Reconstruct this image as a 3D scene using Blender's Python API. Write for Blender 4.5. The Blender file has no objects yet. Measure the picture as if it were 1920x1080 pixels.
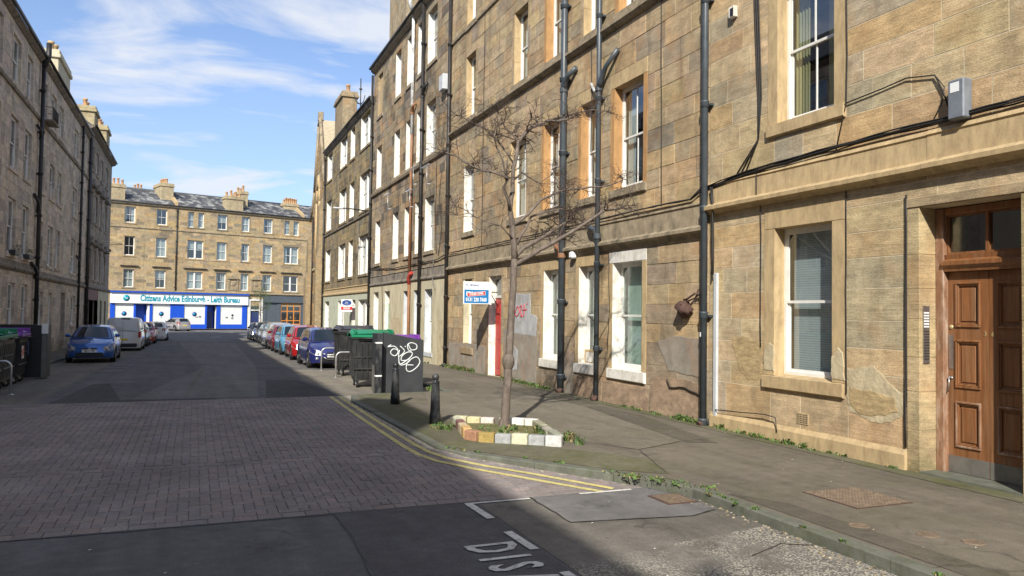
import bpy, math, random
from math import sin, cos, tan, pi, radians, sqrt, atan2
from mathutils import Vector, Matrix
C = bpy.context.scene.collection
SC = bpy.context.scene
# ------------------------------------------------------------------ camera, sky, sun, exposure
FPX = 1450.0
YAW = math.atan(595 / FPX); ROLL = radians(0.8)
PITCH = math.atan((579 + 595 * tan(ROLL) - 540) / FPX)
CAMH = 2.0
_f = Vector((sin(YAW) * cos(PITCH), cos(YAW) * cos(PITCH), sin(PITCH)))
_r0 = Vector((cos(YAW), -sin(YAW), 0)); _u0 = _r0.cross(_f)
_r = cos(ROLL) * _r0 + sin(ROLL) * _u0; _u = -sin(ROLL) * _r0 + cos(ROLL) * _u0
cd = bpy.data.cameras.new('camera'); cam = bpy.data.objects.new('camera', cd); C.objects.link(cam)
cam.matrix_world = Matrix(((_r.x, _u.x, -_f.x, 0), (_r.y, _u.y, -_f.y, 0), (_r.z, _u.z, -_f.z, CAMH), (0, 0, 0, 1)))
cd.sensor_width = 36; cd.lens = 36 * FPX / 1920; cd.clip_end = 2000; cd.clip_start = .05
SC.camera = cam
def px(p):                                   # size classification only: which stones are large enough to be objects
    v = Vector(p) - Vector((0, 0, CAMH)); z = v.dot(_f)
    if z < .3: return None
    return 960 + FPX * v.dot(_r) / z, 540 - FPX * v.dot(_u) / z
SUN_EL = radians(35.5); SUN_DX, SUN_DY = .52, .857           # light travels towards +X, +Y
SC.view_settings.view_transform = 'Standard'; SC.view_settings.look = 'None'
SC.view_settings.gamma = 1; SC.view_settings.use_curve_mapping = False
SC.view_settings.exposure = 1.12
W = bpy.data.worlds.new('World'); SC.world = W; W.use_nodes = True
nt = W.node_tree; nt.nodes.clear()
def N(t, **k):
    n = nt.nodes.new(t)
    for a, b in k.items(): setattr(n, a, b)
    return n
out = N('ShaderNodeOutputWorld'); bg = N('ShaderNodeBackground'); bg.inputs[1].default_value = .15
sky = N('ShaderNodeTexSky', sky_type='NISHITA'); sky.sun_disc = False
sky.sun_elevation = SUN_EL; sky.sun_rotation = math.atan2(-SUN_DX, -SUN_DY)
sky.air_density = 1.0; sky.dust_density = .6; sky.ozone_density = 1.6; sky.altitude = 20
tc = N('ShaderNodeTexCoord'); sep = N('ShaderNodeSeparateXYZ'); nt.links.new(tc.outputs['Generated'], sep.inputs[0])
mx = N('ShaderNodeMath', operation='MAXIMUM'); nt.links.new(sep.outputs[2], mx.inputs[0]); mx.inputs[1].default_value = .02
ad = N('ShaderNodeMath', operation='ADD'); nt.links.new(mx.outputs[0], ad.inputs[0]); ad.inputs[1].default_value = .16
dx = N('ShaderNodeMath', operation='DIVIDE'); dy = N('ShaderNodeMath', operation='DIVIDE')
nt.links.new(sep.outputs[0], dx.inputs[0]); nt.links.new(ad.outputs[0], dx.inputs[1])
nt.links.new(sep.outputs[1], dy.inputs[0]); nt.links.new(ad.outputs[0], dy.inputs[1])
cmb = N('ShaderNodeCombineXYZ'); nt.links.new(dx.outputs[0], cmb.inputs[0]); nt.links.new(dy.outputs[0], cmb.inputs[1])
mp = N('ShaderNodeMapping'); mp.inputs['Rotation'].default_value = (0, 0, radians(25)); mp.inputs['Scale'].default_value = (1.1, 1.9, 1); mp.inputs['Location'].default_value = (3.1, 1.7, 0)
nt.links.new(cmb.outputs[0], mp.inputs[0])
n1 = N('ShaderNodeTexNoise'); n1.inputs['Scale'].default_value = 1.6; n1.inputs['Detail'].default_value = 9; n1.inputs['Roughness'].default_value = .56; n1.inputs['Distortion'].default_value = .45
nt.links.new(mp.outputs[0], n1.inputs['Vector'])
cr = N('ShaderNodeValToRGB'); cr.color_ramp.elements[0].position = .41; cr.color_ramp.elements[1].position = .63
cr.color_ramp.elements[1].color = (.88, .88, .88, 1)
nt.links.new(n1.outputs[0], cr.inputs[0])
# thin veil that thickens towards the horizon
hz = N('ShaderNodeMapRange'); hz.inputs['From Min'].default_value = 0; hz.inputs['From Max'].default_value = .42; hz.inputs['To Min'].default_value = .46; hz.inputs['To Max'].default_value = .08
nt.links.new(sep.outputs[2], hz.inputs[0])
sm = N('ShaderNodeMath', operation='MAXIMUM'); nt.links.new(cr.outputs[0], sm.inputs[0]); nt.links.new(hz.outputs[0], sm.inputs[1])
mix = N('ShaderNodeMix', data_type='RGBA'); nt.links.new(sm.outputs[0], mix.inputs[0]); tn = N('ShaderNodeMix', data_type='RGBA', blend_type='MULTIPLY'); tn.inputs[0].default_value = 1; tn.inputs[7].default_value = (.325, .43, .56, 1); nt.links.new(sky.outputs[0], tn.inputs[6]); nt.links.new(tn.outputs[2], mix.inputs[6]); mix.inputs[7].default_value = (2.65, 2.75, 2.95, 1)
nt.links.new(mix.outputs[2], bg.inputs[0]); nt.links.new(bg.outputs[0], out.inputs[0])
sl = bpy.data.lights.new('sun', 'SUN'); sl.energy = 3.1; sl.angle = radians(.6); sl.color = (1, .94, .84)
so = bpy.data.objects.new('sun', sl); C.objects.link(so)
sd = Vector((SUN_DX * cos(SUN_EL), SUN_DY * cos(SUN_EL), -sin(SUN_EL)))
so.rotation_euler = sd.to_track_quat('-Z', 'Y').to_euler(); so.location = (-30, -40, 60)

# ------------------------------------------------------------------ ground heights
def gz(Y): return -0.011 * (min(max(Y, 25), 65) - 25)
TY0, TY1, TY2 = 8.2, 10.85, 18.65            # raised table: ramp foot, ramp top, far edge
def tz(Y): return -.105 + .085 * min(max((Y - TY0) / (TY1 - TY0), 0), 1) if Y < TY1 else -.02

# ------------------------------------------------------------------ materials
def mat(name, col=(.5, .5, .5), rough=.7, metal=0, coat=0, emit=None, spec=None):
    m = bpy.data.materials.new(name); m.use_nodes = True
    b = m.node_tree.nodes['Principled BSDF']
    b.inputs['Base Color'].default_value = (*col, 1); b.inputs['Roughness'].default_value = rough
    b.inputs['Metallic'].default_value = metal; b.inputs['Coat Weight'].default_value = coat
    if coat: b.inputs['Coat Roughness'].default_value = .04
    if spec is not None: b.inputs['Specular IOR Level'].default_value = spec
    return m
class G:                                      # node graph shorthand
    def __init__(s, m): s.m = m; s.t = m.node_tree; s.b = s.t.nodes['Principled BSDF']; s._p = None
    def n(s, t, **k):
        x = s.t.nodes.new(t)
        for a, b in k.items(): setattr(x, a, b)
        return x
    def l(s, a, b): s.t.links.new(a, b)
    def pos(s):
        if not s._p: s._p = s.n('ShaderNodeNewGeometry').outputs['Position']
        return s._p
    def noise(s, scale, detail=4, rough=.55, stretch=(1, 1, 1), dist=0, vec=None):
        mp = s.n('ShaderNodeMapping'); mp.inputs['Scale'].default_value = stretch; s.l(vec or s.pos(), mp.inputs[0])
        x = s.n('ShaderNodeTexNoise'); x.inputs['Scale'].default_value = scale; x.inputs['Detail'].default_value = detail
        x.inputs['Roughness'].default_value = rough; x.inputs['Distortion'].default_value = dist
        s.l(mp.outputs[0], x.inputs['Vector']); return x.outputs[0]
    def ramp(s, v, a, b, ca=0., cb=1.):
        x = s.n('ShaderNodeMapRange'); x.inputs['From Min'].default_value = a; x.inputs['From Max'].default_value = b
        x.inputs['To Min'].default_value = ca; x.inputs['To Max'].default_value = cb; s.l(v, x.inputs[0]); return x.outputs[0]
    def mul(s, a, b, op='MULTIPLY'):
        x = s.n('ShaderNodeMath', operation=op); s.l(a, x.inputs[0])
        if isinstance(b, (int, float)): x.inputs[1].default_value = b
        else: s.l(b, x.inputs[1])
        return x.outputs[0]
    def mix(s, f, a, b, mode='MIX'):
        x = s.n('ShaderNodeMix', data_type='RGBA', blend_type=mode)
        if isinstance(f, (int, float)): x.inputs[0].default_value = f
        else: s.l(f, x.inputs[0])
        for i, v in ((6, a), (7, b)):
            if isinstance(v, tuple): x.inputs[i].default_value = (*v, 1)
            else: s.l(v, x.inputs[i])
        return x.outputs[2]
    def grey(s, v):
        x = s.n('ShaderNodeCombineColor')
        for i in range(3): s.l(v, x.inputs[i])
        return x.outputs[0]
    def bump(s, h, strength=.3, dist=.02):
        x = s.n('ShaderNodeBump'); x.inputs['Strength'].default_value = strength; x.inputs['Distance'].default_value = dist
        s.l(h, x.inputs['Height']); s.l(x.outputs[0], s.b.inputs['Normal']); return x
    def attr(s, nm='tint'):
        x = s.n('ShaderNodeAttribute', attribute_name=nm); return x.outputs['Color']
    def sepz(s):
        x = s.n('ShaderNodeSeparateXYZ'); s.l(s.pos(), x.inputs[0]); return x.outputs
    def out(s, c): s.l(c, s.b.inputs['Base Color'])

def stone_mat(name, soot=.5, soot_col=(.045, .04, .034), grain=.35, streak=.35, base=.5, grime=(.16, .13, .09), warm=.25):
    m = mat(name, rough=.92, spec=.2); g = G(m)
    t = g.attr()
    fine = g.noise(38, 5, .65, (1, 1, 2.2)); med = g.noise(3.2, 6, .6, (1, 1, 1.6), .6); bed = g.noise(5, 4, .6, (.35, .35, 6), 1.2)
    c = g.mix(1., t, g.grey(g.ramp(fine, .3, .7, 1 - grain, 1 + grain * .7)), 'MULTIPLY')
    c = g.mix(1., c, g.grey(g.ramp(med, .3, .7, .72, 1.2)), 'MULTIPLY')
    c = g.mix(1., c, g.grey(g.ramp(bed, .35, .65, .86, 1.1)), 'MULTIPLY')
    c = g.mix(g.mul(g.ramp(g.noise(1.7, 5, .6), .5, .68), warm), c, (.48, .24, .085))
    big = g.noise(.55, 7, .68, (1, 1, .8), .8); st = g.noise(2.4, 6, .65, (1, 1, .12), .3)
    f = g.mul(g.ramp(big, .46, .68), soot)
    f2 = g.mul(g.ramp(st, .52, .72), streak)
    f = g.mul(f, f2, 'MAXIMUM')
    c = g.mix(f, c, soot_col)
    z = g.sepz()[2]                                # splash-back grime and green algae close to the pavement
    low = g.mul(g.ramp(z, 0, 1.5, 1, 0), g.ramp(g.noise(1.3, 6, .65), .35, .6), 'MULTIPLY')
    c = g.mix(g.mul(low, base), c, grime)
    alg = g.mul(g.ramp(z, .02, .38, 1, 0), g.ramp(g.noise(2.2, 5, .7), .38, .58))
    c = g.mix(g.mul(alg, .6), c, (.055, .07, .025))
    # dark water stain just under string courses
    g.out(c)
    h = g.mul(g.mul(fine, .45), g.mul(bed, .6), 'ADD'); h = g.mul(h, g.mul(med, .8), 'ADD')
    g.bump(h, .62, .013)
    return m
M = {}
M['stoneA'] = stone_mat('sandstone_golden', soot=.22, streak=.30, base=.25, warm=.25)
M['stoneB'] = stone_mat('sandstone_brown', soot=.46, streak=.50, base=.45, grime=(.17, .125, .09), warm=.3)
M['stoneC'] = stone_mat('sandstone_grey_brown', soot=.6, streak=.5, base=.5, warm=.3)
M['stoneL'] = stone_mat('sandstone_sooty', soot=.15, streak=.3, base=.25, warm=.15)
M['stoneF'] = stone_mat('sandstone_far', soot=.3, streak=.3, base=.4, warm=.2)
def simple(name, col, rough=.8, var=.25, sc=6, stretch=(1, 1, 1), bump=.15, dirt=None, dirtf=.5, metal=0, coat=0, bs=30):
    m = mat(name, col, rough, metal, coat); g = G(m)
    a = g.noise(sc, 6, .62, stretch, .4)
    c = g.mix(1., (*col,), g.grey(g.ramp(a, .28, .72, 1 - var, 1 + var)), 'MULTIPLY')
    if dirt: c = g.mix(g.mul(g.ramp(g.noise(sc * .7, 7, .7, (stretch[0] * 1.3, stretch[1] * 1.3, stretch[2] * .7)), .48, .66), dirtf), c, dirt)
    g.out(c)
    if bump: g.bump(g.noise(bs, 4, .6), bump, .01)
    return m
M['mortar'] = simple('mortar', (.42, .35, .24), .95, .3, 9)
M['mortar_mid'] = simple('mortar_mid', (.30, .25, .17), .95, .3, 6)
M['mortar_light'] = simple('pale_mortar', (.55, .47, .34), .95, .25, 5)
M['boxgrey'] = simple('blue_grey_box', (.17, .19, .22), .5, .2, 6)
M['mortar_dark'] = simple('mortar_dark', (.36, .32, .26), .95, .3, 9)
M['white'] = simple('white_paint', (.74, .73, .69), .45, .08, 5, bump=.04, dirt=(.42, .38, .3), dirtf=.25)
M['whiteflat'] = simple('white_masonry_paint', (.72, .70, .64), .8, .12, 7, bump=.2, dirt=(.38, .3, .18), dirtf=.55)
M['cream'] = simple('cream_masonry_paint', (.56, .50, .34), .85, .12, 3, (1, 1, .6), .2, dirt=(.22, .19, .12), dirtf=.5)
M['greenish'] = simple('pale_green_paint', (.50, .52, .40), .85, .1, 3, bump=.2, dirt=(.25, .24, .17), dirtf=.4)
M['greypaint'] = simple('pale_grey_paint', (.52, .54, .56), .7, .12, 3, bump=.1, dirt=(.3, .3, .28), dirtf=.4)
M['orange'] = simple('orange_sandstone_paint', (.43, .245, .10), .88, .22, 5, (1, 1, .5), .3, dirt=(.17, .1, .05), dirtf=.4)
M['tan'] = simple('tan_dressed_stone', (.47, .35, .19), .9, .2, 7, (1, 1, .5), .3, dirt=(.2, .14, .08), dirtf=.45)
M['ledge'] = simple('weathered_ledge', (.31, .25, .165), .92, .35, 4, (1, 1, 1), .5, dirt=(.07, .065, .045), dirtf=.6)
M['ledge_dark'] = simple('sooty_ledge', (.24, .205, .16), .92, .35, 4, (1, 1, 1), .5, dirt=(.04, .04, .03), dirtf=.75)
M['pipe'] = simple('blue_grey_pipe_paint', (.055, .068, .080), .42, .3, 5, bump=.1, dirt=(.10, .09, .08), dirtf=.25)
M['pipe_black'] = simple('black_pipe_paint', (.018, .018, .018), .5, .3, 5, bump=.1, dirt=(.08, .05, .03), dirtf=.4)
M['pipe_rust'] = simple('rusty_brown_pipe', (.24, .11, .05), .7, .3, 4, bump=.2, dirt=(.3, .26, .2), dirtf=.4)
M['pipe_white'] = simple('flaking_white_pipe', (.62, .62, .60), .6, .2, 5, bump=.2, dirt=(.05, .05, .05), dirtf=.8)
M['rust'] = simple('rusty_iron', (.085, .045, .035), .9, .4, 12, bump=.6, dirt=(.04, .03, .02), dirtf=.6)
M['cable'] = mat('black_cable', (.02, .018, .016), .6)
M['cable_grey'] = mat('grey_cable', (.16, .15, .14), .6)
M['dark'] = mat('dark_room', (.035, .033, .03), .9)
M['wood'] = simple('brown_door_varnish', (.215, .088, .032), .45, .35, 3, (6, 6, .5), .12, dirt=(.30, .19, .11), dirtf=.45)
M['wood_worn'] = simple('worn_door_edge', (.24, .125, .07), .6, .3, 8, (1, 1, .5), .2, dirt=(.55, .45, .36), dirtf=.55)
M['steel'] = simple('brushed_steel', (.42, .42, .42), .38, .15, 10, metal=.9, bump=.05)
M['galv'] = simple('galvanised_tube', (.50, .50, .50), .42, .15, 10, metal=.7, bump=.05)
M['zinc'] = simple('worn_kick_plate', (.21, .20, .18), .5, .25, 5, bump=.1, metal=.4)
M['black_paint'] = simple('black_gloss_paint', (.016, .018, .022), .38, .3, 6, bump=.15, dirt=(.2, .2, .19), dirtf=.35)
M['grey_plastic'] = simple('grey_bin_plastic', (.085, .085, .075), .5, .25, 4, bump=.1, dirt=(.15, .15, .13), dirtf=.3)
M['black_plastic'] = simple('black_bin_plastic', (.022, .023, .023), .5, .3, 4, bump=.1, dirt=(.10, .10, .09), dirtf=.35)
M['screen_grey'] = simple('charcoal_panel', (.030, .033, .038), .55, .2, 3, bump=.08, dirt=(.07, .07, .07), dirtf=.3)
M['screen_side'] = simple('weathered_grey_panel', (.13, .13, .115), .8, .25, 3, bump=.2)
M['lid_green'] = simple('green_plastic_lid', (.010, .20, .095), .42, .15, 3, bump=.04)
M['lid_purple'] = simple('purple_plastic_lid', (.20, .05, .36), .42, .15, 3, bump=.04)
M['lid_dark'] = simple('faded_dark_lid', (.05, .05, .06), .5, .2, 3, bump=.04)
M['rubber'] = mat('rubber', (.018, .018, .018), .8)
M['alloy'] = mat('alloy_wheel', (.45, .45, .46), .32, .8)
M['slate'] = simple('roof_slate', (.06, .062, .07), .75, .35, 1.3, (1, 1, 1), .3, dirt=(.40, .40, .37), dirtf=.85)
M['slate_plain'] = simple('roof_slate_plain', (.07, .07, .075), .75, .35, 5)
M['terracotta'] = simple('clay_chimney_pot', (.46, .27, .14), .9, .25, 5)
M['lead'] = mat('lead_flashing', (.12, .125, .13), .6, .3)
M['curtain'] = simple('net_curtain', (.66, .65, .60), .9, .12, 10, (8, 8, .2), .1)
M['curtain_yellow'] = simple('yellow_curtain', (.50, .44, .22), .9, .12, 10, (8, 8, .2), .1)
M['shop_blue'] = simple('royal_blue_paint', (.008, .075, .52), .45, .1, 3, bump=.03)
M['navy'] = simple('navy_paint', (.02, .035, .12), .5, .1, 3)
M['shop_grey'] = simple('slate_grey_paint', (.075, .09, .105), .6, .12, 3)
M['shop_orange'] = mat('orange_frame_paint', (.62, .23, .03), .5)
M['shop_red'] = simple('oxblood_paint', (.13, .02, .018), .6, .2, 3)
M['shutter'] = simple('white_shutter', (.74, .75, .72), .55, .05, 2, bump=0)
M['sign_white'] = mat('sign_white', (.80, .81, .80), .4)
M['sign_blue'] = mat('sign_blue', (.01, .17, .42), .4)
M['sign_red'] = mat('sign_red', (.55, .035, .03), .4)
M['sign_teal'] = mat('sign_teal', (.0, .27, .35), .4)
M['sign_navy'] = mat('sign_navy', (.02, .06, .25), .4)
M['red_door'] = simple('red_door_paint', (.45, .05, .04), .5, .15, 4)
M['green_door'] = simple('green_door_paint', (.10, .30, .18), .5, .15, 4)
M['brass'] = mat('brass', (.60, .48, .25), .4, .5)
M['lamp_glass'] = mat('headlamp_glass', (.30, .31, .33), .22, .2, .6)
M['tail_red'] = mat('tail_lamp', (.35, .01, .01), .2, 0, 1)
M['plate_white'] = mat('plate_white', (.75, .75, .72), .4)
M['plate_yellow'] = mat('plate_yellow', (.75, .55, .05), .4)
M['trim'] = mat('black_trim', (.012, .012, .012), .45)
M['bark'] = simple('smooth_bark', (.125, .098, .080), .75, .45, 14, (1, 1, .5), .9, dirt=(.26, .22, .18), dirtf=.5)
M['twig'] = simple('dark_twig', (.060, .042, .034), .8, .3, 14)
M['leaf'] = simple('weed_leaf', (.085, .15, .03), .7, .35, 6, bump=0)
M['leaf_dry'] = simple('dry_grass', (.24, .19, .09), .8, .35, 6, bump=0)
M['leaf_dark'] = simple('ivy_leaf', (.045, .09, .025), .7, .4, 6, bump=0)
M['soil'] = simple('mossy_soil', (.14, .12, .05), .95, .4, 9, bump=.8, dirt=(.10, .14, .02), dirtf=.7)
def glass_mat(name, tint=(.80, .84, .85), refl=.12, rough=.015):
    m = bpy.data.materials.new(name); m.use_nodes = True; t = m.node_tree; t.nodes.clear()
    o = t.nodes.new('ShaderNodeOutputMaterial'); a = t.nodes.new('ShaderNodeBsdfTransparent'); a.inputs[0].default_value = (*tint, 1)
    g = t.nodes.new('ShaderNodeBsdfGlossy'); g.inputs['Roughness'].default_value = rough; g.inputs[0].default_value = (.95, .97, 1, 1)
    fr = t.nodes.new('ShaderNodeFresnel'); fr.inputs[0].default_value = 1.5
    ad = t.nodes.new('ShaderNodeMath'); ad.operation = 'ADD'; ad.inputs[1].default_value = refl; ad.use_clamp = True
    mx = t.nodes.new('ShaderNodeMixShader'); t.links.new(fr.outputs[0], ad.inputs[0])
    ge = t.nodes.new('ShaderNodeNewGeometry'); sb = t.nodes.new('ShaderNodeMath'); sb.operation = 'SUBTRACT'; sb.use_clamp = True
    t.links.new(ad.outputs[0], sb.inputs[0]); t.links.new(ge.outputs['Backfacing'], sb.inputs[1]); t.links.new(sb.outputs[0], mx.inputs[0])
    t.links.new(a.outputs[0], mx.inputs[1]); t.links.new(g.outputs[0], mx.inputs[2]); t.links.new(mx.outputs[0], o.inputs[0]); return m
M['glass'] = glass_mat('window_glass')
M['glass_frost'] = glass_mat('misted_glass', (.80, .88, .86), .10, .15)
M['car_glass'] = glass_mat('car_glass', (.10, .13, .14), .09, .01)
def blind_mat():
    m = mat('slatted_blind', (.55, .57, .56), .7); g = G(m); z = g.sepz()[2]
    w = g.n('ShaderNodeMath', operation='FRACT'); g.l(g.mul(z, 26.), w.inputs[0])
    g.out(g.mix(g.ramp(w.outputs[0], .0, .35, 1, 0), (.72, .74, .73), (.36, .38, .39))); return m
M['blind'] = blind_mat()
def asphalt(name, col, chips=.25, chipcol=(.3, .28, .24), csc=60, patch=.3, moss=0., crack=.5, chipth=.10, fade=0):
    m = mat(name, col, .9, spec=.25); g = G(m)
    big = g.noise(.5, 7, .65, dist=.4); fine = g.noise(90, 3, .7); med = g.noise(6, 5, .6)
    c = g.mix(1., (*col,), g.grey(g.ramp(big, .3, .7, 1 - patch, 1 + patch)), 'MULTIPLY')
    c = g.mix(1., c, g.grey(g.ramp(fine, .25, .75, .6, 1.4)), 'MULTIPLY')
    c = g.mix(1., c, g.grey(g.ramp(med, .3, .7, .85, 1.15)), 'MULTIPLY')
    c = g.mix(1., c, g.grey(g.ramp(g.noise(2.6, 5, .6, (1, .07, 1)), .3, .7, .84, 1.14)), 'MULTIPLY')
    c = g.mix(g.mul(g.ramp(g.noise(1.6, 6, .7), .57, .70), .5), c, (.03, .028, .026))
    v = g.n('ShaderNodeTexVoronoi'); v.inputs['Scale'].default_value = csc; g.l(g.pos(), v.inputs['Vector'])
    v2 = g.n('ShaderNodeTexVoronoi'); v2.inputs['Scale'].default_value = csc * .33; g.l(g.pos(), v2.inputs['Vector'])
    pick = g.ramp(v2.outputs['Color'], .45, .5) if not fade else g.ramp(g.noise(1.1, 6, .7), .40, .56)
    ch = g.mul(g.ramp(v.outputs['Distance'], chipth, chipth * 2.2, 1, 0), chips); ch = g.mul(ch, pick)
    c = g.mix(ch, c, chipcol)
    if crack:
        vc = g.n('ShaderNodeTexVoronoi', feature='DISTANCE_TO_EDGE'); vc.inputs['Scale'].default_value = .35
        ps = g.n('ShaderNodeVectorMath', operation='ADD'); nz = g.n('ShaderNodeTexNoise'); nz.inputs['Scale'].default_value = 1.3; nz.inputs['Detail'].default_value = 6
        g.l(g.pos(), nz.inputs['Vector']); g.l(g.pos(), ps.inputs[0]); g.l(nz.outputs['Color'], ps.inputs[1]); g.l(ps.outputs[0], vc.inputs['Vector'])
        ck = g.mul(g.ramp(vc.outputs[0], .0, .008, 1, 0), g.ramp(g.noise(.35, 3), .5, .6))
        c = g.mix(g.mul(ck, crack), c, (.015, .014, .012))
    if moss:
        mo = g.mul(g.ramp(g.noise(1.1, 7, .72), .46, .62), moss); c = g.mix(mo, c, (.085, .095, .028))
    g.out(c); g.bump(g.mul(fine, g.mul(med, .6), 'ADD'), .45, .008)
    return m
M['road'] = asphalt('road_asphalt', (.122, .119, .120), .3, (.2, .19, .17), 70, .2)
M['road_dark'] = asphalt('newer_asphalt', (.098, .095, .098), .2, (.16, .15, .14), 70, .15)
M['road_old'] = asphalt('worn_grey_asphalt', (.145, .134, .116), .6, (.34, .31, .26), 60, .25)
M['road_agg'] = asphalt('worn_aggregate', (.145, .134, .116), 1., (.44, .41, .34), 46, .25, crack=.3, chipth=.26, fade=1)
M['road_buff'] = asphalt('buff_concrete', (.20, .18, .145), .4, (.34, .32, .26), 50, .2)
M['pave'] = asphalt('footway_asphalt', (.145, .127, .100), .6, (.36, .33, .27), 42, .2, moss=.16)
M['pave_lt'] = asphalt('footway_asphalt_light', (.165, .146, .114), .5, (.36, .33, .27), 50, .15, moss=.1, crack=.2)
M['pave_dk'] = asphalt('footway_asphalt_damp', (.105, .092, .072), .3, (.28, .25, .2), 50, .2, moss=.25)
M['pave_moss'] = asphalt('mossy_footway', (.125, .117, .078), .4, (.34, .32, .24), 50, .25, moss=.6)
M['kerb'] = simple('whin_kerb', (.12, .125, .10), .85, .3, 5, bump=.5, dirt=(.07, .085, .03), dirtf=.55)
M['brickset'] = None
def tintmat(name, rough=.85, var=.25, sc=30, big=.25):
    m = mat(name, rough=rough, spec=.3); g = G(m); t = g.attr()
    c = g.mix(1., t, g.grey(g.ramp(g.noise(sc, 5, .65), .25, .75, 1 - var, 1 + var)), 'MULTIPLY')
    c = g.mix(1., c, g.grey(g.ramp(g.noise(.8, 6, .65), .3, .7, 1 - big, 1 + big)), 'MULTIPLY')
    g.out(c); g.bump(g.noise(sc * 1.5, 4, .6), .4, .006); return m
M['paver'] = tintmat('block_paver')
M['tinted'] = tintmat('painted_kerb_block', .8, .3, 18, .1)
def paintmark(name, col, wear=.5):
    m = mat(name, col, .75); g = G(m)
    f = g.ramp(g.noise(16, 7, .72), .5 - .02, .64); c = g.mix(g.mul(f, wear), (*col,), (.085, .08, .07))
    c = g.mix(1., c, g.grey(g.ramp(g.noise(2, 6, .6), .3, .7, .8, 1.1)), 'MULTIPLY'); g.out(c); g.bump(g.noise(60, 3), .3, .005); return m
M['mark_white'] = paintmark('road_marking_white', (.68, .67, .63), .5)
M['mark_worn'] = paintmark('road_marking_worn', (.30, .29, .27), 1.)
M['mark_yellow'] = paintmark('road_marking_yellow', (.62, .54, .20), .55)

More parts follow.
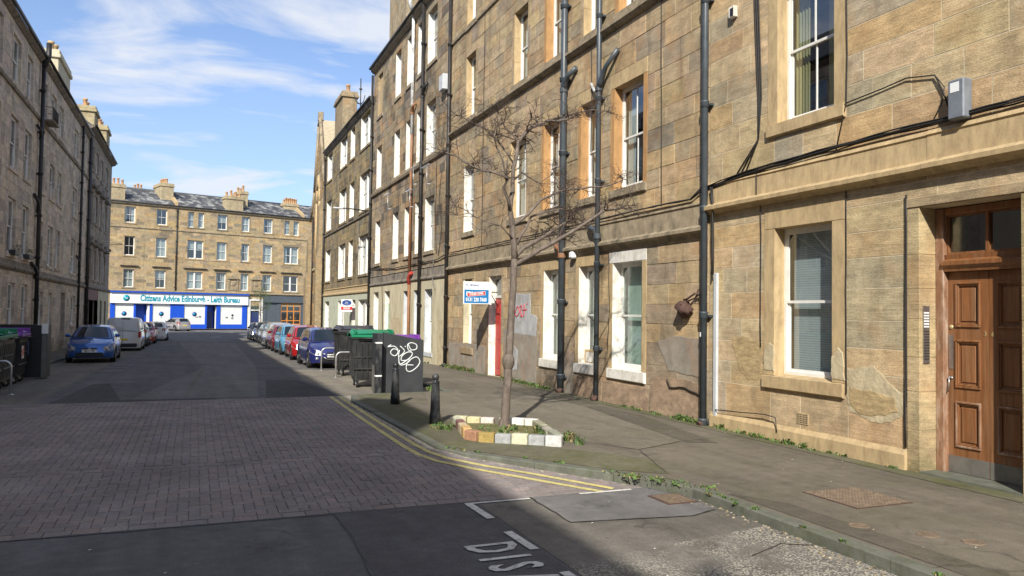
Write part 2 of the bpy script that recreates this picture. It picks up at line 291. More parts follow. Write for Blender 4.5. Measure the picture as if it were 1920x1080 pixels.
# ------------------------------------------------------------------ mesh builder
def tag(o, label=None, cat=None, group=None, kind=None):
    if label: o['label'] = label
    if cat: o['category'] = cat
    if group: o['group'] = group
    if kind: o['kind'] = kind
    return o
def empty(name, loc=(0, 0, 0), rz=0, label=None, cat=None, group=None, kind=None):
    o = bpy.data.objects.new(name, None); C.objects.link(o); o.location = loc; o.rotation_euler = (0, 0, rz)
    return tag(o, label, cat, group, kind)
def link(name, me, parent=None, loc=None, kind=None):
    o = bpy.data.objects.new(name, me); C.objects.link(o)
    if parent: o.parent = parent
    if loc: o.location = loc
    if kind: o['kind'] = kind
    return o
class MB:
    def __init__(s): s.v = []; s.f = []; s.mi = []; s.ms = []; s.c = []; s.sm = []; s.useC = False
    def m(s, mt):
        if mt not in s.ms: s.ms.append(mt)
        return s.ms.index(mt)
    def add(s, vs, fs, mt, col=None, smooth=False):
        b = len(s.v); i = s.m(mt); s.v += [tuple(p) for p in vs]
        for f in fs: s.f.append(tuple(b + k for k in f)); s.mi.append(i); s.c.append(col or (.5, .5, .5)); s.sm.append(smooth)
        if col: s.useC = True
        return s
    def box(s, a, b, mt, col=None):
        x0, y0, z0 = a; x1, y1, z1 = b
        return s.add([(x0, y0, z0), (x1, y0, z0), (x1, y1, z0), (x0, y1, z0), (x0, y0, z1), (x1, y0, z1), (x1, y1, z1), (x0, y1, z1)],
                     [(0, 3, 2, 1), (4, 5, 6, 7), (0, 1, 5, 4), (1, 2, 6, 5), (2, 3, 7, 6), (3, 0, 4, 7)], mt, col)
    def cbox(s, a, b, mt, c=.01, col=None):   # chamfered box
        x0, y0, z0 = a; x1, y1, z1 = b; vs = []; idx = {}
        for ix, (X, sx) in enumerate(((x0, 1), (x1, -1))):
            for iy, (Y, sy) in enumerate(((y0, 1), (y1, -1))):
                for iz, (Z, sz) in enumerate(((z0, 1), (z1, -1))):
                    for k, p in enumerate(((X, Y + sy * c, Z + sz * c), (X + sx * c, Y, Z + sz * c), (X + sx * c, Y + sy * c, Z))):
                        idx[ix, iy, iz, k] = len(vs); vs.append(p)
        I = idx; f = []
        for ix in (0, 1):
            q = [I[ix, 0, 0, 0], I[ix, 1, 0, 0], I[ix, 1, 1, 0], I[ix, 0, 1, 0]]; f.append(q if ix else q[::-1])
        for iy in (0, 1):
            q = [I[0, iy, 0, 1], I[1, iy, 0, 1], I[1, iy, 1, 1], I[0, iy, 1, 1]]; f.append(q[::-1] if iy else q)
        for iz in (0, 1):
            q = [I[0, 0, iz, 2], I[1, 0, iz, 2], I[1, 1, iz, 2], I[0, 1, iz, 2]]; f.append(q if iz else q[::-1])
        for i in (0, 1):
            for j in (0, 1):
                f.append((I[i, j, 0, 0], I[i, j, 1, 0], I[i, j, 1, 1], I[i, j, 0, 1]))
                f.append((I[i, 0, j, 0], I[i, 1, j, 0], I[i, 1, j, 2], I[i, 0, j, 2]))
                f.append((I[0, i, j, 1], I[1, i, j, 1], I[1, i, j, 2], I[0, i, j, 2]))
                for k in (0, 1): f.append((I[i, j, k, 0], I[i, j, k, 1], I[i, j, k, 2]))
        return s.add(vs, f, mt, col)
    def tube(s, pts, r, mt, n=8, cap=True, col=None, smooth=True):
        pts = [Vector(p) for p in pts]; rs = r if isinstance(r, (list, tuple)) else [r] * len(pts)
        vs = []; up = None
        for i, p in enumerate(pts):
            d = (pts[min(i + 1, len(pts) - 1)] - pts[max(i - 1, 0)])
            d = d.normalized() if d.length > 1e-9 else Vector((0, 0, 1))
            if up is None: up = Vector((1, 0, 0)) if abs(d.x) < .9 else Vector((0, 1, 0))
            a = (up - d * up.dot(d)); a = a.normalized() if a.length > 1e-6 else d.orthogonal().normalized(); up = a; b = d.cross(a)
            for k in range(n):
                t = 2 * pi * k / n; vs.append(p + (a * cos(t) + b * sin(t)) * rs[i])
        fs = [(i * n + k, i * n + (k + 1) % n, (i + 1) * n + (k + 1) % n, (i + 1) * n + k) for i in range(len(pts) - 1) for k in range(n)]
        s.add(vs, fs, mt, col, smooth)
        if cap: 
            b = len(s.v) - len(vs); i = s.m(mt)
            for f in (tuple(b + k for k in range(n - 1, -1, -1)), tuple(b + (len(pts) - 1) * n + k for k in range(n))):
                s.f.append(f); s.mi.append(i); s.c.append(col or (.5, .5, .5)); s.sm.append(False)
        return s
    def lathe(s, prof, mt, n=16, o=(0, 0, 0), ax='z', smooth=True, col=None):   # prof: (r, h)
        vs = []
        for r, h in prof:
            for k in range(n):
                t = 2 * pi * k / n; a, b = r * cos(t), r * sin(t)
                p = (a, b, h) if ax == 'z' else ((h, a, b) if ax == 'x' else (b, h, a))
                vs.append((o[0] + p[0], o[1] + p[1], o[2] + p[2]))
        fs = [(i * n + k, i * n + (k + 1) % n, (i + 1) * n + (k + 1) % n, (i + 1) * n + k) for i in range(len(prof) - 1) for k in range(n)]
        return s.add(vs, fs, mt, col, smooth)
    def prism(s, poly, a, b, mt, axis='s', col=None):   # polygon of 2D points extruded a..b; axis 's': poly=(y,z) along x; 'y': poly=(x,z); 'z': poly=(x,y)
        n = len(poly)
        P = (lambda q, t: (t, q[0], q[1])) if axis == 's' else ((lambda q, t: (q[0], t, q[1])) if axis == 'y' else (lambda q, t: (q[0], q[1], t)))
        vs = [P(q, a) for q in poly] + [P(q, b) for q in poly]
        fs = [tuple(range(n))[::-1], tuple(range(n, 2 * n))] + [(i, (i + 1) % n, n + (i + 1) % n, n + i) for i in range(n)]
        return s.add(vs, fs, mt, col)
    def mesh(s, name):
        me = bpy.data.meshes.new(name); me.from_pydata(s.v, [], s.f)
        for mt in s.ms: me.materials.append(mt)
        me.polygons.foreach_set('material_index', s.mi); me.polygons.foreach_set('use_smooth', s.sm)
        if s.useC:
            at = me.color_attributes.new('tint', 'FLOAT_COLOR', 'CORNER'); buf = []
            for f, c in zip(s.f, s.c): buf += [c[0], c[1], c[2], 1.] * len(f)
            at.data.foreach_set('color', buf)
        me.update(); return me
    def build(s, name, parent=None, loc=None, kind=None):
        return link(name, s.mesh(name), parent, loc, kind)
def fixn(o):
    import bmesh
    bm = bmesh.new(); bm.from_mesh(o.data); bmesh.ops.recalc_face_normals(bm, faces=bm.faces); bm.to_mesh(o.data); bm.free(); return o
def text(body, size, name, mt, parent=None, mtx=None, ext=.002, sx=1., bold=0., align='CENTER', space=1.):
    cu = bpy.data.curves.new(name, 'FONT'); cu.body = body; cu.size = size; cu.extrude = ext; cu.align_x = align; cu.align_y = 'CENTER'
    cu.resolution_u = 2; cu.offset = bold; cu.space_character = space
    t = bpy.data.objects.new('tmp', cu); C.objects.link(t)
    me = bpy.data.meshes.new_from_object(t.evaluated_get(bpy.context.evaluated_depsgraph_get())); bpy.data.objects.remove(t)
    me.name = name; me.materials.clear(); me.materials.append(mt)
    if sx != 1: me.transform(Matrix.Diagonal((sx, 1, 1, 1)))
    if mtx is not None: me.transform(mtx)
    return link(name, me, parent)
def rng(k): return random.Random(k)
# ------------------------------------------------------------------ facades
# A facade lives in its building's local frame: x runs along the wall (to the viewer's left), y points out of the wall, z up.
def stone_mesh(mb, a, b, za, zb, y, mt, col, c=.004, y0=-.014):
    v = [(a, y0, za), (b, y0, za), (b, y0, zb), (a, y0, zb), (a, y - c, za), (b, y - c, za), (b, y - c, zb), (a, y - c, zb),
         (a + c, y, za + c), (b - c, y, za + c), (b - c, y, zb - c), (a + c, y, zb - c)]
    f = [(0, 4, 5, 1), (1, 5, 6, 2), (2, 6, 7, 3), (3, 7, 4, 0), (4, 8, 9, 5), (5, 9, 10, 6), (6, 10, 11, 7), (7, 11, 8, 4), (8, 11, 10, 9)]
    mb.add(v, f, mt, col)
IFC = {}
def cutlist(lo, hi, marks): 
    r = sorted({lo, hi, *[m for m in marks if lo < m < hi]}); return r
def facade(root, L, z0, H, ops, keys, ch, ln, pal, smat, seed, mortar='mortar', gap=.007, one=True, rub=0.0, s0=0., depth=.34, minpx=9, my=-.004):
    R = rng(seed); mw = root.matrix_basis
    # backing wall with real openings
    zs = cutlist(z0, H, [o['z0'] - (.02 if o['z0'] > .3 else 0) for o in ops] + [o['z1'] + .02 for o in ops]); mb = MB()
    for za, zb in zip(zs, zs[1:]):
        bl = sorted((o['a'] - .02, o['b'] + .02) for o in ops if o['z0'] < (za + zb) / 2 < o['z1']); x = s0
        for a, b in bl + [(L, L)]:
            if a > x + 1e-4: mb.box((x, -depth, za), (a, my, zb), M[mortar])
            x = max(x, b)
    mb.build('wall', root)
    rects = [(o['a'] - o.get('sur', .18), o['b'] + o.get('sur', .18), o['z0'] - o.get('sill', .22), o['z1'] + o.get('lin', .32)) for o in ops]
    kz = list(keys) + [r[2] for r in rects] + [r[3] for r in rects]
    ks = []
    for k in cutlist(z0, H, kz):
        if not ks or k - ks[-1] > .07: ks.append(k)
    ks[-1] = H; stones = []
    for za, zb in zip(ks, ks[1:]):
        n = max(1, round((zb - za) / ch)); hs = [1 + R.uniform(-.13, .13) for _ in range(n)]; t = sum(hs); z = za
        for h in hs:
            z2 = z + h / t * (zb - za)
            bl = sorted((r[0], r[1]) for r in rects if min(r[3], z2) - max(r[2], z) > .03); x = s0
            for a, b in bl + [(L, L)]:
                if a - x > .03:
                    w = a - x; pos = x; first = True
                    while pos < a - 1e-3:
                        l = R.uniform(*ln) * (.6 if first and R.random() < .5 else 1); first = False
                        if a - pos - l < ln[0] * .45: l = a - pos
                        stones.append((pos + gap / 2, pos + l - gap / 2, z + gap / 2, z2 - gap / 2)); pos += l
                x = max(x, b)
            z = z2
    cand = []; rest = MB()
    for st in stones:
        a, b, za, zb = st
        pc = px(mw @ Vector(((a + b) / 2, 0, (za + zb) / 2))); sz = 0; area = 0
        if pc and -30 < pc[0] < 1950 and -30 < pc[1] < 1110:
            p1, p2 = px(mw @ Vector((a, 0, za))), px(mw @ Vector((b, 0, zb)))
            if p1 and p2: sz = max(abs(p1[0] - p2[0]), abs(p1[1] - p2[1])); area = abs(p1[0] - p2[0]) * abs(p1[1] - p2[1])
        cand.append((area, sz, st))
    cand.sort(key=lambda q: -q[0])
    for i, (ar, sz, (a, b, za, zb)) in enumerate(cand):
        y = R.uniform(0, .007 + rub); col = pal(a, za, R)
        if one and i < 290 and sz >= minpx:
            mb = MB(); stone_mesh(mb, 0, b - a, 0, zb - za, y, M[smat], col)
            mb.build('stone', root, (a, 0, za))
        else: stone_mesh(rest, a, b, za, zb, y, M[smat], col)
    if rest.v: rest.build('stonework', root, kind='stuff')
def dress(root, o, smat, pal, R, face=None, reveal=None, lintel=None, sillm=None):
    """dressed jambs, lintel and sill round one opening"""
    a, b, za, zb = o['a'], o['b'], o['z0'], o['z1']; sw = o.get('sur', .18); lh = o.get('lin', .32); sh = o.get('sill', .22)
    fm = M[face] if face else M[smat]; rm = M[reveal] if reveal else fm; d = .25; y1 = .012
    for nm, x0, x1, inner in (('jamb', a - sw, a, 1), ('jamb', b, b + sw, 0)):
        nb = 3 if sw > .1 and not face else 1; hs = [za + (zb - za) * k / nb for k in range(nb + 1)]
        mb = MB()
        for h0, h1 in zip(hs, hs[1:]):
            c = pal(x0, h0, R); g = .003 if nb > 1 else 0
            v = [(x0, -d, h0 + g), (x1, -d, h0 + g), (x1, y1, h0 + g), (x0, y1, h0 + g), (x0, -d, h1 - g), (x1, -d, h1 - g), (x1, y1, h1 - g), (x0, y1, h1 - g)]
            mb.add(v, [(0, 3, 2, 1), (4, 5, 6, 7), (0, 1, 5, 4), (2, 3, 7, 6)], fm, c)
            mb.add(v, [(1, 2, 6, 5)] if inner else [(3, 0, 4, 7)], rm, c); mb.add(v, [(3, 0, 4, 7)] if inner else [(1, 2, 6, 5)], fm, c)
        mb.build(nm, root)
    if lh > 0:
        mb = MB(); mb.cbox((a - sw + .002, -d, zb + .002), (b + sw - .002, y1 + .002, zb + lh - .004), M[lintel] if lintel else fm, .008, pal(a, zb, R)); mb.build('lintel', root)
    if sh > 0:
        mb = MB(); p = .05; c = pal(a, za, R)
        mb.prism([(-d, za + .03), (y1 + p, za - .015), (y1 + p, za - sh + .02), (y1 + p - .02, za - sh), (-d, za - sh)], a - sw + .002, b + sw - .002, M[sillm] if sillm else fm, col=c); mb.build('sill', root)
WCACHE = {}
def window(root, o, style='sash', hide='net', seed=0, dy=0.):
    """frame > pane, curtain, room behind; the style is the number of upright glazing bars per sash"""
    w = round(o['b'] - o['a'], 2); h = round(o['z1'] - o['z0'], 2); key = (w, h, style, hide)
    bars = {'sash': 0, 'bar': 1, 'two': 1, 'pair': 0}[style]; fr = .055; d = -.20
    if key not in WCACHE:
        mf = MB(); wt = M['white']; mid = h * .5
        mf.box((0, d - .07, 0), (fr, d, h), wt); mf.box((w - fr, d - .07, 0), (w, d, h), wt)
        mf.box((fr, d - .07, h - fr), (w - fr, d, h), wt); mf.box((fr, d - .07, 0), (w - fr, d + .01, fr * 1.3), wt)
        ms = MB(); sf = .042
        if style == 'pair': ms.box((w / 2 - .09, d - .07, fr), (w / 2 + .09, d + .06, h - fr), wt)
        for z0, z1, y in ((mid - .02, h - fr, d - .005), (fr * 1.3, mid + .025, d - .035)):
            ms.box((fr, y - .03, z0), (fr + sf, y, z1), wt); ms.box((w - fr - sf, y - .03, z0), (w - fr, y, z1), wt)
            ms.box((fr + sf, y - .03, z0), (w - fr - sf, y, z0 + sf), wt); ms.box((fr + sf, y - .03, z1 - sf), (w - fr - sf, y, z1), wt)
            if bars: ms.box((w / 2 - .012, y - .025, z0 + sf), (w / 2 + .012, y - .003, z1 - sf), wt)
        pn = []
        for z0, z1, y in ((mid + .03, h - fr - sf + .005, d - .02), (fr * 1.3 + sf - .005, mid - .02, d - .05)):
            mp = MB(); mp.box((fr + sf - .005, y - .003, z0), (w - fr - sf + .005, y, z1), M['glass_frost'] if hide == 'frost' else M['glass']); pn.append(mp.mesh('pane'))
        mc = None; yb = d - .16
        if hide != 'none':
            mc = MB()
            if hide == 'blind' or hide == 'frost': mc.box((fr, yb - .01, .05), (w - fr, yb, h - .05), M['blind' if hide == 'blind' else 'curtain'])
            elif hide == 'half': mc.box((fr, yb - .01, h * .55), (w - fr, yb, h - .05), M['curtain'])
            else:
                cm = M['curtain_yellow'] if hide == 'yellow' else M['curtain']
                segs = ((0, .36), (.74, 1)) if hide in ('side', 'yellow') else ((0, 1),)
                for u0, u1 in segs:
                    n = 14; vs = []
                    for k in range(n + 1):
                        x = fr + (w - 2 * fr) * (u0 + (u1 - u0) * k / n); y = yb + .02 * sin(k * 1.9)
                        vs += [(x, y, .04), (x, y, h - .04)]
                    mc.add(vs, [(2 * k, 2 * k + 2, 2 * k + 3, 2 * k + 1) for k in range(n)], cm, smooth=True)
            mc = mc.mesh('curtain')
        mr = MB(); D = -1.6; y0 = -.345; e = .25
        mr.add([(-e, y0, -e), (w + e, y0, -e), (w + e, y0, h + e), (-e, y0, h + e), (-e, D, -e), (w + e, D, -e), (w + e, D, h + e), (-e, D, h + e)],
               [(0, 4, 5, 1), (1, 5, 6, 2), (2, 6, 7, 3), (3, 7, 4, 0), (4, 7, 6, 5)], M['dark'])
        WCACHE[key] = (mf.mesh('window'), ms.mesh('sash'), pn, mc, mr.mesh('room'))
    mf, ms, pn, mc, mr = WCACHE[key]
    f = link('window', mf, root, (o['a'], dy, o['z0'])); link('sash', ms, f)
    for p in pn: link('pane', p, f)
    if mc: link('curtain', mc, f)
    link('room', mr, f); return f
def course(root, prof, a, b, mt, name='string_course', seg=1.4, seed=1, col=None):
    """moulded course laid in lengths with fine joints"""
    R = rng(seed); x = a; mb = MB()
    while x < b - .01:
        l = min(R.uniform(seg * .7, seg * 1.3), b - x); 
        if b - x - l < .3: l = b - x
        e = R.uniform(-.004, .004)
        mb.prism([(y + (e if y > .02 else 0), z + e) for y, z in prof], x + .002, x + l - .002, M[mt], col=col); x += l
    return mb.build(name, root)
def pipe(root, s, z0, z1, mt='pipe_black', r=.055, y=.11, collar=1.83, foot=True, off=0., start=.6):
    mb = MB(); mb.tube([(s, y, z0 + .02), (s, y, z1)], r, M[mt], 12)
    z = z0 + start
    while z < z1:
        mb.lathe([(r, 0), (r * 1.28, .01), (r * 1.28, .09), (r * 1.38, .10), (r * 1.38, .125), (r, .13)], M[mt], 12, (s, y, z))
        mb.box((s - r * 1.9, .0, z + .03), (s + r * 1.9, y - r * .7, z + .07), M[mt]); z += collar
    if foot: mb.tube([(s, y, z0 + .12), (s, y + .02, z0 + .05), (s, y + .10, z0 + .015)], r * 1.05, M['rust' if mt == 'pipe' else mt], 10)
    return mb.build('drainpipe', root)
def wobble(pts, R, amp=.02, step=.25):
    o = [Vector(pts[0])]
    for p, q in zip(pts, pts[1:]):
        p, q = Vector(p), Vector(q); n = max(1, int((q - p).length / step))
        for k in range(1, n + 1): o.append(p.lerp(q, k / n) + Vector((R.uniform(-amp, amp), R.uniform(-amp * .3, amp * .3), R.uniform(-amp, amp))) * (0 if k == n else 1))
    return o
def cable(root, pts, r=.012, mt='cable', amp=.015, seed=0, step=.25, name='cable'):
    mb = MB(); mb.tube(wobble(pts, rng(seed), amp, step), r, M[mt], 6, smooth=True); return mb.build(name, root)
def chimney(root, x0, x1, y0, y1, z0, z1, mt, pots, col, cap=.12, potm='terracotta', brickcol=None):
    mb = MB(); mb.cbox((x0, y0, z0), (x1, y1, z1), M[mt], .03, col)
    mb.cbox((x0 - cap, y0 - cap, z1 - .38), (x1 + cap, y1 + cap, z1 - .18), M[mt], .03, col)
    mb.cbox((x0 - cap * .4, y0 - cap * .4, z1 - .178), (x1 + cap * .4, y1 + cap * .4, z1 + .05), M[mt], .02, col)
    ch = mb.build('chimney', root)
    R = rng(int(x0 * 10)); lx, ly = x1 - x0, y1 - y0
    for k in range(pots):
        t = (k + .5) / pots; X = x0 + lx * (t if lx >= ly else .5); Y = y0 + ly * (.5 if lx >= ly else t); h = R.uniform(.55, .85)
        mb = MB(); mb.lathe([(.0, .05), (.16, .05), (.15, .1), (.13, h - .12), (.16, h - .1), (.16, h), (.11, h), (.11, h - .3)], M[potm], 12, (X, Y, z1)); mb.build('chimney_pot', ch)
    return ch
def jit(c, R, a=.1, w=.04):
    k = 1 + R.uniform(-a, a); return (min(c[0] * k * (1 + R.uniform(-w, w)), .75), c[1] * k, c[2] * k * (1 + R.uniform(-w * 1.5, w * 1.5)))
def pick(R, table):
    t = R.random(); 
    for p, c in table:
        if t < p: return c
        t -= p
    return table[-1][1]
# ---- right side: the wall line is X = 8.77; local s = Y - Yroot
RX = 8.77
def RT(name, Y, label): return empty(name, (RX, Y, 0), radians(90), label, 'building', 'tenements along the right side')
def ops_of(cols, za, zb, Y0, **k): return [dict(a=a - Y0, b=b - Y0, z0=za, z1=zb, **k) for a, b in cols]
def palA(s, z, R): return jit(pick(R, [(.50, (.56, .43, .255)), (.2, (.52, .42, .27)), (.12, (.57, .41, .225)), (.18, (.45, .375, .26))]), R, .09)
def palB(s, z, R):
    if 0 < z < 1.35: return jit(pick(R, [(.55, (.37, .305, .22)), (.45, (.40, .305, .20))]), R, .10)
    return jit(pick(R, [(.50, (.48, .37, .23)), (.22, (.52, .39, .225)), (.18, (.39, .315, .215)), (.02, (.31, .265, .195)), (.08, (.48, .345, .195))]), R, .09)
def palC(s, z, R): return jit(pick(R, [(.54, (.39, .31, .20)), (.15, (.43, .30, .175)), (.24, (.31, .26, .19)), (.07, (.18, .155, .12))]), R, .12)
def palD(s, z, R): return jit(pick(R, [(.55, (.30, .245, .15)), (.2, (.36, .28, .15)), (.25, (.22, .19, .135))]), R, .13)
def palL(s, z, R): return jit(pick(R, [(.55, (.64, .55, .45)), (.2, (.68, .58, .46)), (.25, (.50, .44, .37))]), R, .09)
def palF(s, z, R): return jit(pick(R, [(.55, (.44, .34, .20)), (.2, (.38, .30, .19)), (.15, (.50, .36, .19)), (.1, (.27, .23, .16))]), R, .12)
LEDGE = lambda z0, z1, p=.10: [(-.01, z0 + .02), (p * .5, z0 + .02), (p, z0 + .09), (p, z0 + .15), (p * .35, z0 + .17), (p * .3, z1 - .06), (p * .75, z1 - .05), (p * .75, z1 - .02), (-.01, z1)]
def gutter(root, a, b, z, y=.28, mt='pipe_black'):
    mb = MB(); mb.tube([(a, y, z), (b, y, z)], .07, M[mt], 8); mb.build('gutter', root)
def eaves(root, a, b, H, mt='ledge', out=.22):
    course(root, [(-.3, H), (.05, H), (out, H + .12), (out, H + .22), (out * .5, H + .26), (-.3, H + .26)], a, b, mt, 'cornice', 2.2, 3)
    gutter(root, a, b, H + .27, out + .05)
def roof(root, a, b, H, depth=10, rise=3.6, mt='slate_plain', y0=.1):
    mb = MB(); t = .12
    mb.prism([(y0, H + .28), (-depth / 2, H + .28 + rise), (-depth, H + .28), (-depth, H + .28 - t), (-depth / 2, H + .28 + rise - t * 1.4), (y0, H + .28 - t)], a, b, M[mt]); 
    return fixn(mb.build('roof', root))
def shell(root, a, b, z0, H, depth=10, mt='mortar_dark', wing=True, ridge=3.6):
    mb = MB(); mb.box((a + .01, -depth, z0), (b - .01, -depth + .3, H), M[mt])
    for x in ((a + .01, a + .3), (b - .3, b - .01)):
        mb.prism([(-.35, z0), (-.35, H + .1), (-depth / 2, H + ridge), (-depth + .31, H + .1), (-depth + .31, z0)], x[0], x[1], M[mt])
    return fixn(mb.build('gable', root))

COLA = [(8.80, 10.05)]
# ===== A: golden tenement with the door, Y 2 .. 11.75
YA = -6.0
bA = RT('tenement', YA, 'golden sandstone tenement nearest the camera, with the brown double door and entry keypad'); Rr = rng(5)
oA = [dict(a=8.82 - YA, b=10.06 - YA, z0=1.05, z1=3.44, sur=.24, lin=.36, sill=.22),
      dict(a=5.97 - YA, b=7.32 - YA, z0=0.0, z1=3.46, sur=.19, lin=.16, sill=0, door=1),
      dict(a=2.6 - YA, b=3.84 - YA, z0=1.05, z1=3.44, sur=.24, lin=.36, sill=.22), dict(a=-1.0 - YA, b=.24 - YA, z0=1.05, z1=3.44, sur=.24, lin=.36, sill=.22)]
for zf in (5.17, 8.95, 12.4): oA += ops_of([(8.78, 10.0), (5.2, 6.44), (2.0, 3.24), (-1.2, 0.04)] if zf > 6 else [(8.78, 10.0), (2.0, 3.24), (-1.2, .04)], zf, zf + 2.35, YA, sur=.22, lin=.34, sill=.22)
LA = 11.80 - YA
facade(bA, LA, -.15, 15.0, oA, [.26, 3.60, 3.86, 4.42, 8.5, 12.1], .415, (.62, 1.45), palA, 'stoneA', 11, 'mortar_light', my=-.0012, gap=.008, rub=-.004)
for i, o in enumerate(oA):
    if o.get('door'): continue
    dress(bA, o, 'stoneA', lambda s, z, R: jit((.43, .32, .17), R, .08), Rr, face='tan', reveal=None, sillm='tan')
    if o['z0'] > 4 and o['a'] + YA > 8: window(bA, o, 'bar', 'yellow')
    elif o['a'] + YA > 8: window(bA, o, 'sash', 'blind')
    else: window(bA, o, 'bar', ('net', 'side', 'blind')[i % 3])
# door surround
dO = oA[1]; a, b = dO['a'], dO['b']
for nm, x0, x1 in (('jamb', b, b + .19), ('jamb', a - .19, a)):
    hs = [-.1, .55, 1.05, 1.5, 2.0, 2.4, 2.85, 3.46]
    for h0, h1 in zip(hs, hs[1:]):
        mb = MB(); mb.cbox((0, -.32, 0), (x1 - x0, .016, h1 - h0 - .003), M['stoneA'], .004, jit((.49, .38, .21), Rr, .08)); mb.build('jamb_stone', bA, (x0, 0, h0))
mb = MB(); mb.cbox((a - .19, -.335, 3.463), (b + .19, .03, 3.60), M['stoneA'], .012, (.40, .31, .19)); mb.build('lintel', bA)
# brown double door in its frame, facing outwards (the near jamb is at a, the far at b)
D0 = -.32
mb = MB()
mb.cbox((a + .001, D0 - .12, 0), (a + .10, D0 + .03, 3.45), M['wood'], .008); mb.cbox((b - .12, D0 - .12, 0), (b - .001, D0 + .045, 3.45), M['wood_worn'], .008)
mb.cbox((a + .10, D0 - .12, 3.36), (b - .12, D0 + .03, 3.45), M['wood'], .008)
mb.build('door_frame', bA)
mb = MB()
mb.prism([(D0 - .12, 2.62), (D0 + .04, 2.62), (D0 + .05, 2.66), (D0 + .085, 2.70), (D0 + .085, 2.75), (D0 + .02, 2.78), (D0 + .03, 2.84), (D0 - .12, 2.84)], a + .10, b - .12, M['wood'])
mb.build('transom', bA)
fl = MB(); xm = (a + b) / 2 - .01
fl.box((a + .10, D0 - .09, 2.84), (a + .125, D0 - .02, 3.36), M['wood']); fl.box((b - .145, D0 - .09, 2.84), (b - .12, D0 - .02, 3.36), M['wood'])
fl.box((xm - .02, D0 - .09, 2.84), (xm + .02, D0 - .01, 3.36), M['wood']); fl.box((a + .125, D0 - .09, 3.335), (b - .145, D0 - .02, 3.36), M['wood']); fl.box((a + .125, D0 - .09, 2.84), (b - .145, D0 - .02, 2.87), M['wood'])
fo = fl.build('fanlight', bA)
for x0, x1 in ((a + .125, xm - .02), (xm + .02, b - .145)):
    mb = MB(); mb.box((x0, D0 - .06, 2.87), (x1, D0 - .05, 3.335), M['glass_frost']); mb.build('pane', fo)
mb = MB(); mb.box((a, -1.2, 2.6), (b, -1.15, 3.5), M['curtain']); mb.box((a, -1.6, 3.5), (b, -.4, 3.55), M['dark']); mb.build('room', fo)
def leaf(x0, x1, name='door_leaf'):
    mb = MB(); t = .05; y = D0 - .04
    mb.box((x0, y - t, .03), (x1, y - .018, 2.615), M['wood'])
    st = .105; rows = [(.36, .95), (1.12, 1.74), (1.90, 2.48)]
    mb.box((x0, y - .018, .03), (x0 + st, y, 2.615), M['wood']); mb.box((x1 - st, y - .018, .03), (x1, y, 2.615), M['wood'])
    zs = [.03] + [q for r in rows for q in r] + [2.615]
    for z0, z1 in zip(zs[0::2], zs[1::2]): mb.box((x0 + st, y - .018, z0), (x1 - st, y, z1), M['wood'])
    d = mb.build(name, bA)
    for z0, z1 in rows:
        p0, p1 = x0 + st, x1 - st; q = MB()
        for ins, yy, ww in ((0, .022, .028), (.028, .010, .018)):
            for (c0, e0, c1, e1) in ((p0 + ins, z0 + ins, p1 - ins, z0 + ins + ww), (p0 + ins, z1 - ins - ww, p1 - ins, z1 - ins), (p0 + ins, z0 + ins + ww, p0 + ins + ww, z1 - ins - ww), (p1 - ins - ww, z0 + ins + ww, p1 - ins, z1 - ins - ww)):
                q.cbox((c0, y - .018, e0), (c1, y + yy, e1), M['wood_worn' if z0 < 1 and ww > .02 else 'wood'], .006)
        q.cbox((p0 + .075, y - .02, z0 + .075), (p1 - .075, y - .004, z1 - .075), M['wood'], .008); q.build('panel', d)
    k = MB(); k.box((x0 + .004, y + .001, .035), (x1 - .004, y + .006, .245), M['zinc']); k.build('kick_plate', d)
    return d
dl = leaf(xm + .003, b - .122); dr = leaf(a + .102, xm - .003)
y = D0 - .04
mb = MB(); mb.box((b - .195, y + .001, 1.36), (b - .135, y + .008, 1.80), M['steel']); mb.build('lock_plate', dl)
mb = MB(); mb.tube([(b - .165, y, 1.24), (b - .165, y + .05, 1.25)], .012, M['steel'], 8); mb.tube([(b - .165, y + .05, 1.26), (b - .175, y + .055, 1.16), (b - .15, y + .05, 1.06)], .009, M['steel'], 8); mb.lathe([(0, 0), (.022, 0), (.022, .008), (0, .01)], M['steel'], 12, (b - .165, y, 1.24), 'y'); mb.build('handle', dl)
mb = MB(); mb.lathe([(0, .012), (.026, .01), (.03, 0)], M['brass'], 14, (b - .165, y, 1.90), 'y'); mb.build('lock_cylinder', dl)
FACE = lambda s, y, z: Matrix(((-1, 0, 0, s), (0, 0, 1, y), (0, 1, 0, z), (0, 0, 0, 1)))   # text plane (x,y) -> wall (−s, z), out = +y
text('3', .085, 'door_number', M['brass'], dl, FACE(xm + .05, y + .004, 1.82), .003)
text('6', .085, 'door_number', M['brass'], dr, FACE(xm - .05, y + .004, 1.82), .003)
mb = MB(); mb.box((a, -.6, -.05), (b, .02, .028), M['kerb']); mb.build('doorstep', bA)
# entry keypad on the door jamb return (lit reveal)
kp = MB(); kx = b - .002
kp.box((kx - .014, -.15, 1.42), (kx, -.04, 2.17), M['steel']); ko = kp.build('entry_keypad', bA)
mb = MB()
for r in range(6):
    for cc in range(2): mb.box((kx - .019, -.135 + cc * .048, 2.07 - r * .036), (kx - .014, -.135 + cc * .048 + .038, 2.07 - r * .036 + .02), M['sign_white'])
mb.build('name_label', ko)
mb = MB()
for r in range(11):
    for cc in range(3): mb.box((kx - .02, -.14 + cc * .034, 1.83 - r * .036), (kx - .014, -.14 + cc * .034 + .015, 1.83 - r * .036 + .015), M['trim'])
mb.build('button', ko)
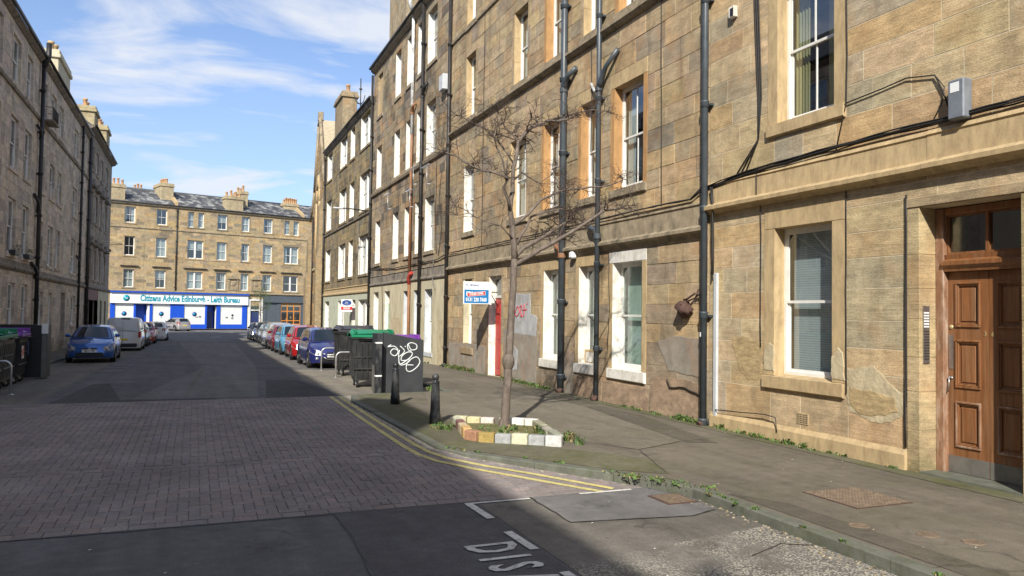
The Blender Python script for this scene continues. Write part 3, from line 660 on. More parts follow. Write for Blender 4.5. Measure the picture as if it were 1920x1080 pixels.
# A: moulded band over the ground floor, sill band, plinth
course(bA, [(-.01, 3.862), (.05, 3.862), (.09, 3.90), (.165, 3.93), (.17, 3.99), (.06, 4.05), (.045, 4.36), (.065, 4.38), (.03, 4.44), (-.01, 4.45)], 0, LA - .02, 'tan', 'string_course', 1.5, 4)
course(bA, [(-.01, 8.42), (.10, 8.46), (.12, 8.56), (.03, 8.62), (-.01, 8.62)], 0, LA - .02, 'ledge', 'string_course', 1.5, 5)
course(bA, [(-.01, -.15), (.065, -.15), (.062, .20), (.01, .27), (-.01, .27)], b + .19, LA - .1, 'tan', 'plinth', 1.3, 6)
eaves(bA, 0, LA, 15.0); roof(bA, 0, LA, 15.0); shell(bA, 0, LA, -.2, 15.0)
# eroded, part-rendered patches on the lower wall
def wallpatch(root, pts, y, mt, name='render_patch', c=.012, seed=0, col=(.5, .5, .5)):
    R = rng(seed); cx = sum(p[0] for p in pts) / len(pts); cz = sum(p[1] for p in pts) / len(pts); P = []
    for (p, q) in zip(pts, pts[1:] + pts[:1]):
        for k in range(4): t = k / 4; P.append((p[0] + (q[0] - p[0]) * t + R.uniform(-.018, .018), p[1] + (q[1] - p[1]) * t + R.uniform(-.018, .018)))
    n = len(P); inn = [(cx + (p[0] - cx) * (1 - .05), cz + (p[1] - cz) * .94) for p in P]
    vs = [(p[0], .0, p[1]) for p in P] + [(p[0], y * .8, p[1]) for p in P] + [(p[0], y, p[1]) for p in inn]
    fs = [(i, (i + 1) % n, n + (i + 1) % n, n + i) for i in range(n)] + [(n + i, n + (i + 1) % n, 2 * n + (i + 1) % n, 2 * n + i) for i in range(n)] + [tuple(range(2 * n, 3 * n))]
    mb = MB(); mb.add(vs, fs, mt, col); return fixn(mb.build(name, root))
M['erode'] = simple('eroded_sandstone', (.42, .31, .16), .95, .35, 5, (1, 1, 4), .9, dirt=(.26, .19, .10), dirtf=.7, bs=22)
M['render_tan'] = simple('rough_tan_render', (.50, .42, .27), .95, .25, 6, (1, 1, 1), .9, dirt=(.32, .25, .15), dirtf=.5, bs=22)
pp = [(8.54, 1.26), (8.06, 1.34), (7.86, 1.17), (7.6, .99), (7.56, .72), (7.77, .58), (8.11, .55), (8.48, .65), (8.56, .9)]
wallpatch(bA, [(s - YA, z) for s, z in pp], .009, M['render_tan'], seed=2)
wallpatch(bA, [(s - YA, z) for s, z in [(8.50, 1.0), (8.02, .98), (7.72, .93), (7.66, .76), (7.86, .66), (8.3, .64), (8.48, .74)]], .014, M['erode'], seed=3)
wallpatch(bA, [(s - YA, z) for s, z in [(11.15, 1.62), (10.75, 1.66), (10.34, 1.55), (10.36, 1.2), (10.42, .95), (10.7, .92), (10.95, 1.1)]], .007, M['erode'], seed=4)
for s_, z_ in ((10.17, 1.42), (8.70, 1.40)): wallpatch(bA, [(s_ - .12 - YA, z_ - .3), (s_ - .10 - YA, z_ + .1), (s_ + .02 - YA, z_ + .16), (s_ + .12 - YA, z_ + .02), (s_ + .12 - YA, z_ - .3)], .022, M['render_tan'], seed=int(s_ * 10))
# air vent grille, alarm, junction box, conduit
mb = MB(); mb.box((9.30 - YA, .0, .345), (9.55 - YA, .012, .515), M['tan'])
vv = mb.build('air_vent', bA)
for r in range(5):
    for cc in range(7): 
        q = MB(); q.box((9.318 - YA + cc * .033, .012, .36 + r * .03), (9.318 - YA + cc * .033 + .02, .0135, .36 + r * .03 + .018), M['dark']); q.build('vent_hole', vv)
mb = MB(); mb.cbox((11.02 - YA, .0, 7.3), (11.17 - YA, .09, 7.5), M['whiteflat'], .01); mb.box((11.035 - YA, .09, 7.32), (11.12 - YA, .095, 7.46), M['trim']); mb.build('wall_vent', bA)
mb = MB(); mb.cbox((6.56 - YA, .012, 4.47), (6.78 - YA, .17, 4.96), M['boxgrey'], .015); jb = mb.build('junction_box', bA)
mb = MB(); mb.box((6.62 - YA, .171, 4.80), (6.74 - YA, .174, 4.92), M['sign_white']); mb.build('sticker', jb)
mb = MB(); mb.cbox((11.50 - YA, .005, .04), (11.60 - YA, .06, 2.78), M['greypaint'], .01); mb.build('conduit_cover', bA)
c_ = lambda pts, y=.03: [(s - YA, y, z) for s, z in pts]
for k in range(6): cable(bA, c_([(11.75, 4.33 + k * .012), (10.7, 4.42 + k * .014), (9.4, 4.47 + k * .01), (8.0, 4.5 + k * .01), (6.7, 4.5 + k * .008), (5.0, 4.52 + k * .01), (2.0, 4.5 + k * .01)], .05 + .012 * (k % 3)), .012, 'cable', .014, 20 + k, .3)
for k in range(3): cable(bA, c_([(10.48 + .05 * k, 8.4), (10.44 + .05 * k, 7.4), (10.36 + .04 * k, 5.7), (10.43, 5.0), (10.75 + .12 * k, 4.5)], .03), .011, 'cable', .006, 30 + k, .6)
cable(bA, c_([(8.53, 8.4), (8.51, 5.87), (8.53, 5.14), (8.72, 4.49)]), .009, 'cable', .01, 35, .5)
cable(bA, c_([(8.53, 5.14), (7.9, 5.18), (7.5, 5.22), (7.07, 5.14), (6.95, 4.9), (6.85, 4.6)]), .010, 'cable', .008, 36, .4)
cable(bA, c_([(8.70, 5.10), (8.51, 5.14)]), .009, 'cable', .01, 37, .4)
cable(bA, c_([(7.07, 5.14), (6.93, 4.95), (6.97, 4.75), (7.1, 4.55)]), .007, 'cable', .008, 38, .2)
cable(bA, c_([(10.6, 4.42), (10.75, 4.22), (10.9, 4.18), (11.05, 4.3), (11.2, 4.36)]), .007, 'cable', .01, 39, .15)
cable(bA, c_([(10.3, 4.42), (10.55, 4.24), (10.85, 4.12), (11.0, 4.2), (11.05, 4.36)]), .007, 'cable', .01, 40, .15)
cable(bA, c_([(8.05, 4.42), (8.3, 4.2), (8.5, 4.1)]), .006, 'cable', .01, 41, .15)
cable(bA, c_([(10.42, 4.4), (10.42, 3.95)], .08), .008, 'cable', .004, 42, .2); cable(bA, c_([(10.42, 3.95), (10.38, 3.85), (10.36, 3.4), (10.37, 1.9), (10.36, 1.5)], .03), .008, 'cable', .006, 43, .3)
cable(bA, c_([(8.545, 3.85), (8.55, 2.4), (8.54, .9)], .02), .009, 'cable', .006, 44, .3)
cable(bA, c_([(7.51, 3.65), (7.52, 1.9), (7.53, .3)], .024), .014, 'cable', .006, 45, .3)
for k in range(2): cable(bA, c_([(11.62, 4.35), (11.55 + .04 * k, 4.0), (11.55 + .03 * k, 2.75)], .12 - .04 * k), .014, 'cable', .01, 46 + k, .3)
cable(bA, c_([(11.5, .32), (10.8, .36), (10.2, .40), (9.95, .38), (9.92, .15)], .075), .009, 'cable', .008, 50, .3)
pA = pipe(bA, 11.80 - YA, 0, 15.2, 'pipe', .062, .12, 1.95, True, start=.0)
mb = MB(); mb.box((11.80 - YA - .01, .185, 1.62), (11.80 - YA + .02, .19, 1.70), M['sign_white']); mb.build('sticker', pA)
# ===== B: brown sandstone tenement behind the street tree, Y 11.8 .. 27.6
YB = 11.82
bB = RT('tenement', YB, 'brown sandstone tenement behind the bare street tree, with white and orange window surrounds'); Rr = rng(6)
LB = 27.62 - YB
colB = [(14.10, 15.34), (16.10, 16.98), (18.22, 19.20), (20.40, 21.62), (24.92, 25.95)]
gB = [(14.10, 15.34), (16.14, 17.0), (18.17, 19.08), (24.92, 25.80)]
oB = ops_of(gB, .80, 3.16, YB, sur=.17, lin=.26, sill=.24) + [dict(a=22.2 - YB, b=23.28 - YB, z0=0, z1=3.16, sur=.17, lin=.26, sill=0, door=1)]
for zf in (4.83, 8.86, 12.2): oB += ops_of(colB if zf < 5 else [(14.10, 15.2), (16.1, 16.9), (18.15, 19.1), (20.4, 21.42), (24.9, 25.9)], zf, zf + (2.33 if zf < 5 else 2.2), YB, sur=.16 if zf < 9 else .14, lin=.34, sill=.2)
facade(bB, LB, -.15, 15.2, oB, [.45, 3.46, 3.60, 4.12, 8.5, 8.66, 11.9], .40, (.5, 1.25), palB, 'stoneB', 21, 'mortar_mid', rub=.006, my=-.006)
for i, o in enumerate(oB):
    s = o['a'] + YB
    if o.get('door'): dress(bB, o, 'stoneB', palB, Rr, reveal='whiteflat'); continue
    if o['z0'] < 2:
        big = s < 20
        dress(bB, o, 'stoneB', lambda s, z, R: jit((.44, .34, .2), R, .1), Rr, face='tan' if big else None, reveal='whiteflat' if big else 'cream', lintel='whiteflat' if s < 15 else None, sillm='whiteflat' if big else None)
        window(bB, o, 'sash', 'frost' if big else 'net')
    elif o['z0'] < 5:
        dress(bB, o, 'stoneB', palB, Rr, face='orange' if s < 20 else None, reveal='whiteflat' if s > 24 else ('tan' if s > 20 else 'orange'), lintel=None if s > 20 else 'tan', sillm='ledge')
        window(bB, o, 'bar', 'side' if s > 15 else 'side')
    else:
        dress(bB, o, 'stoneB', palB, Rr, face='orange' if (s < 20 and s > 18) or s < 15 else None, reveal='orange' if (s < 20 and s > 18) or s < 15 else 'tan', sillm='ledge')
        window(bB, o, 'bar', ('net', 'side', 'half')[i % 3])
# infill panel under the narrow middle window
mb = MB(); mb.cbox((16.14 - YB, -.24, .80), (17.0 - YB, -.16, 1.14), M['tan'], .01); mb.cbox((16.14 - YB + .1, -.16, .84), (17.0 - YB - .1, -.15, 1.08), M['whiteflat'], .01); mb.build('infill_panel', bB)
# red door behind the tree trunk
dO = oB[4]; a, b = dO['a'], dO['b']
mb = MB(); mb.box((a, -.25, 0), (a + .07, -.17, 3.16), M['whiteflat']); mb.box((b - .07, -.25, 0), (b, -.17, 3.16), M['whiteflat']); mb.box((a + .07, -.25, 3.08), (b - .07, -.17, 3.16), M['whiteflat']); mb.box((a + .07, -.25, 2.48), (b - .07, -.17, 2.56), M['whiteflat']); mb.build('door_frame', bB)
mb = MB(); mb.box((a + .07, -.24, .03), (b - .07, -.20, 2.48), M['red_door'])
for x0 in (a + .17, (a + b) / 2 + .05):
    for z0, z1 in ((.25, .95), (1.15, 2.3)): mb.cbox((x0, -.205, z0), (x0 + .32, -.188, z1), M['red_door'], .012)
mb.build('door', bB); mb = MB(); mb.box((a + .07, -.22, 2.56), (b - .07, -.21, 3.08), M['glass']); mb.build('fanlight', bB)
mb = MB(); mb.box((a, -1.4, 0), (b, -1.35, 3.3), M['dark']); mb.build('room', bB)
course(bB, [(-.01, 3.47), (.03, 3.48), (.06, 3.55), (.15, 3.59), (.15, 3.65), (.03, 3.71), (.022, 4.08), (.05, 4.10), (.04, 4.14), (-.01, 4.15)], .02, LB, 'ledge', 'string_course', 1.5, 7)
course(bB, [(-.01, 8.50), (.08, 8.53), (.15, 8.60), (.15, 8.66), (.03, 8.73), (-.01, 8.72)], .02, LB, 'ledge', 'string_course', 1.5, 8)
course(bB, [(-.01, 12.02), (.06, 12.05), (.07, 12.14), (-.01, 12.18)], .02, LB, 'ledge', 'string_course', 1.5, 9)
eaves(bB, 0, LB, 15.2); roof(bB, 0, LB, 15.2); shell(bB, 0, LB, -.2, 15.2)
M['render_grey'] = simple('patched_cement_render', (.27, .24, .195), .95, .3, 3, (1, 1, 1), .5, dirt=(.32, .20, .13), dirtf=.7, bs=22)
M['render_pink'] = simple('worn_pinkish_stone', (.33, .235, .155), .95, .4, 3, (1, 1, 2), .7, dirt=(.15, .11, .08), dirtf=.7, bs=22)
for k, (s0, s1, z1) in enumerate(((12.0, 13.75, .78), (13.8, 15.75, .50), (17.25, 18.0, 1.1), (19.5, 21.95, 1.62), (23.6, 27.4, .95), (15.8, 17.2, .52))):
    wallpatch(bB, [(s0 - YB, -.02), (s0 - YB, z1 * .95), ((s0 + s1) / 2 - YB, z1), (s1 - YB, z1 * .92), (s1 - YB, -.02)], .016, M['render_pink' if k in (0, 1, 5) else 'render_grey'], seed=60 + k)
wallpatch(bB, [(12.0 - YB, .85), (12.0 - YB, 1.58), (12.95 - YB, 1.60), (13.5 - YB, 1.45), (13.1 - YB, .9)], .014, M['render_grey'], seed=70)
# grey-white overpainted patch with a red tag
M['overpaint'] = simple('grey_overpaint', (.40, .405, .41), .85, .25, 3, bump=.1, dirt=(.3, .27, .22), dirtf=.8)
M['spray_red'] = mat('red_spray_paint', (.50, .05, .07), .6); M['spray_white'] = mat('white_spray_paint', (.62, .66, .66), .6)
wallpatch(bB, [(19.55 - YB, 1.35), (19.5 - YB, 1.9), (19.95 - YB, 2.0), (20.0 - YB, 2.55), (21.1 - YB, 2.6), (21.2 - YB, 1.9), (21.3 - YB, 1.4)], .018, M['overpaint'], name='overpainted_patch', seed=71)
wallpatch(bB, [(20.9 - YB, .35), (20.8 - YB, .9), (21.2 - YB, 1.1), (21.55 - YB, .7), (21.5 - YB, .3)], .026, M['overpaint'], name='overpainted_patch', seed=72)
def strokes(root, polys, S, r, mt, name, y=.022, n=4):
    mb = MB()
    for P in polys:
        pts = [S(*p) for p in P]; 
        # smooth the stroke
        q = []
        for i in range(len(pts) - 1):
            p0 = pts[max(i - 1, 0)]; p1 = pts[i]; p2 = pts[i + 1]; p3 = pts[min(i + 2, len(pts) - 1)]
            for k in range(4):
                t = k / 4; q.append(tuple(.5 * ((2 * p1[c]) + (-p0[c] + p2[c]) * t + (2 * p0[c] - 5 * p1[c] + 4 * p2[c] - p3[c]) * t * t + (-p0[c] + 3 * p1[c] - 3 * p2[c] + p3[c]) * t ** 3) for c in range(3)))
        q.append(pts[-1]); mb.tube(q, r, mt, n)
    return mb.build(name, root)
strokes(bB, [[(0, 0), (.15, .22), (.3, .05), (.12, -.1), (.0, -.02)], [(.3, .2), (.45, .25), (.38, .05), (.5, -.1), (.35, -.08)], [(.62, .3), (.6, -.1)], [(.5, .1), (.78, .12)], [(.8, .28), (.83, .32)]],
        lambda x, z: (21.05 - YB - x * 1.1, .021, 2.0 + z * .9), .018, M['spray_red'], 'graffiti')
# pipes on B: two near pipes with branches, one at the boundary with C
pB1 = pipe(bB, 15.87 - YB, 0, 15, 'pipe', .058, .13, 1.95, True, start=1.15)
pB2 = pipe(bB, 17.74 - YB, 0, 15, 'pipe', .085, .13, 1.9, True, start=.35)
pB3 = pipe(bB, 27.60 - YB, 0, 15, 'pipe_black', .065, .11, 1.9, True)
def branch(root, s, z, ds, dz, r, mt, y=.13):
    mb = MB(); mb.tube([(s, y, z - .18), (s - ds * .12, y, z), (s - ds * .5, y + .03, z + dz * .45), (s - ds, .06, z + dz)], [r * 1.25, r * 1.25, r * .95, r], M[mt], 10)
    mb.lathe([(r * 1.5, -.06), (r * 1.5, .06)], M[mt], 10, (s, y, z - .16)); mb.build('pipe_branch', root)
branch(bB, 15.87 - YB, 7.45, .75, .55, .06, 'pipe'); branch(bB, 17.74 - YB, 7.9, .55, .28, .07, 'pipe')
mb = MB(); mb.tube([(15.87 - YB, .13, 7.25), (16.15 - YB, .09, 7.3), (16.38 - YB, .06, 7.55)], .035, M['pipe_white'], 8); mb.build('pipe_branch', bB)
branch(bB, 15.87 - YB, 3.98, -.55, .12, .06, 'pipe'); branch(bB, 17.74 - YB, 3.65, -.5, .14, .07, 'pipe_rust')
mb = MB(); mb.cbox((17.1 - YB, .02, 3.38), (17.28 - YB, .17, 3.55), M['sign_white'], .03); mb.build('security_light', bB)
b_ = lambda pts, y=.03: [(s - YB, y, z) for s, z in pts]
for k in range(4): cable(bB, b_([(11.9, 4.36 + .02 * k), (12.3, 4.22), (14, 4.24), (16, 4.22), (19, 4.2), (23, 4.18), (27.5, 4.2)], .05 + .01 * k), .012, 'cable', .016, 80 + k, .35)
cable(bB, b_([(13.42, 8.5), (13.38, 6.0), (13.36, 4.25)]), .010, 'cable', .012, 85, .4)
cable(bB, b_([(16.45, 8.4), (16.4, 7.0), (16.42, 5.9)]), .010, 'cable', .012, 86, .4)
cable(bB, b_([(24.0, 12), (24.02, 8.6), (24.0, 4.2)]), .010, 'cable', .01, 87, .4)
cable(bB, b_([(15.5, 3.4), (15.45, 2.3), (15.5, 1.2)]), .008, 'cable', .02, 88, .2)
cable(bB, b_([(11.95, .50), (12.5, .62), (13.0, .58), (13.1, .72)], .04), .014, 'cable', .01, 89, .15)
# rusty collar and bucket-like iron fitting on the wall by the pipe
R_ = rng(9); mb = MB()
mb.lathe([(0, 0), (.10, .01), (.17, .05), (.15, .15), (.10, .22), (.04, .25), (0, .25)], M['rust'], 16, (12.40 - YB, .02, 2.13), 'y')
mb.v = [(x + .05 * sin(z * 31 + y * 17), y + .02 * sin(x * 29), z + .035 * sin(x * 37 + y * 11)) for x, y, z in mb.v]
mb.tube([(12.60 - YB, .04, 2.0), (12.62 - YB, .10, 2.12), (12.55 - YB, .12, 2.24)], .045, M['rust'], 7)
mb.tube([(12.42 - YB, .12, 2.3), (12.25 - YB, .16, 2.32), (12.1 - YB, .1, 2.42), (11.95 - YB, .05, 2.38)], .02, M['rust'], 6)
mb.tube([(12.3 - YB, .1, 2.28), (12.15 - YB, .05, 2.34), (12.1 - YB, .02, 2.5)], .014, M['rust'], 6)
fit = mb.build('iron_fitting', None); fit.parent = bB
cable(bB, b_([(12.1, 2.35), (12.0, 2.4), (11.9, 2.3)], .08), .015, 'cable', .02, 90, .05)

# ===== C: grey-brown tenement, painted ground floor, Y 27.6 .. 41.6
YC = 27.66
bC = RT('tenement', YC, 'grey-brown tenement with cream painted ground floor behind the graffitied black screen'); Rr = rng(7)
LC = 41.55 - YC
colC = [(29.65, 30.95), (31.60, 32.50), (33.35, 34.33), (35.50, 36.55), (39.35, 40.45)]
oC = ops_of([(29.65, 30.80)], .38, 2.93, YC, sur=.15, lin=.2, sill=.18) + ops_of([(31.6, 32.5), (33.36, 34.3)], .1, 2.93, YC, sur=.15, lin=.2, sill=0, door=1) + ops_of([(36.9, 38.06)], -.1, 3.0, YC, sur=.12, lin=.1, sill=0, door=2) + ops_of([(39.34, 40.6)], .3, 3.0, YC, sur=.12, lin=.1, sill=.1)
for zf in (4.50, 8.43, 12.28): oC += ops_of(colC, zf, zf + 2.2, YC, sur=.13, lin=.28, sill=.18, blind=(zf > 12))
facade(bC, LC, -.5, 14.9, oC, [3.25, 3.8, 8.17, 8.3], .38, (.45, 1.1), palC, 'stoneC', 31, 'mortar_mid', rub=.006, my=-.006)
# painted render skin over the ground floor, cut round the openings
def skin(root, L, z0, z1, ops, mt, y=.03, s0=0., name='painted_render'):
    zs = cutlist(z0, z1, [o['z0'] for o in ops] + [o['z1'] for o in ops]); mb = MB()
    for za, zb in zip(zs, zs[1:]):
        bl = sorted((o['a'], o['b']) for o in ops if o['z0'] < (za + zb) / 2 < o['z1']); x = s0
        for a, b in bl + [(L, L)]:
            if a > x + 1e-4: mb.box((x, .0, za), (a, y, zb), M[mt])
            x = max(x, b)
    return mb.build(name, root)
skin(bC, LC, -.5, 3.27, [o for o in oC if o['z1'] < 3.2], 'cream')
for x0, x1 in ((.05, 1.2), (6.75, 8.7)): mb = MB(); mb.box((x0, .03, -.4), (x1, .037, 1.72), M['render_tan']); mb.build('render_patch', bC)
for i, o in enumerate(oC):
    s = o['a'] + YC
    if o['z0'] < 2:
        dress(bC, o, 'stoneC', palC, Rr, face='greypaint' if s < 35 else 'whiteflat', reveal='greypaint' if s < 35 else 'whiteflat')
        if o.get('door') == 2:
            mb = MB(); mb.box((o['a'], -.25, o['z0']), (o['b'], -.20, 2.4), M['green_door']); mb.box((o['a'], -.25, 2.4), (o['b'], -.19, 2.5), M['white']); mb.box((o['a'], -.25, 2.5), (o['b'], -.23, o['z1']), M['glass']); mb.build('door', bC)
        elif o.get('door'):
            mb = MB(); mb.box((o['a'], -.25, o['z0']), (o['b'], -.20, 2.3), M['greypaint']); mb.box((o['a'], -.25, 2.3), (o['b'], -.19, 2.4), M['white']); mb.box((o['a'], -.25, 2.4), (o['b'], -.23, o['z1']), M['glass']); mb.build('door', bC)
        else: window(bC, o, 'sash', 'net')
    else:
        blind = o.get('blind') and s > 39
        dress(bC, o, 'stoneC', palC, Rr, reveal=None if blind else 'whiteflat', sillm='ledge')
        if blind: mb = MB(); mb.box((o['a'], -.22, o['z0']), (o['b'], -.1, o['z1']), M['tan']); mb.build('blocked_window', bC)
        else: window(bC, o, 'bar', 'net' if i % 3 else 'side')
course(bC, [(-.01, 3.28), (.04, 3.29), (.09, 3.36), (.09, 3.42), (.04, 3.46), (.03, 3.78), (.06, 3.82), (-.01, 3.86)], .02, LC, 'ledge_dark', 'string_course', 1.5, 10)
course(bC, [(-.01, 8.12), (.09, 8.15), (.12, 8.26), (.03, 8.34), (-.01, 8.34)], .02, LC, 'ledge', 'string_course', 1.5, 11)
eaves(bC, 0, LC, 14.9, 'ledge', .2); roof(bC, 0, LC, 14.9); shell(bC, 0, LC, -.6, 14.9)
pipe(bC, 41.45 - YC, -.2, 14.8, 'pipe_black', .065); 
mb = MB(); mb.tube([(32.95 - YC, .12, -.1), (32.95 - YC, .12, 3.2)], .06, M['pipe_rust'], 10); mb.tube([(32.95 - YC, .12, 3.2), (32.95 - YC, .14, 3.5), (32.75 - YC, .14, 3.62), (32.6 - YC, .1, 3.7)], .075, M['red_door'], 10); mb.tube([(32.95 - YC, .12, 3.7), (32.95 - YC, .12, 9.8)], .06, M['pipe_rust'], 10); mb.build('drainpipe', bC)
mb = MB(); mb.tube([(32.95 - YC, .12, 9.8), (32.97 - YC, .12, 15.2)], .07, M['pipe_white'], 10); mb.tube([(32.97 - YC, .12, 15.2), (32.97 - YC, .3, 15.6), (32.9 - YC, .3, 16.6)], .08, M['pipe_white'], 10); mb.build('soil_pipe', bC)
pipe(bC, 31.25 - YC, -.2, 15.2, 'pipe_black', .07, .14)
branch(bC, 31.25 - YC, 11.2, .5, .3, .06, 'pipe_black'); branch(bC, 32.95 - YC, 7.3, -.7, .15, .06, 'pipe_black'); branch(bC, 32.95 - YC, 10.9, .4, .2, .06, 'pipe_rust')
n_ = lambda pts, y=.03: [(s - YC, y, z) for s, z in pts]
for k in range(3): cable(bC, n_([(27.7, 4.2), (29, 4.05), (32, 4.05), (36, 4.05), (41.4, 4.3)], .05 + .01 * k), .014, 'cable', .02, 100 + k, .35)
cable(bC, n_([(29.3, 8.0), (29.4, 6.0), (29.2, 4.3)], .03), .012, 'cable', .05, 104, .4); cable(bC, n_([(28.6, 7.5), (28.9, 6.4), (28.5, 5.2), (28.9, 4.2)], .04), .010, 'cable', .06, 105, .4)
cable(bC, n_([(38.6, 4.1), (38.5, 3.2), (38.3, 2.4), (38.2, .6)], .05), .014, 'cable', .02, 106, .4); cable(bC, n_([(29.4, 4.1), (29.6, 3.6), (29.5, 3.2), (29.2, 2.9)], .06), .02, 'cable_grey', .03, 107, .2)
# TV aerials bracketed to C at first-floor level
def aerial(root, s, z, L=1.0, mast=.6, n=7):
    mb = MB(); mb.tube([(s, .02, z - .1), (s, .35, z - .1)], .015, M['galv'], 6); mb.tube([(s, .35, z - .3), (s, .35, z + mast)], .015, M['galv'], 6); z1 = z + mast
    mb.tube([(s - L / 2, .35, z1), (s + L / 2, .35, z1)], .012, M['galv'], 6)
    for k in range(n): t = s - L / 2 + L * k / (n - 1); mb.tube([(t, .35 - .14, z1), (t, .35 + .14, z1)], .006, M['galv'], 4)
    mb.build('aerial', root)
aerial(bC, 36.3 - YC, 7.0, .8); aerial(bC, 31.7 - YC, 7.5, 1.3); aerial(bC, 29.6 - YC, 7.2, 1.0); aerial(bC, 32.2 - YC, 6.6, .8)
mb = MB(); mb.cbox((28.0 - YC, .02, 10.5), (28.5 - YC, .25, 11.1), M['greypaint'], .02); mb.build('meter_box', bC)
chimney(bC, 36.3 - YC, 39.9 - YC, -1.35, -.40, 15.0, 19.6, 'stoneC', 5, (.42, .34, .22))

# ===== D: olive-brown tenement with paired windows, Y 41.6 .. 58
YD = 41.62
bD = RT('tenement', YD, 'olive-brown tenement with paired white windows and the sold board, beside the church'); Rr = rng(8)
LD = 58.0 - YD
cD = [(42.3, 44.9, 'pair'), (46.7, 48.1, 'bar'), (49.3, 51.7, 'pair'), (55.0, 57.1, 'pair')]
oD = []
for (a, b, st) in cD:
    for zf in (4.10, 7.72, 11.35):
        oD.append(dict(a=a - YD, b=b - YD, z0=zf, z1=zf + (2.15 if zf > 5 else 2.2) - (.25 if zf > 11 else 0), sur=.12, lin=.22, sill=.16, st=st))
for a, b, st in ((42.2, 44.7, 'pair'), (49.1, 51.5, 'pair'), (55.0, 57.1, 'pair')): oD.append(dict(a=a - YD, b=b - YD, z0=.1, z1=2.66, sur=.1, lin=.12, sill=.1, st=st))
oD.append(dict(a=45.5 - YD, b=46.6 - YD, z0=-.4, z1=2.66, sur=.1, lin=.12, sill=0, st='door'))
facade(bD, LD, -.6, 13.4, oD, [2.95, 3.45, 7.4], .36, (.4, 1.0), palD, 'stoneC', 41, 'mortar_mid', rub=.008, my=-.007)
skin(bD, LD, -.6, 2.98, [o for o in oD if o['z1'] < 3], 'greenish')
for i, o in enumerate(oD):
    dress(bD, o, 'stoneC', palD, Rr, reveal='whiteflat', face='whiteflat' if o['z0'] < 2 else None)
    if o['st'] == 'door': mb = MB(); mb.box((o['a'], -.25, o['z0']), (o['b'], -.2, o['z1']), M['shop_red']); mb.build('door', bD)
    else: window(bD, o, o['st'], 'net')
course(bD, [(-.01, 2.98), (.04, 2.99), (.10, 3.06), (.10, 3.14), (.04, 3.2), (.03, 3.4), (.08, 3.46), (-.01, 3.52)], .02, LD, 'tan', 'string_course', 1.5, 12)
course(bD, [(-.01, 7.36), (.08, 7.38), (.10, 7.48), (-.01, 7.52)], .02, LD, 'ledge_dark', 'string_course', 1.5, 13)
eaves(bD, 0, LD, 13.4, 'ledge_dark', .16); roof(bD, 0, LD, 13.4); shell(bD, 0, LD, -.7, 13.4)
pipe(bD, 57.7 - YD, -.4, 13.3, 'pipe_black', .07)
chimney(bD, 54.3 - YD, 57.5 - YD, -1.5, -.5, 13.4, 17.4, 'stoneC', 2, (.34, .27, .17))
mb = MB(); q = (50.5 - YD, -1.0); mb.tube([(q[0], q[1], 14.5), (q[0], q[1], 17.3)], .035, M['pipe_black'], 6)
for k in range(4): 
    t = k * pi / 2 + .4; mb.tube([(q[0], q[1], 15.6), (q[0] + .35 * cos(t), q[1] + .35 * sin(t), 15.7), (q[0] + .5 * cos(t), q[1] + .5 * sin(t), 16.1)], .025, M['pipe_black'], 5)
mb.lathe([(0, -.12), (.12, 0), (0, .12)], M['pipe_black'], 8, (q[0], q[1], 16.6)); mb.build('finial', bD)
# long wall lamp arm
mb = MB(); s = 42.6 - YD; mb.tube([(s, .0, 7.55), (s, .9, 7.62), (s, 1.7, 7.64)], .035, M['pipe_black'], 8); mb.cbox((s - .09, 1.35, 7.56), (s + .09, 1.9, 7.66), M['greypaint'], .03)
tag(mb.build('wall_lamp', None), 'slim street lamp on a long arm fixed high on the wall near the sold board', 'street lamp'); o = bpy.context.scene.objects['wall_lamp']; o.matrix_world = bD.matrix_basis.copy()
cable(bD, [(44.6 - YD, .12, 7.2), (44.6 - YD, .12, 3.5)], .02, 'cable_grey', .01, 120, .5)

# ===== church: gabled stone front between the last tenement and the cross street
ch = empty('church', (RX, 58.05, 0), radians(90), 'tall narrow sandstone church gable with a blind pointed window', 'church'); Rr = rng(12)
mb = MB(); Lc = 6.8; prof = [(0, -.6), (Lc, -.6), (Lc, 9.2), (Lc - 1.6, 11.4), (3.7, 16.4), (3.2, 16.9), (2.7, 16.4), (1.0, 12.9), (0, 11.4)]
n = len(prof); vs = [(x, .02, z) for x, z in prof] + [(x, -9, z) for x, z in prof]
mb.add(vs, [tuple(range(n)), tuple(range(n, 2 * n))[::-1]] + [(i, n + i, n + (i + 1) % n, (i + 1) % n) for i in range(n)], M['mortar']); fixn(mb.build('wall', ch))
st = MB(); cnt = 0
def edge(z):   # half-open gable outline: left and right limits at height z
    def X(pts):
        for (x0, z0), (x1, z1) in zip(pts, pts[1:]):
            if z0 <= z <= z1: return x0 + (x1 - x0) * (z - z0) / (z1 - z0)
    return X([(0, -.6), (0, 11.4), (1.0, 12.9), (2.7, 16.4), (3.2, 16.9)]), X([(Lc, -.6), (Lc, 9.2), (Lc - 1.6, 11.4), (3.7, 16.4), (3.2, 16.9)])
z = -.6
while z < 16.5:
    h = Rr.uniform(.3, .42); e0, e1 = edge(z + h) if z + h < 16.8 else (None, None)
    if e0 is None: break
    x = e0 + .03
    while x < e1 - .05:
        l = min(Rr.uniform(.4, .95), e1 - .03 - x)
        if not (2.35 < x + l / 2 < 4.05 and 5.6 < z < 12.6): stone_mesh(st, x, x + l - .01, z + .005, z + h - .005, .02 + Rr.uniform(.01, .03), M['stoneF'], jit(pick(Rr, [(.6, (.40, .29, .16)), (.25, (.48, .30, .14)), (.15, (.27, .22, .15))]), Rr, .12), y0=.015)
        x += l
    z += h
st.build('stonework', ch, kind='stuff')
arch = [(2.45, 5.7), (3.95, 5.7), (3.95, 10.4), (3.75, 11.4), (3.2, 12.5), (2.65, 11.4), (2.45, 10.4)]
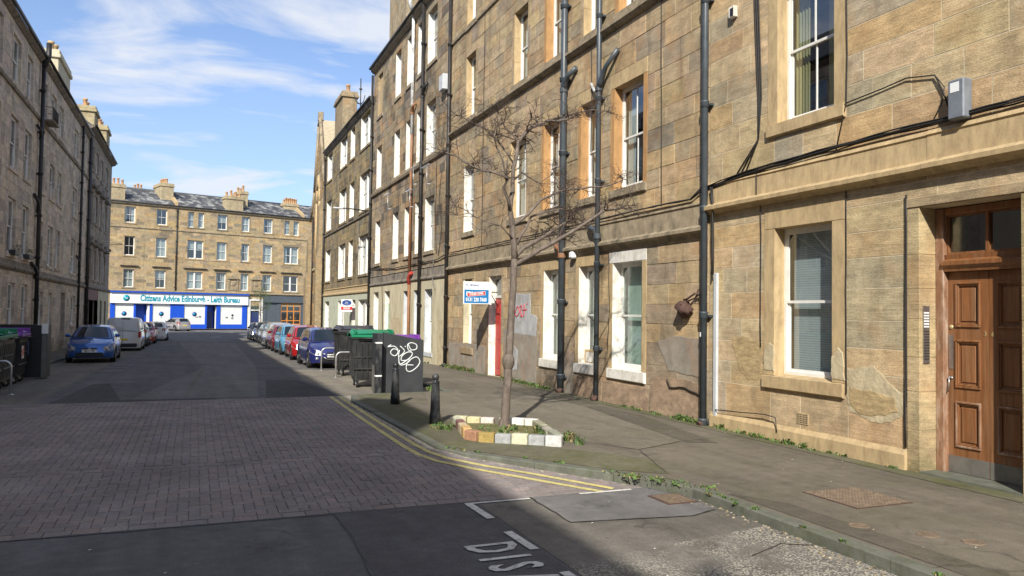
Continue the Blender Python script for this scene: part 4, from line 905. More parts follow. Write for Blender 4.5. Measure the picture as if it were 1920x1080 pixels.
mb = MB(); mb.prism([(x, z) for x, z in arch], -.18, .025, M['stoneF'], 'y', (.30, .24, .15)); fixn(mb.build('blind_window', ch))
mb = MB()
for i in range(len(arch)):
    p, q = arch[i], arch[(i + 1) % len(arch)]; mb.tube([(p[0], .05, p[1]), (q[0], .05, q[1])], .1, M['tan'], 6)
mb.build('window_moulding', ch)
course(ch, [(0, 5.1), (.14, 5.14), (.16, 5.26), (.0, 5.4)], 0, Lc, 'tan', 'string_course', 1.2, 14)
for x0, x1, h in ((5.6, 6.75, 8.4), (.05, .75, 10.6)):
    mb = MB(); mb.prism([(0.02, -.6), (.55, -.6), (.55, h * .55), (.40, h * .6), (.40, h * .92), (.02, h)], x0, x1, M['stoneF'], col=(.36, .28, .17)); fixn(mb.build('buttress', ch))
mb = MB(); mb.tube([(5.2, .14, -.4), (5.2, .14, 9.5)], .06, M['pipe_black'], 8); mb.build('drainpipe', ch)
mb = MB()
for (x0, z0), (x1, z1) in zip([(Lc, 9.2), (Lc - 1.6, 11.4), (3.7, 16.4)], [(Lc - 1.6, 11.4), (3.7, 16.4), (3.2, 16.95)]): mb.tube([(x0, .05, z0 + .08), (x1, .05, z1 + .08)], .14, M['ledge'], 6)
for (x0, z0), (x1, z1) in zip([(0, 11.4), (1.0, 12.9), (2.7, 16.4)], [(1.0, 12.9), (2.7, 16.4), (3.2, 16.95)]): mb.tube([(x0, .05, z0 + .08), (x1, .05, z1 + .08)], .14, M['ledge'], 6)
mb.cbox((3.0, -.2, 16.8), (3.4, .2, 17.5), M['ledge'], .04); mb.build('coping', ch)

# ===== left side (in shade): wall line X = -6.5; local s = Yroot - Y
LX = -6.5
def LT(name, Y, label): return empty(name, (LX, Y, 0), radians(-90), label, 'building', 'tenements along the left side')
Y1 = 39.0
bL = LT('tenement', Y1, 'nearest shaded tenement on the left, behind the wheeled bins'); Rr = rng(14)
def opl(cols, z0, z1, Y, **k): return [dict(a=Y - b, b=Y - a, z0=z0, z1=z1, **k) for a, b in cols]
cl = [(36.2, 37.5), (33.55, 34.95), (30.6, 31.9), (27.9, 29.2), (25.0, 26.3)]
more = [(y, y + 1.3) for y in (21.5, 18.4, 14.6, 11.4)]
oL = []
for z0, z1 in ((10.72, 12.15), (7.48, 9.1), (4.25, 6.0)): oL += opl(cl + more, z0 - .25, z1 + .1, Y1, sur=.14, lin=.2, sill=.16)
oL += opl([(36.5, 37.75), (34.0, 35.25), (27.9, 29.2), (25.0, 26.3)] + more, .9, 2.9, Y1, sur=.14, lin=.2, sill=.16) + opl([(30.8, 32.0)], -.05, 3.0, Y1, sur=.16, lin=.2, sill=0, door=1)
facade(bL, 29.0, -.4, 12.7, oL, [3.35, 3.75, 10.2], .40, (.45, 1.1), palL, 'stoneL', 51, 'mortar_dark')
def dresswin(root, ops, sm, pal, hides=('net', 'side', 'none', 'half'), st='bar', reveal=None, face=None):
    for i, o in enumerate(ops):
        dress(root, o, sm, pal, Rr, face=face, reveal=reveal)
        if o.get('door'): mb = MB(); mb.box((o['a'], -.25, o['z0']), (o['b'], -.2, 2.3), M['shop_red']); mb.box((o['a'], -.25, 2.3), (o['b'], -.23, o['z1']), M['glass']); mb.build('door', root)
        else: window(root, o, st, hides[i % len(hides)], dy=.11)
dresswin(bL, oL, 'stoneL', palL)
course(bL, [(-.01, 3.36), (.05, 3.38), (.12, 3.46), (.12, 3.54), (.03, 3.6), (.03, 3.74), (-.01, 3.8)], 0, 29, 'ledge_dark', 'string_course', 1.6, 15)
course(bL, [(-.01, 10.12), (.08, 10.15), (.10, 10.26), (-.01, 10.32)], 0, 29, 'ledge_dark', 'string_course', 1.6, 16)
eaves(bL, 0, 29, 12.7, 'ledge_dark', .2); roof(bL, 0, 29, 12.7); shell(bL, 0, 29, -.5, 12.7)
pl = pipe(bL, .1, -.2, 13.0, 'pipe_black', .085, .15)
branch(bL, .1, 9.5, -.6, .3, .06, 'pipe_black'); branch(bL, .1, 6.3, -.7, .5, .07, 'pipe_black'); branch(bL, .1, 3.5, -.9, .35, .07, 'pipe_black')
mb = MB(); mb.tube([(.1, .15, 12.5), (.0, .3, 13.0), (.0, .3, 13.6)], .11, M['pipe_black'], 8); mb.build('vent_pipe', bL)
for Y in (36.9, 34.3): 
    mb = MB(); mb.box((Y1 - Y - .45, .03, 3.95), (Y1 - Y + .45, .25, 4.12), M['black_plastic']); 
    R2 = rng(int(Y * 10))
    for k in range(40): x = Y1 - Y + R2.uniform(-.45, .45); yy = R2.uniform(.05, .28); zz = 4.12 + R2.uniform(0, .18); mb.add([(x, yy, zz), (x + .06, yy + .03, zz + .04), (x + .02, yy + .07, zz + .07)], [(0, 1, 2)], M['leaf_dark'])
    mb.build('window_box', bL)
chimney(bL, 6.2, 8.2, -1.6, -.15, 12.8, 15.0, 'stoneL', 4, (.2, .18, .16))
# L2
Y2 = 55.9
b2 = LT('tenement', Y2, 'shaded tenement on the left behind the parked blue hatchback'); 
c2 = [(39.6, 40.75), (42.1, 43.4), (44.4, 45.6), (49.6, 51.3), (52.7, 54.0)]
o2 = []
for z0, z1 in ((10.55, 12.15), (7.2, 8.8), (3.95, 5.85)): o2 += opl(c2, z0, z1, Y2, sur=.13, lin=.2, sill=.16)
o2 += opl([(40.25, 41.35), (42.85, 43.85), (50.2, 51.8), (52.7, 53.8)], 1.0, 2.65, Y2, sur=.13, lin=.2, sill=.16) + opl([(46.6, 48.0)], -.3, 2.75, Y2, sur=.13, lin=.2, sill=0, door=1)
facade(b2, Y2 - 39.02, -.6, 12.75, o2, [3.2, 3.55, 10.2], .38, (.45, 1.0), palL, 'stoneL', 52, 'mortar_dark')
dresswin(b2, o2, 'stoneL', palL)
course(b2, [(-.01, 3.2), (.05, 3.22), (.12, 3.3), (.12, 3.38), (.03, 3.44), (.03, 3.56), (-.01, 3.62)], 0, Y2 - 39.02, 'ledge_dark', 'string_course', 1.6, 17)
course(b2, [(-.01, 10.12), (.08, 10.15), (.10, 10.26), (-.01, 10.32)], 0, Y2 - 39.02, 'ledge_dark', 'string_course', 1.6, 18)
eaves(b2, 0, Y2 - 39.02, 12.75, 'ledge_dark', .2); roof(b2, 0, Y2 - 39.02, 12.75); shell(b2, 0, Y2 - 39.02, -.7, 12.75)
pipe(b2, Y2 - 52.2, -.4, 13.2, 'pipe_black', .07, .13); pipe(b2, .15, -.4, 13.2, 'pipe_black', .07, .13)
branch(b2, Y2 - 52.2, 4.6, -.8, .4, .06, 'pipe_black'); branch(b2, Y2 - 52.2, 12.3, .4, .4, .06, 'pipe_black')
mb = MB(); s = Y2 - 40.2; mb.box((s - .75, .02, 10.28), (s + .75, .5, 10.34), M['ledge_dark'])
for k in range(9): mb.tube([(s - .7 + k * .175, .46, 10.34), (s - .7 + k * .175, .46, 10.9)], .012, M['pipe_black'], 4)
for x in (-.7, .7): mb.tube([(s + x, .02, 10.9), (s + x, .46, 10.9)], .015, M['pipe_black'], 4)
mb.tube([(s - .7, .46, 10.9), (s + .7, .46, 10.9)], .015, M['pipe_black'], 4); mb.build('balconette', b2)
M['chim_pale'] = simple('pale_rendered_chimney', (.55, .50, .36), .9, .15, 3, bump=.2, dirt=(.3, .28, .2), dirtf=.4)
chimney(b2, Y2 - 48.3, Y2 - 44.4, -1.05, -.12, 12.9, 14.9, 'chim_pale', 3, (.5, .45, .33), .1, 'tan')
# L3
Y3 = 70.6
b3 = LT('tenement', Y3, 'dark shaded tenement with pedimented windows over a red shopfront at the far left corner')
c3 = [(57.3, 58.7), (60.0, 61.4), (62.9, 64.3), (66.2, 67.6)]
o3 = []
for z0, z1 in ((11.2, 12.7), (7.8, 9.7), (3.9, 5.9)): o3 += opl(c3, z0, z1, Y3, sur=.14, lin=.2, sill=.16)
o3 += opl([(57.4, 58.5), (60.2, 61.3)], -.3, 2.5, Y3, sur=.14, lin=.15, sill=0, door=1) + opl([(64.5, 65.8), (67.4, 68.7)], .4, 2.5, Y3, sur=.14, lin=.2, sill=.16)
palL3 = lambda s, z, R: jit(pick(R, [(.6, (.37, .315, .25)), (.4, (.29, .25, .205))]), R, .12)
facade(b3, Y3 - 55.92, -.7, 13.5, o3, [3.1, 3.5], .40, (.45, 1.0), palL3, 'stoneL', 53, 'mortar_dark')
dresswin(b3, o3, 'stoneL', palL3, ('none', 'net', 'none'))
for o in o3:
    if 3 < o['z0'] < 9:
        a, b, z = o['a'] - .22, o['b'] + .22, o['z1'] + .28
        mb = MB(); mb.prism([(.0, z), (.28, z), (.3, z + .09), (.0, z + .1)], a, b, M['ledge_dark']); m_ = (a + b) / 2
        mb.prism([(a, z + .1), (b, z + .1), (m_, z + .55)], .01, .22, M['ledge_dark'], 'y'); fixn(mb.build('pediment', b3))
skin(b3, Y3 - 55.92, -.7, 3.2, [o for o in o3 if o['z1'] < 3], 'shop_red', .04, s0=Y3 - 63.2, name='shopfront'); skin(b3, Y3 - 63.2, -.7, 3.2, [o for o in o3 if o['z1'] < 3], 'cream', .04, name='painted_render')
course(b3, [(-.01, 3.2), (.05, 3.22), (.14, 3.3), (.14, 3.4), (.03, 3.5), (-.01, 3.6)], 0, Y3 - 55.92, 'ledge_dark', 'string_course', 1.6, 19)
course(b3, [(-.01, 6.5), (.05, 6.52), (.14, 6.6), (.14, 6.7), (-.01, 6.8)], 0, Y3 - 55.92, 'ledge_dark', 'string_course', 1.6, 19)
eaves(b3, 0, Y3 - 55.92, 13.5, 'ledge_dark', .3); roof(b3, 0, Y3 - 55.92, 13.5); shell(b3, 0, Y3 - 55.92, -.8, 13.5)
pipe(b3, Y3 - 56.2, -.4, 13.4, 'pipe_black', .07, .13)
chimney(b3, Y3 - 61.8, Y3 - 59.8, -1.5, -.15, 13.6, 15.8, 'stoneF', 2, (.42, .36, .22)); chimney(b3, Y3 - 69.8, Y3 - 67.6, -1.3, -.15, 13.6, 16.2, 'stoneF', 2, (.42, .36, .22))
# L0: continues behind the camera, throws the street shade
Y0 = 9.9
b0 = LT('tenement', Y0, 'left tenement beside and behind the camera whose shade covers the carriageway')
o0 = []
for z0 in (.9, 4.2, 7.4, 10.5): o0 += opl([(Y, Y + 1.3) for Y in range(-44, 9, 4)], z0, z0 + 1.9, Y0, sur=.14, lin=.2, sill=.16)
facade(b0, 58.0, -.3, 12.8, o0, [3.35, 3.75, 10.2], .5, (.8, 1.6), palL, 'stoneL', 54, 'mortar_dark', one=False)
for i, o in enumerate(o0): window(b0, o, 'bar', ('net', 'side', 'none')[i % 3])
eaves(b0, 0, 58, 12.8, 'ledge_dark', .2); roof(b0, 0, 58, 12.8); shell(b0, 0, 58, -.4, 12.8)
chimney(b0, Y0 + 1.4, Y0 + 4.9, -2.4, -.6, 12.9, 15.6, 'stoneL', 6, (.3, .25, .19)); chimney(b0, 24.0, 27.0, -2.4, -.6, 12.9, 15.6, 'stoneL', 4, (.3, .25, .19))

# ===== far: tenement over the advice bureau, facing down the street (18 degrees off square)
P0 = Vector((-9, 98.8)); P1 = Vector((14, 106.1)); LF = (P1 - P0).length
fa = math.atan2((P0 - P1).y, (P0 - P1).x)
bF = empty('tenement', (P1.x, P1.y, 0), fa, 'long tan tenement with slate roof closing the street above the blue and white advice bureau', 'building'); Rr = rng(15)
fs = lambda s: LF - s                        # measured left to right -> local
FG = -.46
def opf(cols, z0, z1, **k): return [dict(a=fs(b), b=fs(a), z0=z0, z1=z1, **k) for a, b in cols]
colF = [(-2.6, -1.4), (1.42, 2.55), (4.86, 6.06), (8.45, 10.35), (11.97, 13.18), (15.03, 16.04), (17.85, 19.08), (20.65, 22.7)]
oF = []
for z0, z1, sr in ((11.88, 13.75, .1), (8.08, 10.32, .16), (4.38, 6.5, .16)): oF += opf(colF, z0, z1, sur=sr, lin=.12 if z0 > 11 else .26, sill=.16)
oF += opf([(28, 29.2)], 8, 10, sur=.16, lin=.2, sill=.16)
facade(bF, fs(-8), -.6, 14.0, oF + opf([(.2, 23.4)], -.6, 2.45, sur=0, lin=0, sill=0), [3.9, 7.1, 11.3], .34, (.6, 1.5), palF, 'stoneF', 61, 'mortar', one=False, s0=-5)
for i, o in enumerate(oF):
    wd = o['b'] - o['a']; dress(bF, o, 'stoneF', palF, Rr)
    window(bF, o, 'pair' if wd > 1.6 else 'two', ('net', 'side', 'none', 'net', 'half', 'net', 'side')[i % 7])
    if wd > 1.6 and o['z0'] > 11: mb = MB(); m_ = (o['a'] + o['b']) / 2; mb.box((m_ - .25, -.25, o['z0']), (m_ + .25, .0, o['z1']), M['stoneF'], (.42, .33, .2)); mb.build('mullion', bF)
    if 4 < o['z0'] < 5:
        z = o['z1'] + .32; mb = MB(); mb.prism([(.0, z), (.22, z + .04), (.3, z + .1), (.3, z + .17), (.0, z + .2)], o['a'] - .4, o['b'] + .4, M['ledge']); mb.build('window_cornice', bF)
for s in (13.46, 16.38):                      # carved niches
    a, b = fs(s + 1.3), fs(s); mb = MB(); mb.box((a, .0, 4.36), (b, .08, 4.6), M['ledge']); mb.box((a, 0, 4.6), (a + .2, .1, 5.8), M['ledge']); mb.box((b - .2, 0, 4.6), (b, .1, 5.8), M['ledge'])
    mb.prism([(a - .1, 5.8), (b + .1, 5.8), ((a + b) / 2, 6.45)], .01, .2, M['ledge'], 'y'); mb.lathe([(.0, .06), (.3, .04), (.36, 0)], M['ledge'], 10, ((a + b) / 2, .01, 5.2), 'y'); fixn(mb.build('carved_panel', bF))
course(bF, [(-.01, 11.25), (.08, 11.3), (.1, 11.4), (-.01, 11.45)], -5, fs(-8), 'ledge', 'string_course', 2, 20)
course(bF, [(-.01, 3.88), (.3, 3.9), (.36, 4.0), (-.01, 4.12)], -5, fs(-8), 'ledge', 'string_course', 2, 21)
mb = MB(); mb.prism([(-.3, 14.0), (.12, 14.0), (.22, 14.12), (.22, 14.24), (-.3, 14.24)], -5, fs(-8), M['ledge']); mb.build('cornice', bF); gutter(bF, -5, fs(-8), 14.28, .26)
mb = MB(); nr = 15                            # slated roof: lapped courses
for k in range(nr):
    t0, t1 = k / nr, (k + 1) / nr; y0, y1 = .15 - 4.2 * t0, .15 - 4.2 * t1; z0, z1 = 14.3 + 2.15 * t0, 14.3 + 2.15 * t1
    mb.add([(-5, y0, z0 + .03), (fs(-8), y0, z0 + .03), (fs(-8), y1, z1 + .006), (-5, y1, z1 + .006), (-5, y0, z0), (fs(-8), y0, z0)], [(3, 2, 1, 0), (0, 1, 5, 4)], M['slate'])
mb.prism([(-4.05, 16.45), (-8.2, 14.3), (-8.2, 14.2), (-4.05, 16.3)], -5, fs(-8), M['slate']); mb.build('roof', bF)
mb = MB(); mb.tube([(-5, -4.05, 16.48), (fs(-8), -4.05, 16.48)], .1, M['lead'], 6); mb.build('ridge', bF)
mb = MB(); mb.box((-5, -9, -.6), (fs(-8), -8.6, 14.2), M['mortar_dark']); mb.box((-5, -8.6, -.6), (-4.7, -.35, 14.2), M['mortar_dark']); mb.build('back_wall', bF)
for s0, s1, y0, y1, z1, np_ in ((-2.2, 1.4, -1.2, -.1, 16.2, 8), (5.6, 7.1, -4.4, -1.4, 17.1, 4), (13.0, 15.2, -1.4, -.1, 16.2, 4), (15.3, 16.3, -4.2, -1.5, 17.2, 3), (21.6, 23.6, -3.5, -2.3, 16.4, 7), (4.1, 5.2, -8.3, -7.5, 16.9, 3)):
    chimney(bF, fs(s1), fs(s0), y0, y1, 14.0, z1, 'stoneF', np_, (.46, .38, .24), .1)
for s in (7.1, 23.3):
    mb = MB(); mb.prism([(.05, 14.2), (.05, 14.75), (-4.1, 16.9), (-4.1, 16.3)], fs(s) - .15, fs(s) + .15, M['tan']); fixn(mb.build('skew', bF))
pipe(bF, fs(7.15), 3.9, 14.1, 'pipe_black', .07, .1, foot=False)
cable(bF, [(fs(-1.5), .3, 9.4), (fs(1.2), .1, 9.35)], .03, 'cable', .01, 130, .5)
# --- the bureau shopfront: a thing of its own
sf = empty('shopfront', (P1.x, P1.y, 0), fa, 'royal blue advice bureau shopfront with white shutters and a long white fascia sign', 'shopfront')
def bx(root, nm, s0, s1, y0, y1, z0, z1, mt, ch=0): 
    mb = MB(); 
    (mb.cbox if ch else mb.box)((fs(s1), y0, z0), (fs(s0), y1, z1), M[mt]); return mb.build(nm, root)
bx(sf, 'cornice', .0, 16.0, .0, .55, 3.78, 3.92, 'shop_blue')
fc = bx(sf, 'fascia', .12, 15.95, .0, .34, 2.55, 3.76, 'sign_white')
TX = lambda s, y, z: Matrix(((-1, 0, 0, fs(s)), (0, 0, 1, y), (0, 1, 0, z), (0, 0, 0, 1)))
text('Citizens Advice Edinburgh - Leith Bureau', 1.0, 'fascia_lettering', M['sign_teal'], fc, TX(9.05, .345, 3.14), .01, .70, .034)
mb = MB(); mb.lathe([(0, .0), (.36, 0), (.36, .02), (0, .02)], M['sign_teal'], 24, (fs(1.75), .34, 3.14), 'y'); mb.build('logo_disc', fc)
text('ca', .36, 'logo_lettering', M['sign_white'], fc, TX(1.75, .362, 3.16), .004)
bx(fc, 'faint_print', .55, 1.2, .34, .343, 2.95, 3.35, 'curtain')
for k, (a, b) in enumerate(((.62, 2.62), (4.67, 6.66), (8.24, 10.72), (12.57, 15.3))):
    sh = MB(); x0, x1 = fs(b), fs(a); nb = 17
    for i in range(nb): 
        z0 = .1 + (2.5 - .1) * i / nb; z1 = .1 + (2.5 - .1) * (i + 1) / nb
        sh.prism([(-.02, z0), (.02, z0 + .01), (.035, (z0 + z1) / 2), (.02, z1 - .01), (-.02, z1)], x0, x1, M['shutter'])
    so_ = sh.build('shutter', sf); cx = (a + b) / 2
    if k < 3:
        mb = MB(); mb.lathe([(0, 0), (.27, 0), (.27, .012), (0, .012)], M['sign_navy'], 20, (fs(cx), .037, 1.35), 'y'); mb.lathe([(0, 0), (.13, 0), (.13, .006), (0, .006)], M['sign_teal'], 16, (fs(cx), .05, 1.35), 'y'); mb.build('round_logo', so_)
    if k == 1: text('ii', .3, 'small_print', M['trim'], so_, TX(cx, .04, .95), .003)
    if k == 2: text('ca 88', .34, 'small_print', M['trim'], so_, TX(9.95, .04, 1.02), .003)
    if k == 3: 
        text('88', .30, 'small_print', M['trim'], so_, TX(13.4, .04, .95), .003); mb = MB(); mb.lathe([(0, 0), (.14, 0), (.14, .01), (0, .01)], M['trim'], 12, (fs(14.1), .04, 1.25), 'y'); mb.lathe([(.07, 0), (.14, 0), (.14, .01), (.07, .01)], M['trim'], 12, (fs(14.1), .04, .9), 'y'); mb.build('small_print', so_)
for a, b in ((.14, .62), (2.62, 2.85), (4.4, 4.67), (6.66, 8.24), (10.72, 10.95), (12.1, 12.57), (15.3, 15.9)): bx(sf, 'pilaster', a, b, -.05, .12, FG, 2.55, 'shop_blue', 1)
for a, b in ((.62, 2.62), (4.67, 6.66), (8.24, 10.72), (12.57, 15.3)): bx(sf, 'stall_riser', a + .001, b - .001, -.06, .08, FG, .1, 'shop_blue')
bx(sf, 'recess', 2.85, 4.4, -1.0, -.9, FG, 2.55, 'shop_blue'); bx(sf, 'door', 2.95, 3.8, -.88, -.82, FG, 1.7, 'shop_blue'); bx(sf, 'recess', 10.95, 12.1, -1.0, -.9, FG, 2.55, 'shop_blue'); bx(sf, 'door', 11.05, 11.9, -.88, -.82, FG, 1.7, 'navy')
bx(sf, 'window_post', 12.1, 12.22, -.5, .06, FG, 2.4, 'sign_white'); bx(sf, 'window_post', 4.15, 4.35, -.5, .04, FG, 2.4, 'sign_white')
bx(sf, 'interior_wall', .62, 15.3, -1.2, -1.1, FG, 2.55, 'dark')
# white doorway and grey shop to the right
dw = empty('doorway', (P1.x, P1.y, 0), fa, 'white-framed tenement doorway with a navy door between the two shops', 'door')
bx(dw, 'frame', 16.02, 16.35, -.1, .12, FG, 3.4, 'whiteflat'); bx(dw, 'frame', 17.55, 17.95, -.1, .12, FG, 3.4, 'whiteflat'); bx(dw, 'frame', 16.35, 17.55, -.1, .11, 3.1, 3.39, 'whiteflat')
bx(dw, 'frame', 16.35, 17.55, -.1, .06, 1.85, 2.0, 'whiteflat'); bx(dw, 'door', 16.36, 17.54, -.16, -.08, FG, 1.85, 'navy'); bx(dw, 'fanlight', 16.36, 17.54, -.16, -.08, 2.0, 3.1, 'glass'); bx(dw, 'fascia', 16.0, 17.96, -.05, .04, 3.4, 3.8, 'tan')
gs = empty('shopfront', (P1.x, P1.y, 0), fa, 'dark slate-grey shopfront with orange-framed windows by the church', 'shopfront')
bx(gs, 'fascia', 17.97, 23.5, .0, .3, 2.95, 3.8, 'shop_grey'); bx(gs, 'pilaster', 17.97, 18.4, -.05, .12, FG, 2.95, 'shop_grey', 1); bx(gs, 'pilaster', 19.9, 20.4, -.05, .12, FG, 2.95, 'shop_grey', 1); bx(gs, 'pilaster', 23.1, 23.5, -.05, .12, FG, 2.95, 'shop_grey', 1)
bx(gs, 'panel', 18.4, 19.9, -.1, .04, FG, 2.95, 'shop_grey'); bx(gs, 'stall_riser', 20.4, 23.1, -.05, .08, FG, .15, 'shop_orange'); bx(gs, 'interior', 20.4, 23.1, -.9, -.8, FG, 2.95, 'dark')
mb = MB()
for k in range(4): x = fs(20.4) - k * (2.7 / 3); mb.box((x - .05 - (0 if k else .05), -.02, .15), (x + .05, .05, 2.9), M['shop_orange'])
for z in (.15, .62, 1.85, 2.85): mb.box((fs(23.1), -.015, z - .05), (fs(20.4), .045, z + .05), M['shop_orange'])
wo = mb.build('window', gs); 
for k in range(3): mb = MB(); x = fs(20.4) - k * .9; mb.box((x - .9, -.012, .15), (x, -.006, 2.9), M['glass']); mb.build('pane', wo)
mb = MB()
for (s, z, r) in ((20.7, .9, .16), (21.4, .8, .2), (22.0, 1.0, .22), (22.6, .9, .18)): mb.lathe([(0, -r), (r, 0), (0, r)], M['tan'], 8, (fs(s), -.4, z))
mb.build('window_display', gs)
# ------------------------------------------------------------------ ground, roads, paving
def sheet(name, poly, dz, mt, parent=None, kind='structure', thick=0.0, hz=gz):
    """flat polygon that follows the street's gentle fall; cut at the bends of the slope"""
    ys = [p[1] for p in poly]; cuts = [c for c in (25, 65) if min(ys) < c < max(ys)] if hz is gz else []
    def clip(P, y, keep):                      # keep: +1 -> Y>=y
        o = []
        for p, q in zip(P, P[1:] + P[:1]):
            ip, iq = keep * (p[1] - y) >= 0, keep * (q[1] - y) >= 0
            if ip: o.append(p)
            if ip != iq: t = (y - p[1]) / (q[1] - p[1]); o.append((p[0] + t * (q[0] - p[0]), y))
        return o
    parts = [list(poly)]
    for c in cuts: parts = [r for P in parts for r in (clip(P, c, 1), clip(P, c, -1)) if len(r) > 2]
    mb = MB()
    for P in parts:
        mb.add([(x, y, hz(y) + dz) for x, y in P], [tuple(range(len(P)))], M[mt])
    o = mb.build(name, parent, kind=kind if not parent else None); me = o.data
    for p in me.polygons:
        if p.normal.z < 0: p.flip()
    me.update(); return o
mb = MB(); mb.add([(-500, -300, -.62), (500, -300, -.62), (500, 700, -.62), (-500, 700, -.62)], [(0, 1, 2, 3)], M['road_old']); mb.build('ground', kind='structure')
RD = -.11
KX = 5.40
kerbline = [(5.40, -8.0), (5.40, 7.55), (5.22, 8.15), (4.95, 8.60), (4.27, 9.53), (3.62, 10.48), (3.38, 11.15), (3.34, 14.3), (3.30, 17.5), (3.5, 18.5), (4.0, 18.75), (6.0, 18.85), (6.0, 25), (6.0, 58), (6.0, 72)]
sheet('road', [(-7, -8), (KX, -8), (KX, 7.6), (5.3, 8.2), (-7, 8.2)], RD, 'road')
sheet('road', [(-6.4, 18.6), (6.1, 18.6), (6.1, 72), (-6.4, 72)], -.10, 'road')
sheet('cross_street', [(-60, 72), (60, 72), (60, 122), (-60, 84)], -.105, 'road')
sheet('pavement', [(-60, 81.5), (-60, 84.0), (60, 122), (60, 119.5)], .02, 'pave')
# raised table bed under the blocks
def tzz(Y): return tz(Y)
mb = MB(); mb.add([(-7, TY0, -.125), (5.3, TY0, -.125), (5.3, TY1, -.04), (-7, TY1, -.04), (5.3, 18.7, -.04), (-7, 18.7, -.04)], [(0, 1, 2, 3), (3, 2, 4, 5)], M['mortar_dark']); bed = mb.build('raised_table', kind='structure')
# pavement right: footway surface inside the kerb
inner = [(x + .14 if i else x + .14, y) for i, (x, y) in enumerate(kerbline)]
P = [(5.54, -8), (5.54, 7.5), (5.36, 8.2), (5.07, 8.68), (4.39, 9.61), (3.75, 10.55), (3.52, 11.18), (3.48, 14.3), (3.44, 17.5), (3.6, 18.4), (4.05, 18.6), (6.14, 18.7), (6.14, 60), (6.14, 72), (16, 72), (16, 58.2), (8.80, 58.2), (8.80, -8)]
sheet('pavement', P, 0.0, 'pave')
PL = sheet('pavement_patch', [(4.3, 14.3), (5.3, 18.5), (7.75, 17.2), (7.9, 15.2), (7.2, 10.4), (6.15, 9.95)], .004, 'pave_lt', kind='structure')
sheet('pavement_patch', [(3.52, 11.2), (3.48, 17.4), (3.7, 18.5), (4.4, 18.6), (4.3, 14.6), (4.9, 12.6), (4.85, 10.8), (5.9, 9.3), (5.6, 8.3), (5.1, 8.72), (4.42, 9.66), (3.8, 10.55)], .005, 'pave_moss')
sheet('pavement_patch', [(7.9, 15.3), (8.75, 15.3), (8.75, 19.5), (7.5, 19.5)], .004, 'pave_dk')
sheet('pavement_patch', [(7.25, 10.3), (7.7, 10.1), (8.3, 13.3), (8.2, 15.1), (7.93, 15.1)], .0045, 'pave_dk')
sheet('pavement_patch', [(8.42, 4.0), (8.74, 4.0), (8.74, 25), (8.5, 25)], .006, 'pave_moss')
sheet('pavement_patch', [(5.62, 4.0), (5.95, 4.0), (5.95, 6.6), (5.62, 7.2)], .0045, 'pave_dk')
# footway left with its build-out
sheet('pavement', [(-7, 8.3), (-3.64, 8.3), (-3.64, 17.6), (-3.9, 18.2), (-7, 18.5)], 0.0, 'pave')
sheet('pavement', [(-6.52, 18.5), (-5.15, 18.5), (-5.15, 72), (-6.52, 72)], 0.0, 'pave_dk')
sheet('road_patch', [(-5.1, 18.65), (-3.2, 18.65), (-3.0, 26), (-2.9, 40), (-2.6, 60), (-5.0, 60)], -.096, 'road_old')
sheet('road_patch', [(3.5, 18.9), (6.0, 18.9), (6.0, 27), (3.3, 29), (3.1, 24)], -.096, 'road_buff')
sheet('road_patch', [(-1.9, 19.0), (1.45, 19.0), (2.1, 30.0), (3.2, 60), (-.5, 60), (-1.3, 30.5), (-1.6, 24)], -.0955, 'road_old' if False else 'road')
M['road_mid'] = asphalt('mid_grey_asphalt', (.158, .152, .148), .25, (.2, .19, .17), 70, .15, crack=.3)
sheet('road_patch', [(-1.3, 19.6), (1.5, 19.6), (2.2, 30.5), (2.9, 62), (-1.0, 62), (.4, 30.5), (-.6, 24)], -.0915, 'road_mid')
M['road_black'] = asphalt('fresh_black_asphalt', (.070, .068, .070), .15, (.16, .15, .14), 70, .15)
sheet('road_patch', [(1.6, 18.7), (3.4, 18.7), (3.2, 21.5), (2.9, 24.0), (2.0, 24.0)], -.0925, 'road_black')
sheet('road_patch', [(-2.9, 18.7), (.5, 18.7), (.55, 19.5), (-1.5, 19.7), (-2.1, 24.0), (-2.5, 23.8)], -.0895, 'road_black')
sheet('road_patch', [(.35, 30.6), (.46, 30.6), (-.08, 19.9), (-.2, 19.9)], -.0885, 'road_old')
sheet('road_patch', [(3.1, 29), (3.9, 29), (4.3, 72), (3.6, 72)], -.0957, 'road_old')
# near road repairs
sheet('road_patch', [(2.95, -5), (5.38, -5), (5.38, 6.3), (2.95, 5.9)], -.106, 'road_agg')
sheet('road_patch', [(2.95, 5.9), (5.38, 6.3), (5.38, 7.5), (5.15, 8.15), (2.95, 8.17)], -.106, 'road_old')
sheet('road_patch', [(3.60, 8.16), (3.57, 7.05), (4.9, 6.85), (5.34, 7.0), (5.3, 7.6), (5.12, 8.12)], -.1015, 'road_mid')
sheet('road_patch', [(1.40, 8.18), (1.36, -5), (2.92, -5), (2.92, 8.18)], -.106, 'road_dark')
def seam(pts, z, w=.012, seed=0, amp=.012, step=.12, name='crack'):
    R = rng(seed); q = wobble([(x, y, 0) for x, y in pts], R, amp, step); mb = MB(); vs = []
    for i, p in enumerate(q):
        d = (q[min(i + 1, len(q) - 1)] - q[max(i - 1, 0)]); d.z = 0; d.normalize(); w_ = w * R.uniform(.4, 1.3); nrm = Vector((-d.y, d.x, 0)) * w_ / 2
        for s in (-1, 1): vs.append((p.x + s * nrm.x, p.y + s * nrm.y, z + gz(p.y)))
    mb.add(vs, [(2 * i, 2 * i + 2, 2 * i + 3, 2 * i + 1) for i in range(len(q) - 1)], M['cable']); o = mb.build(name, kind='structure'); return o
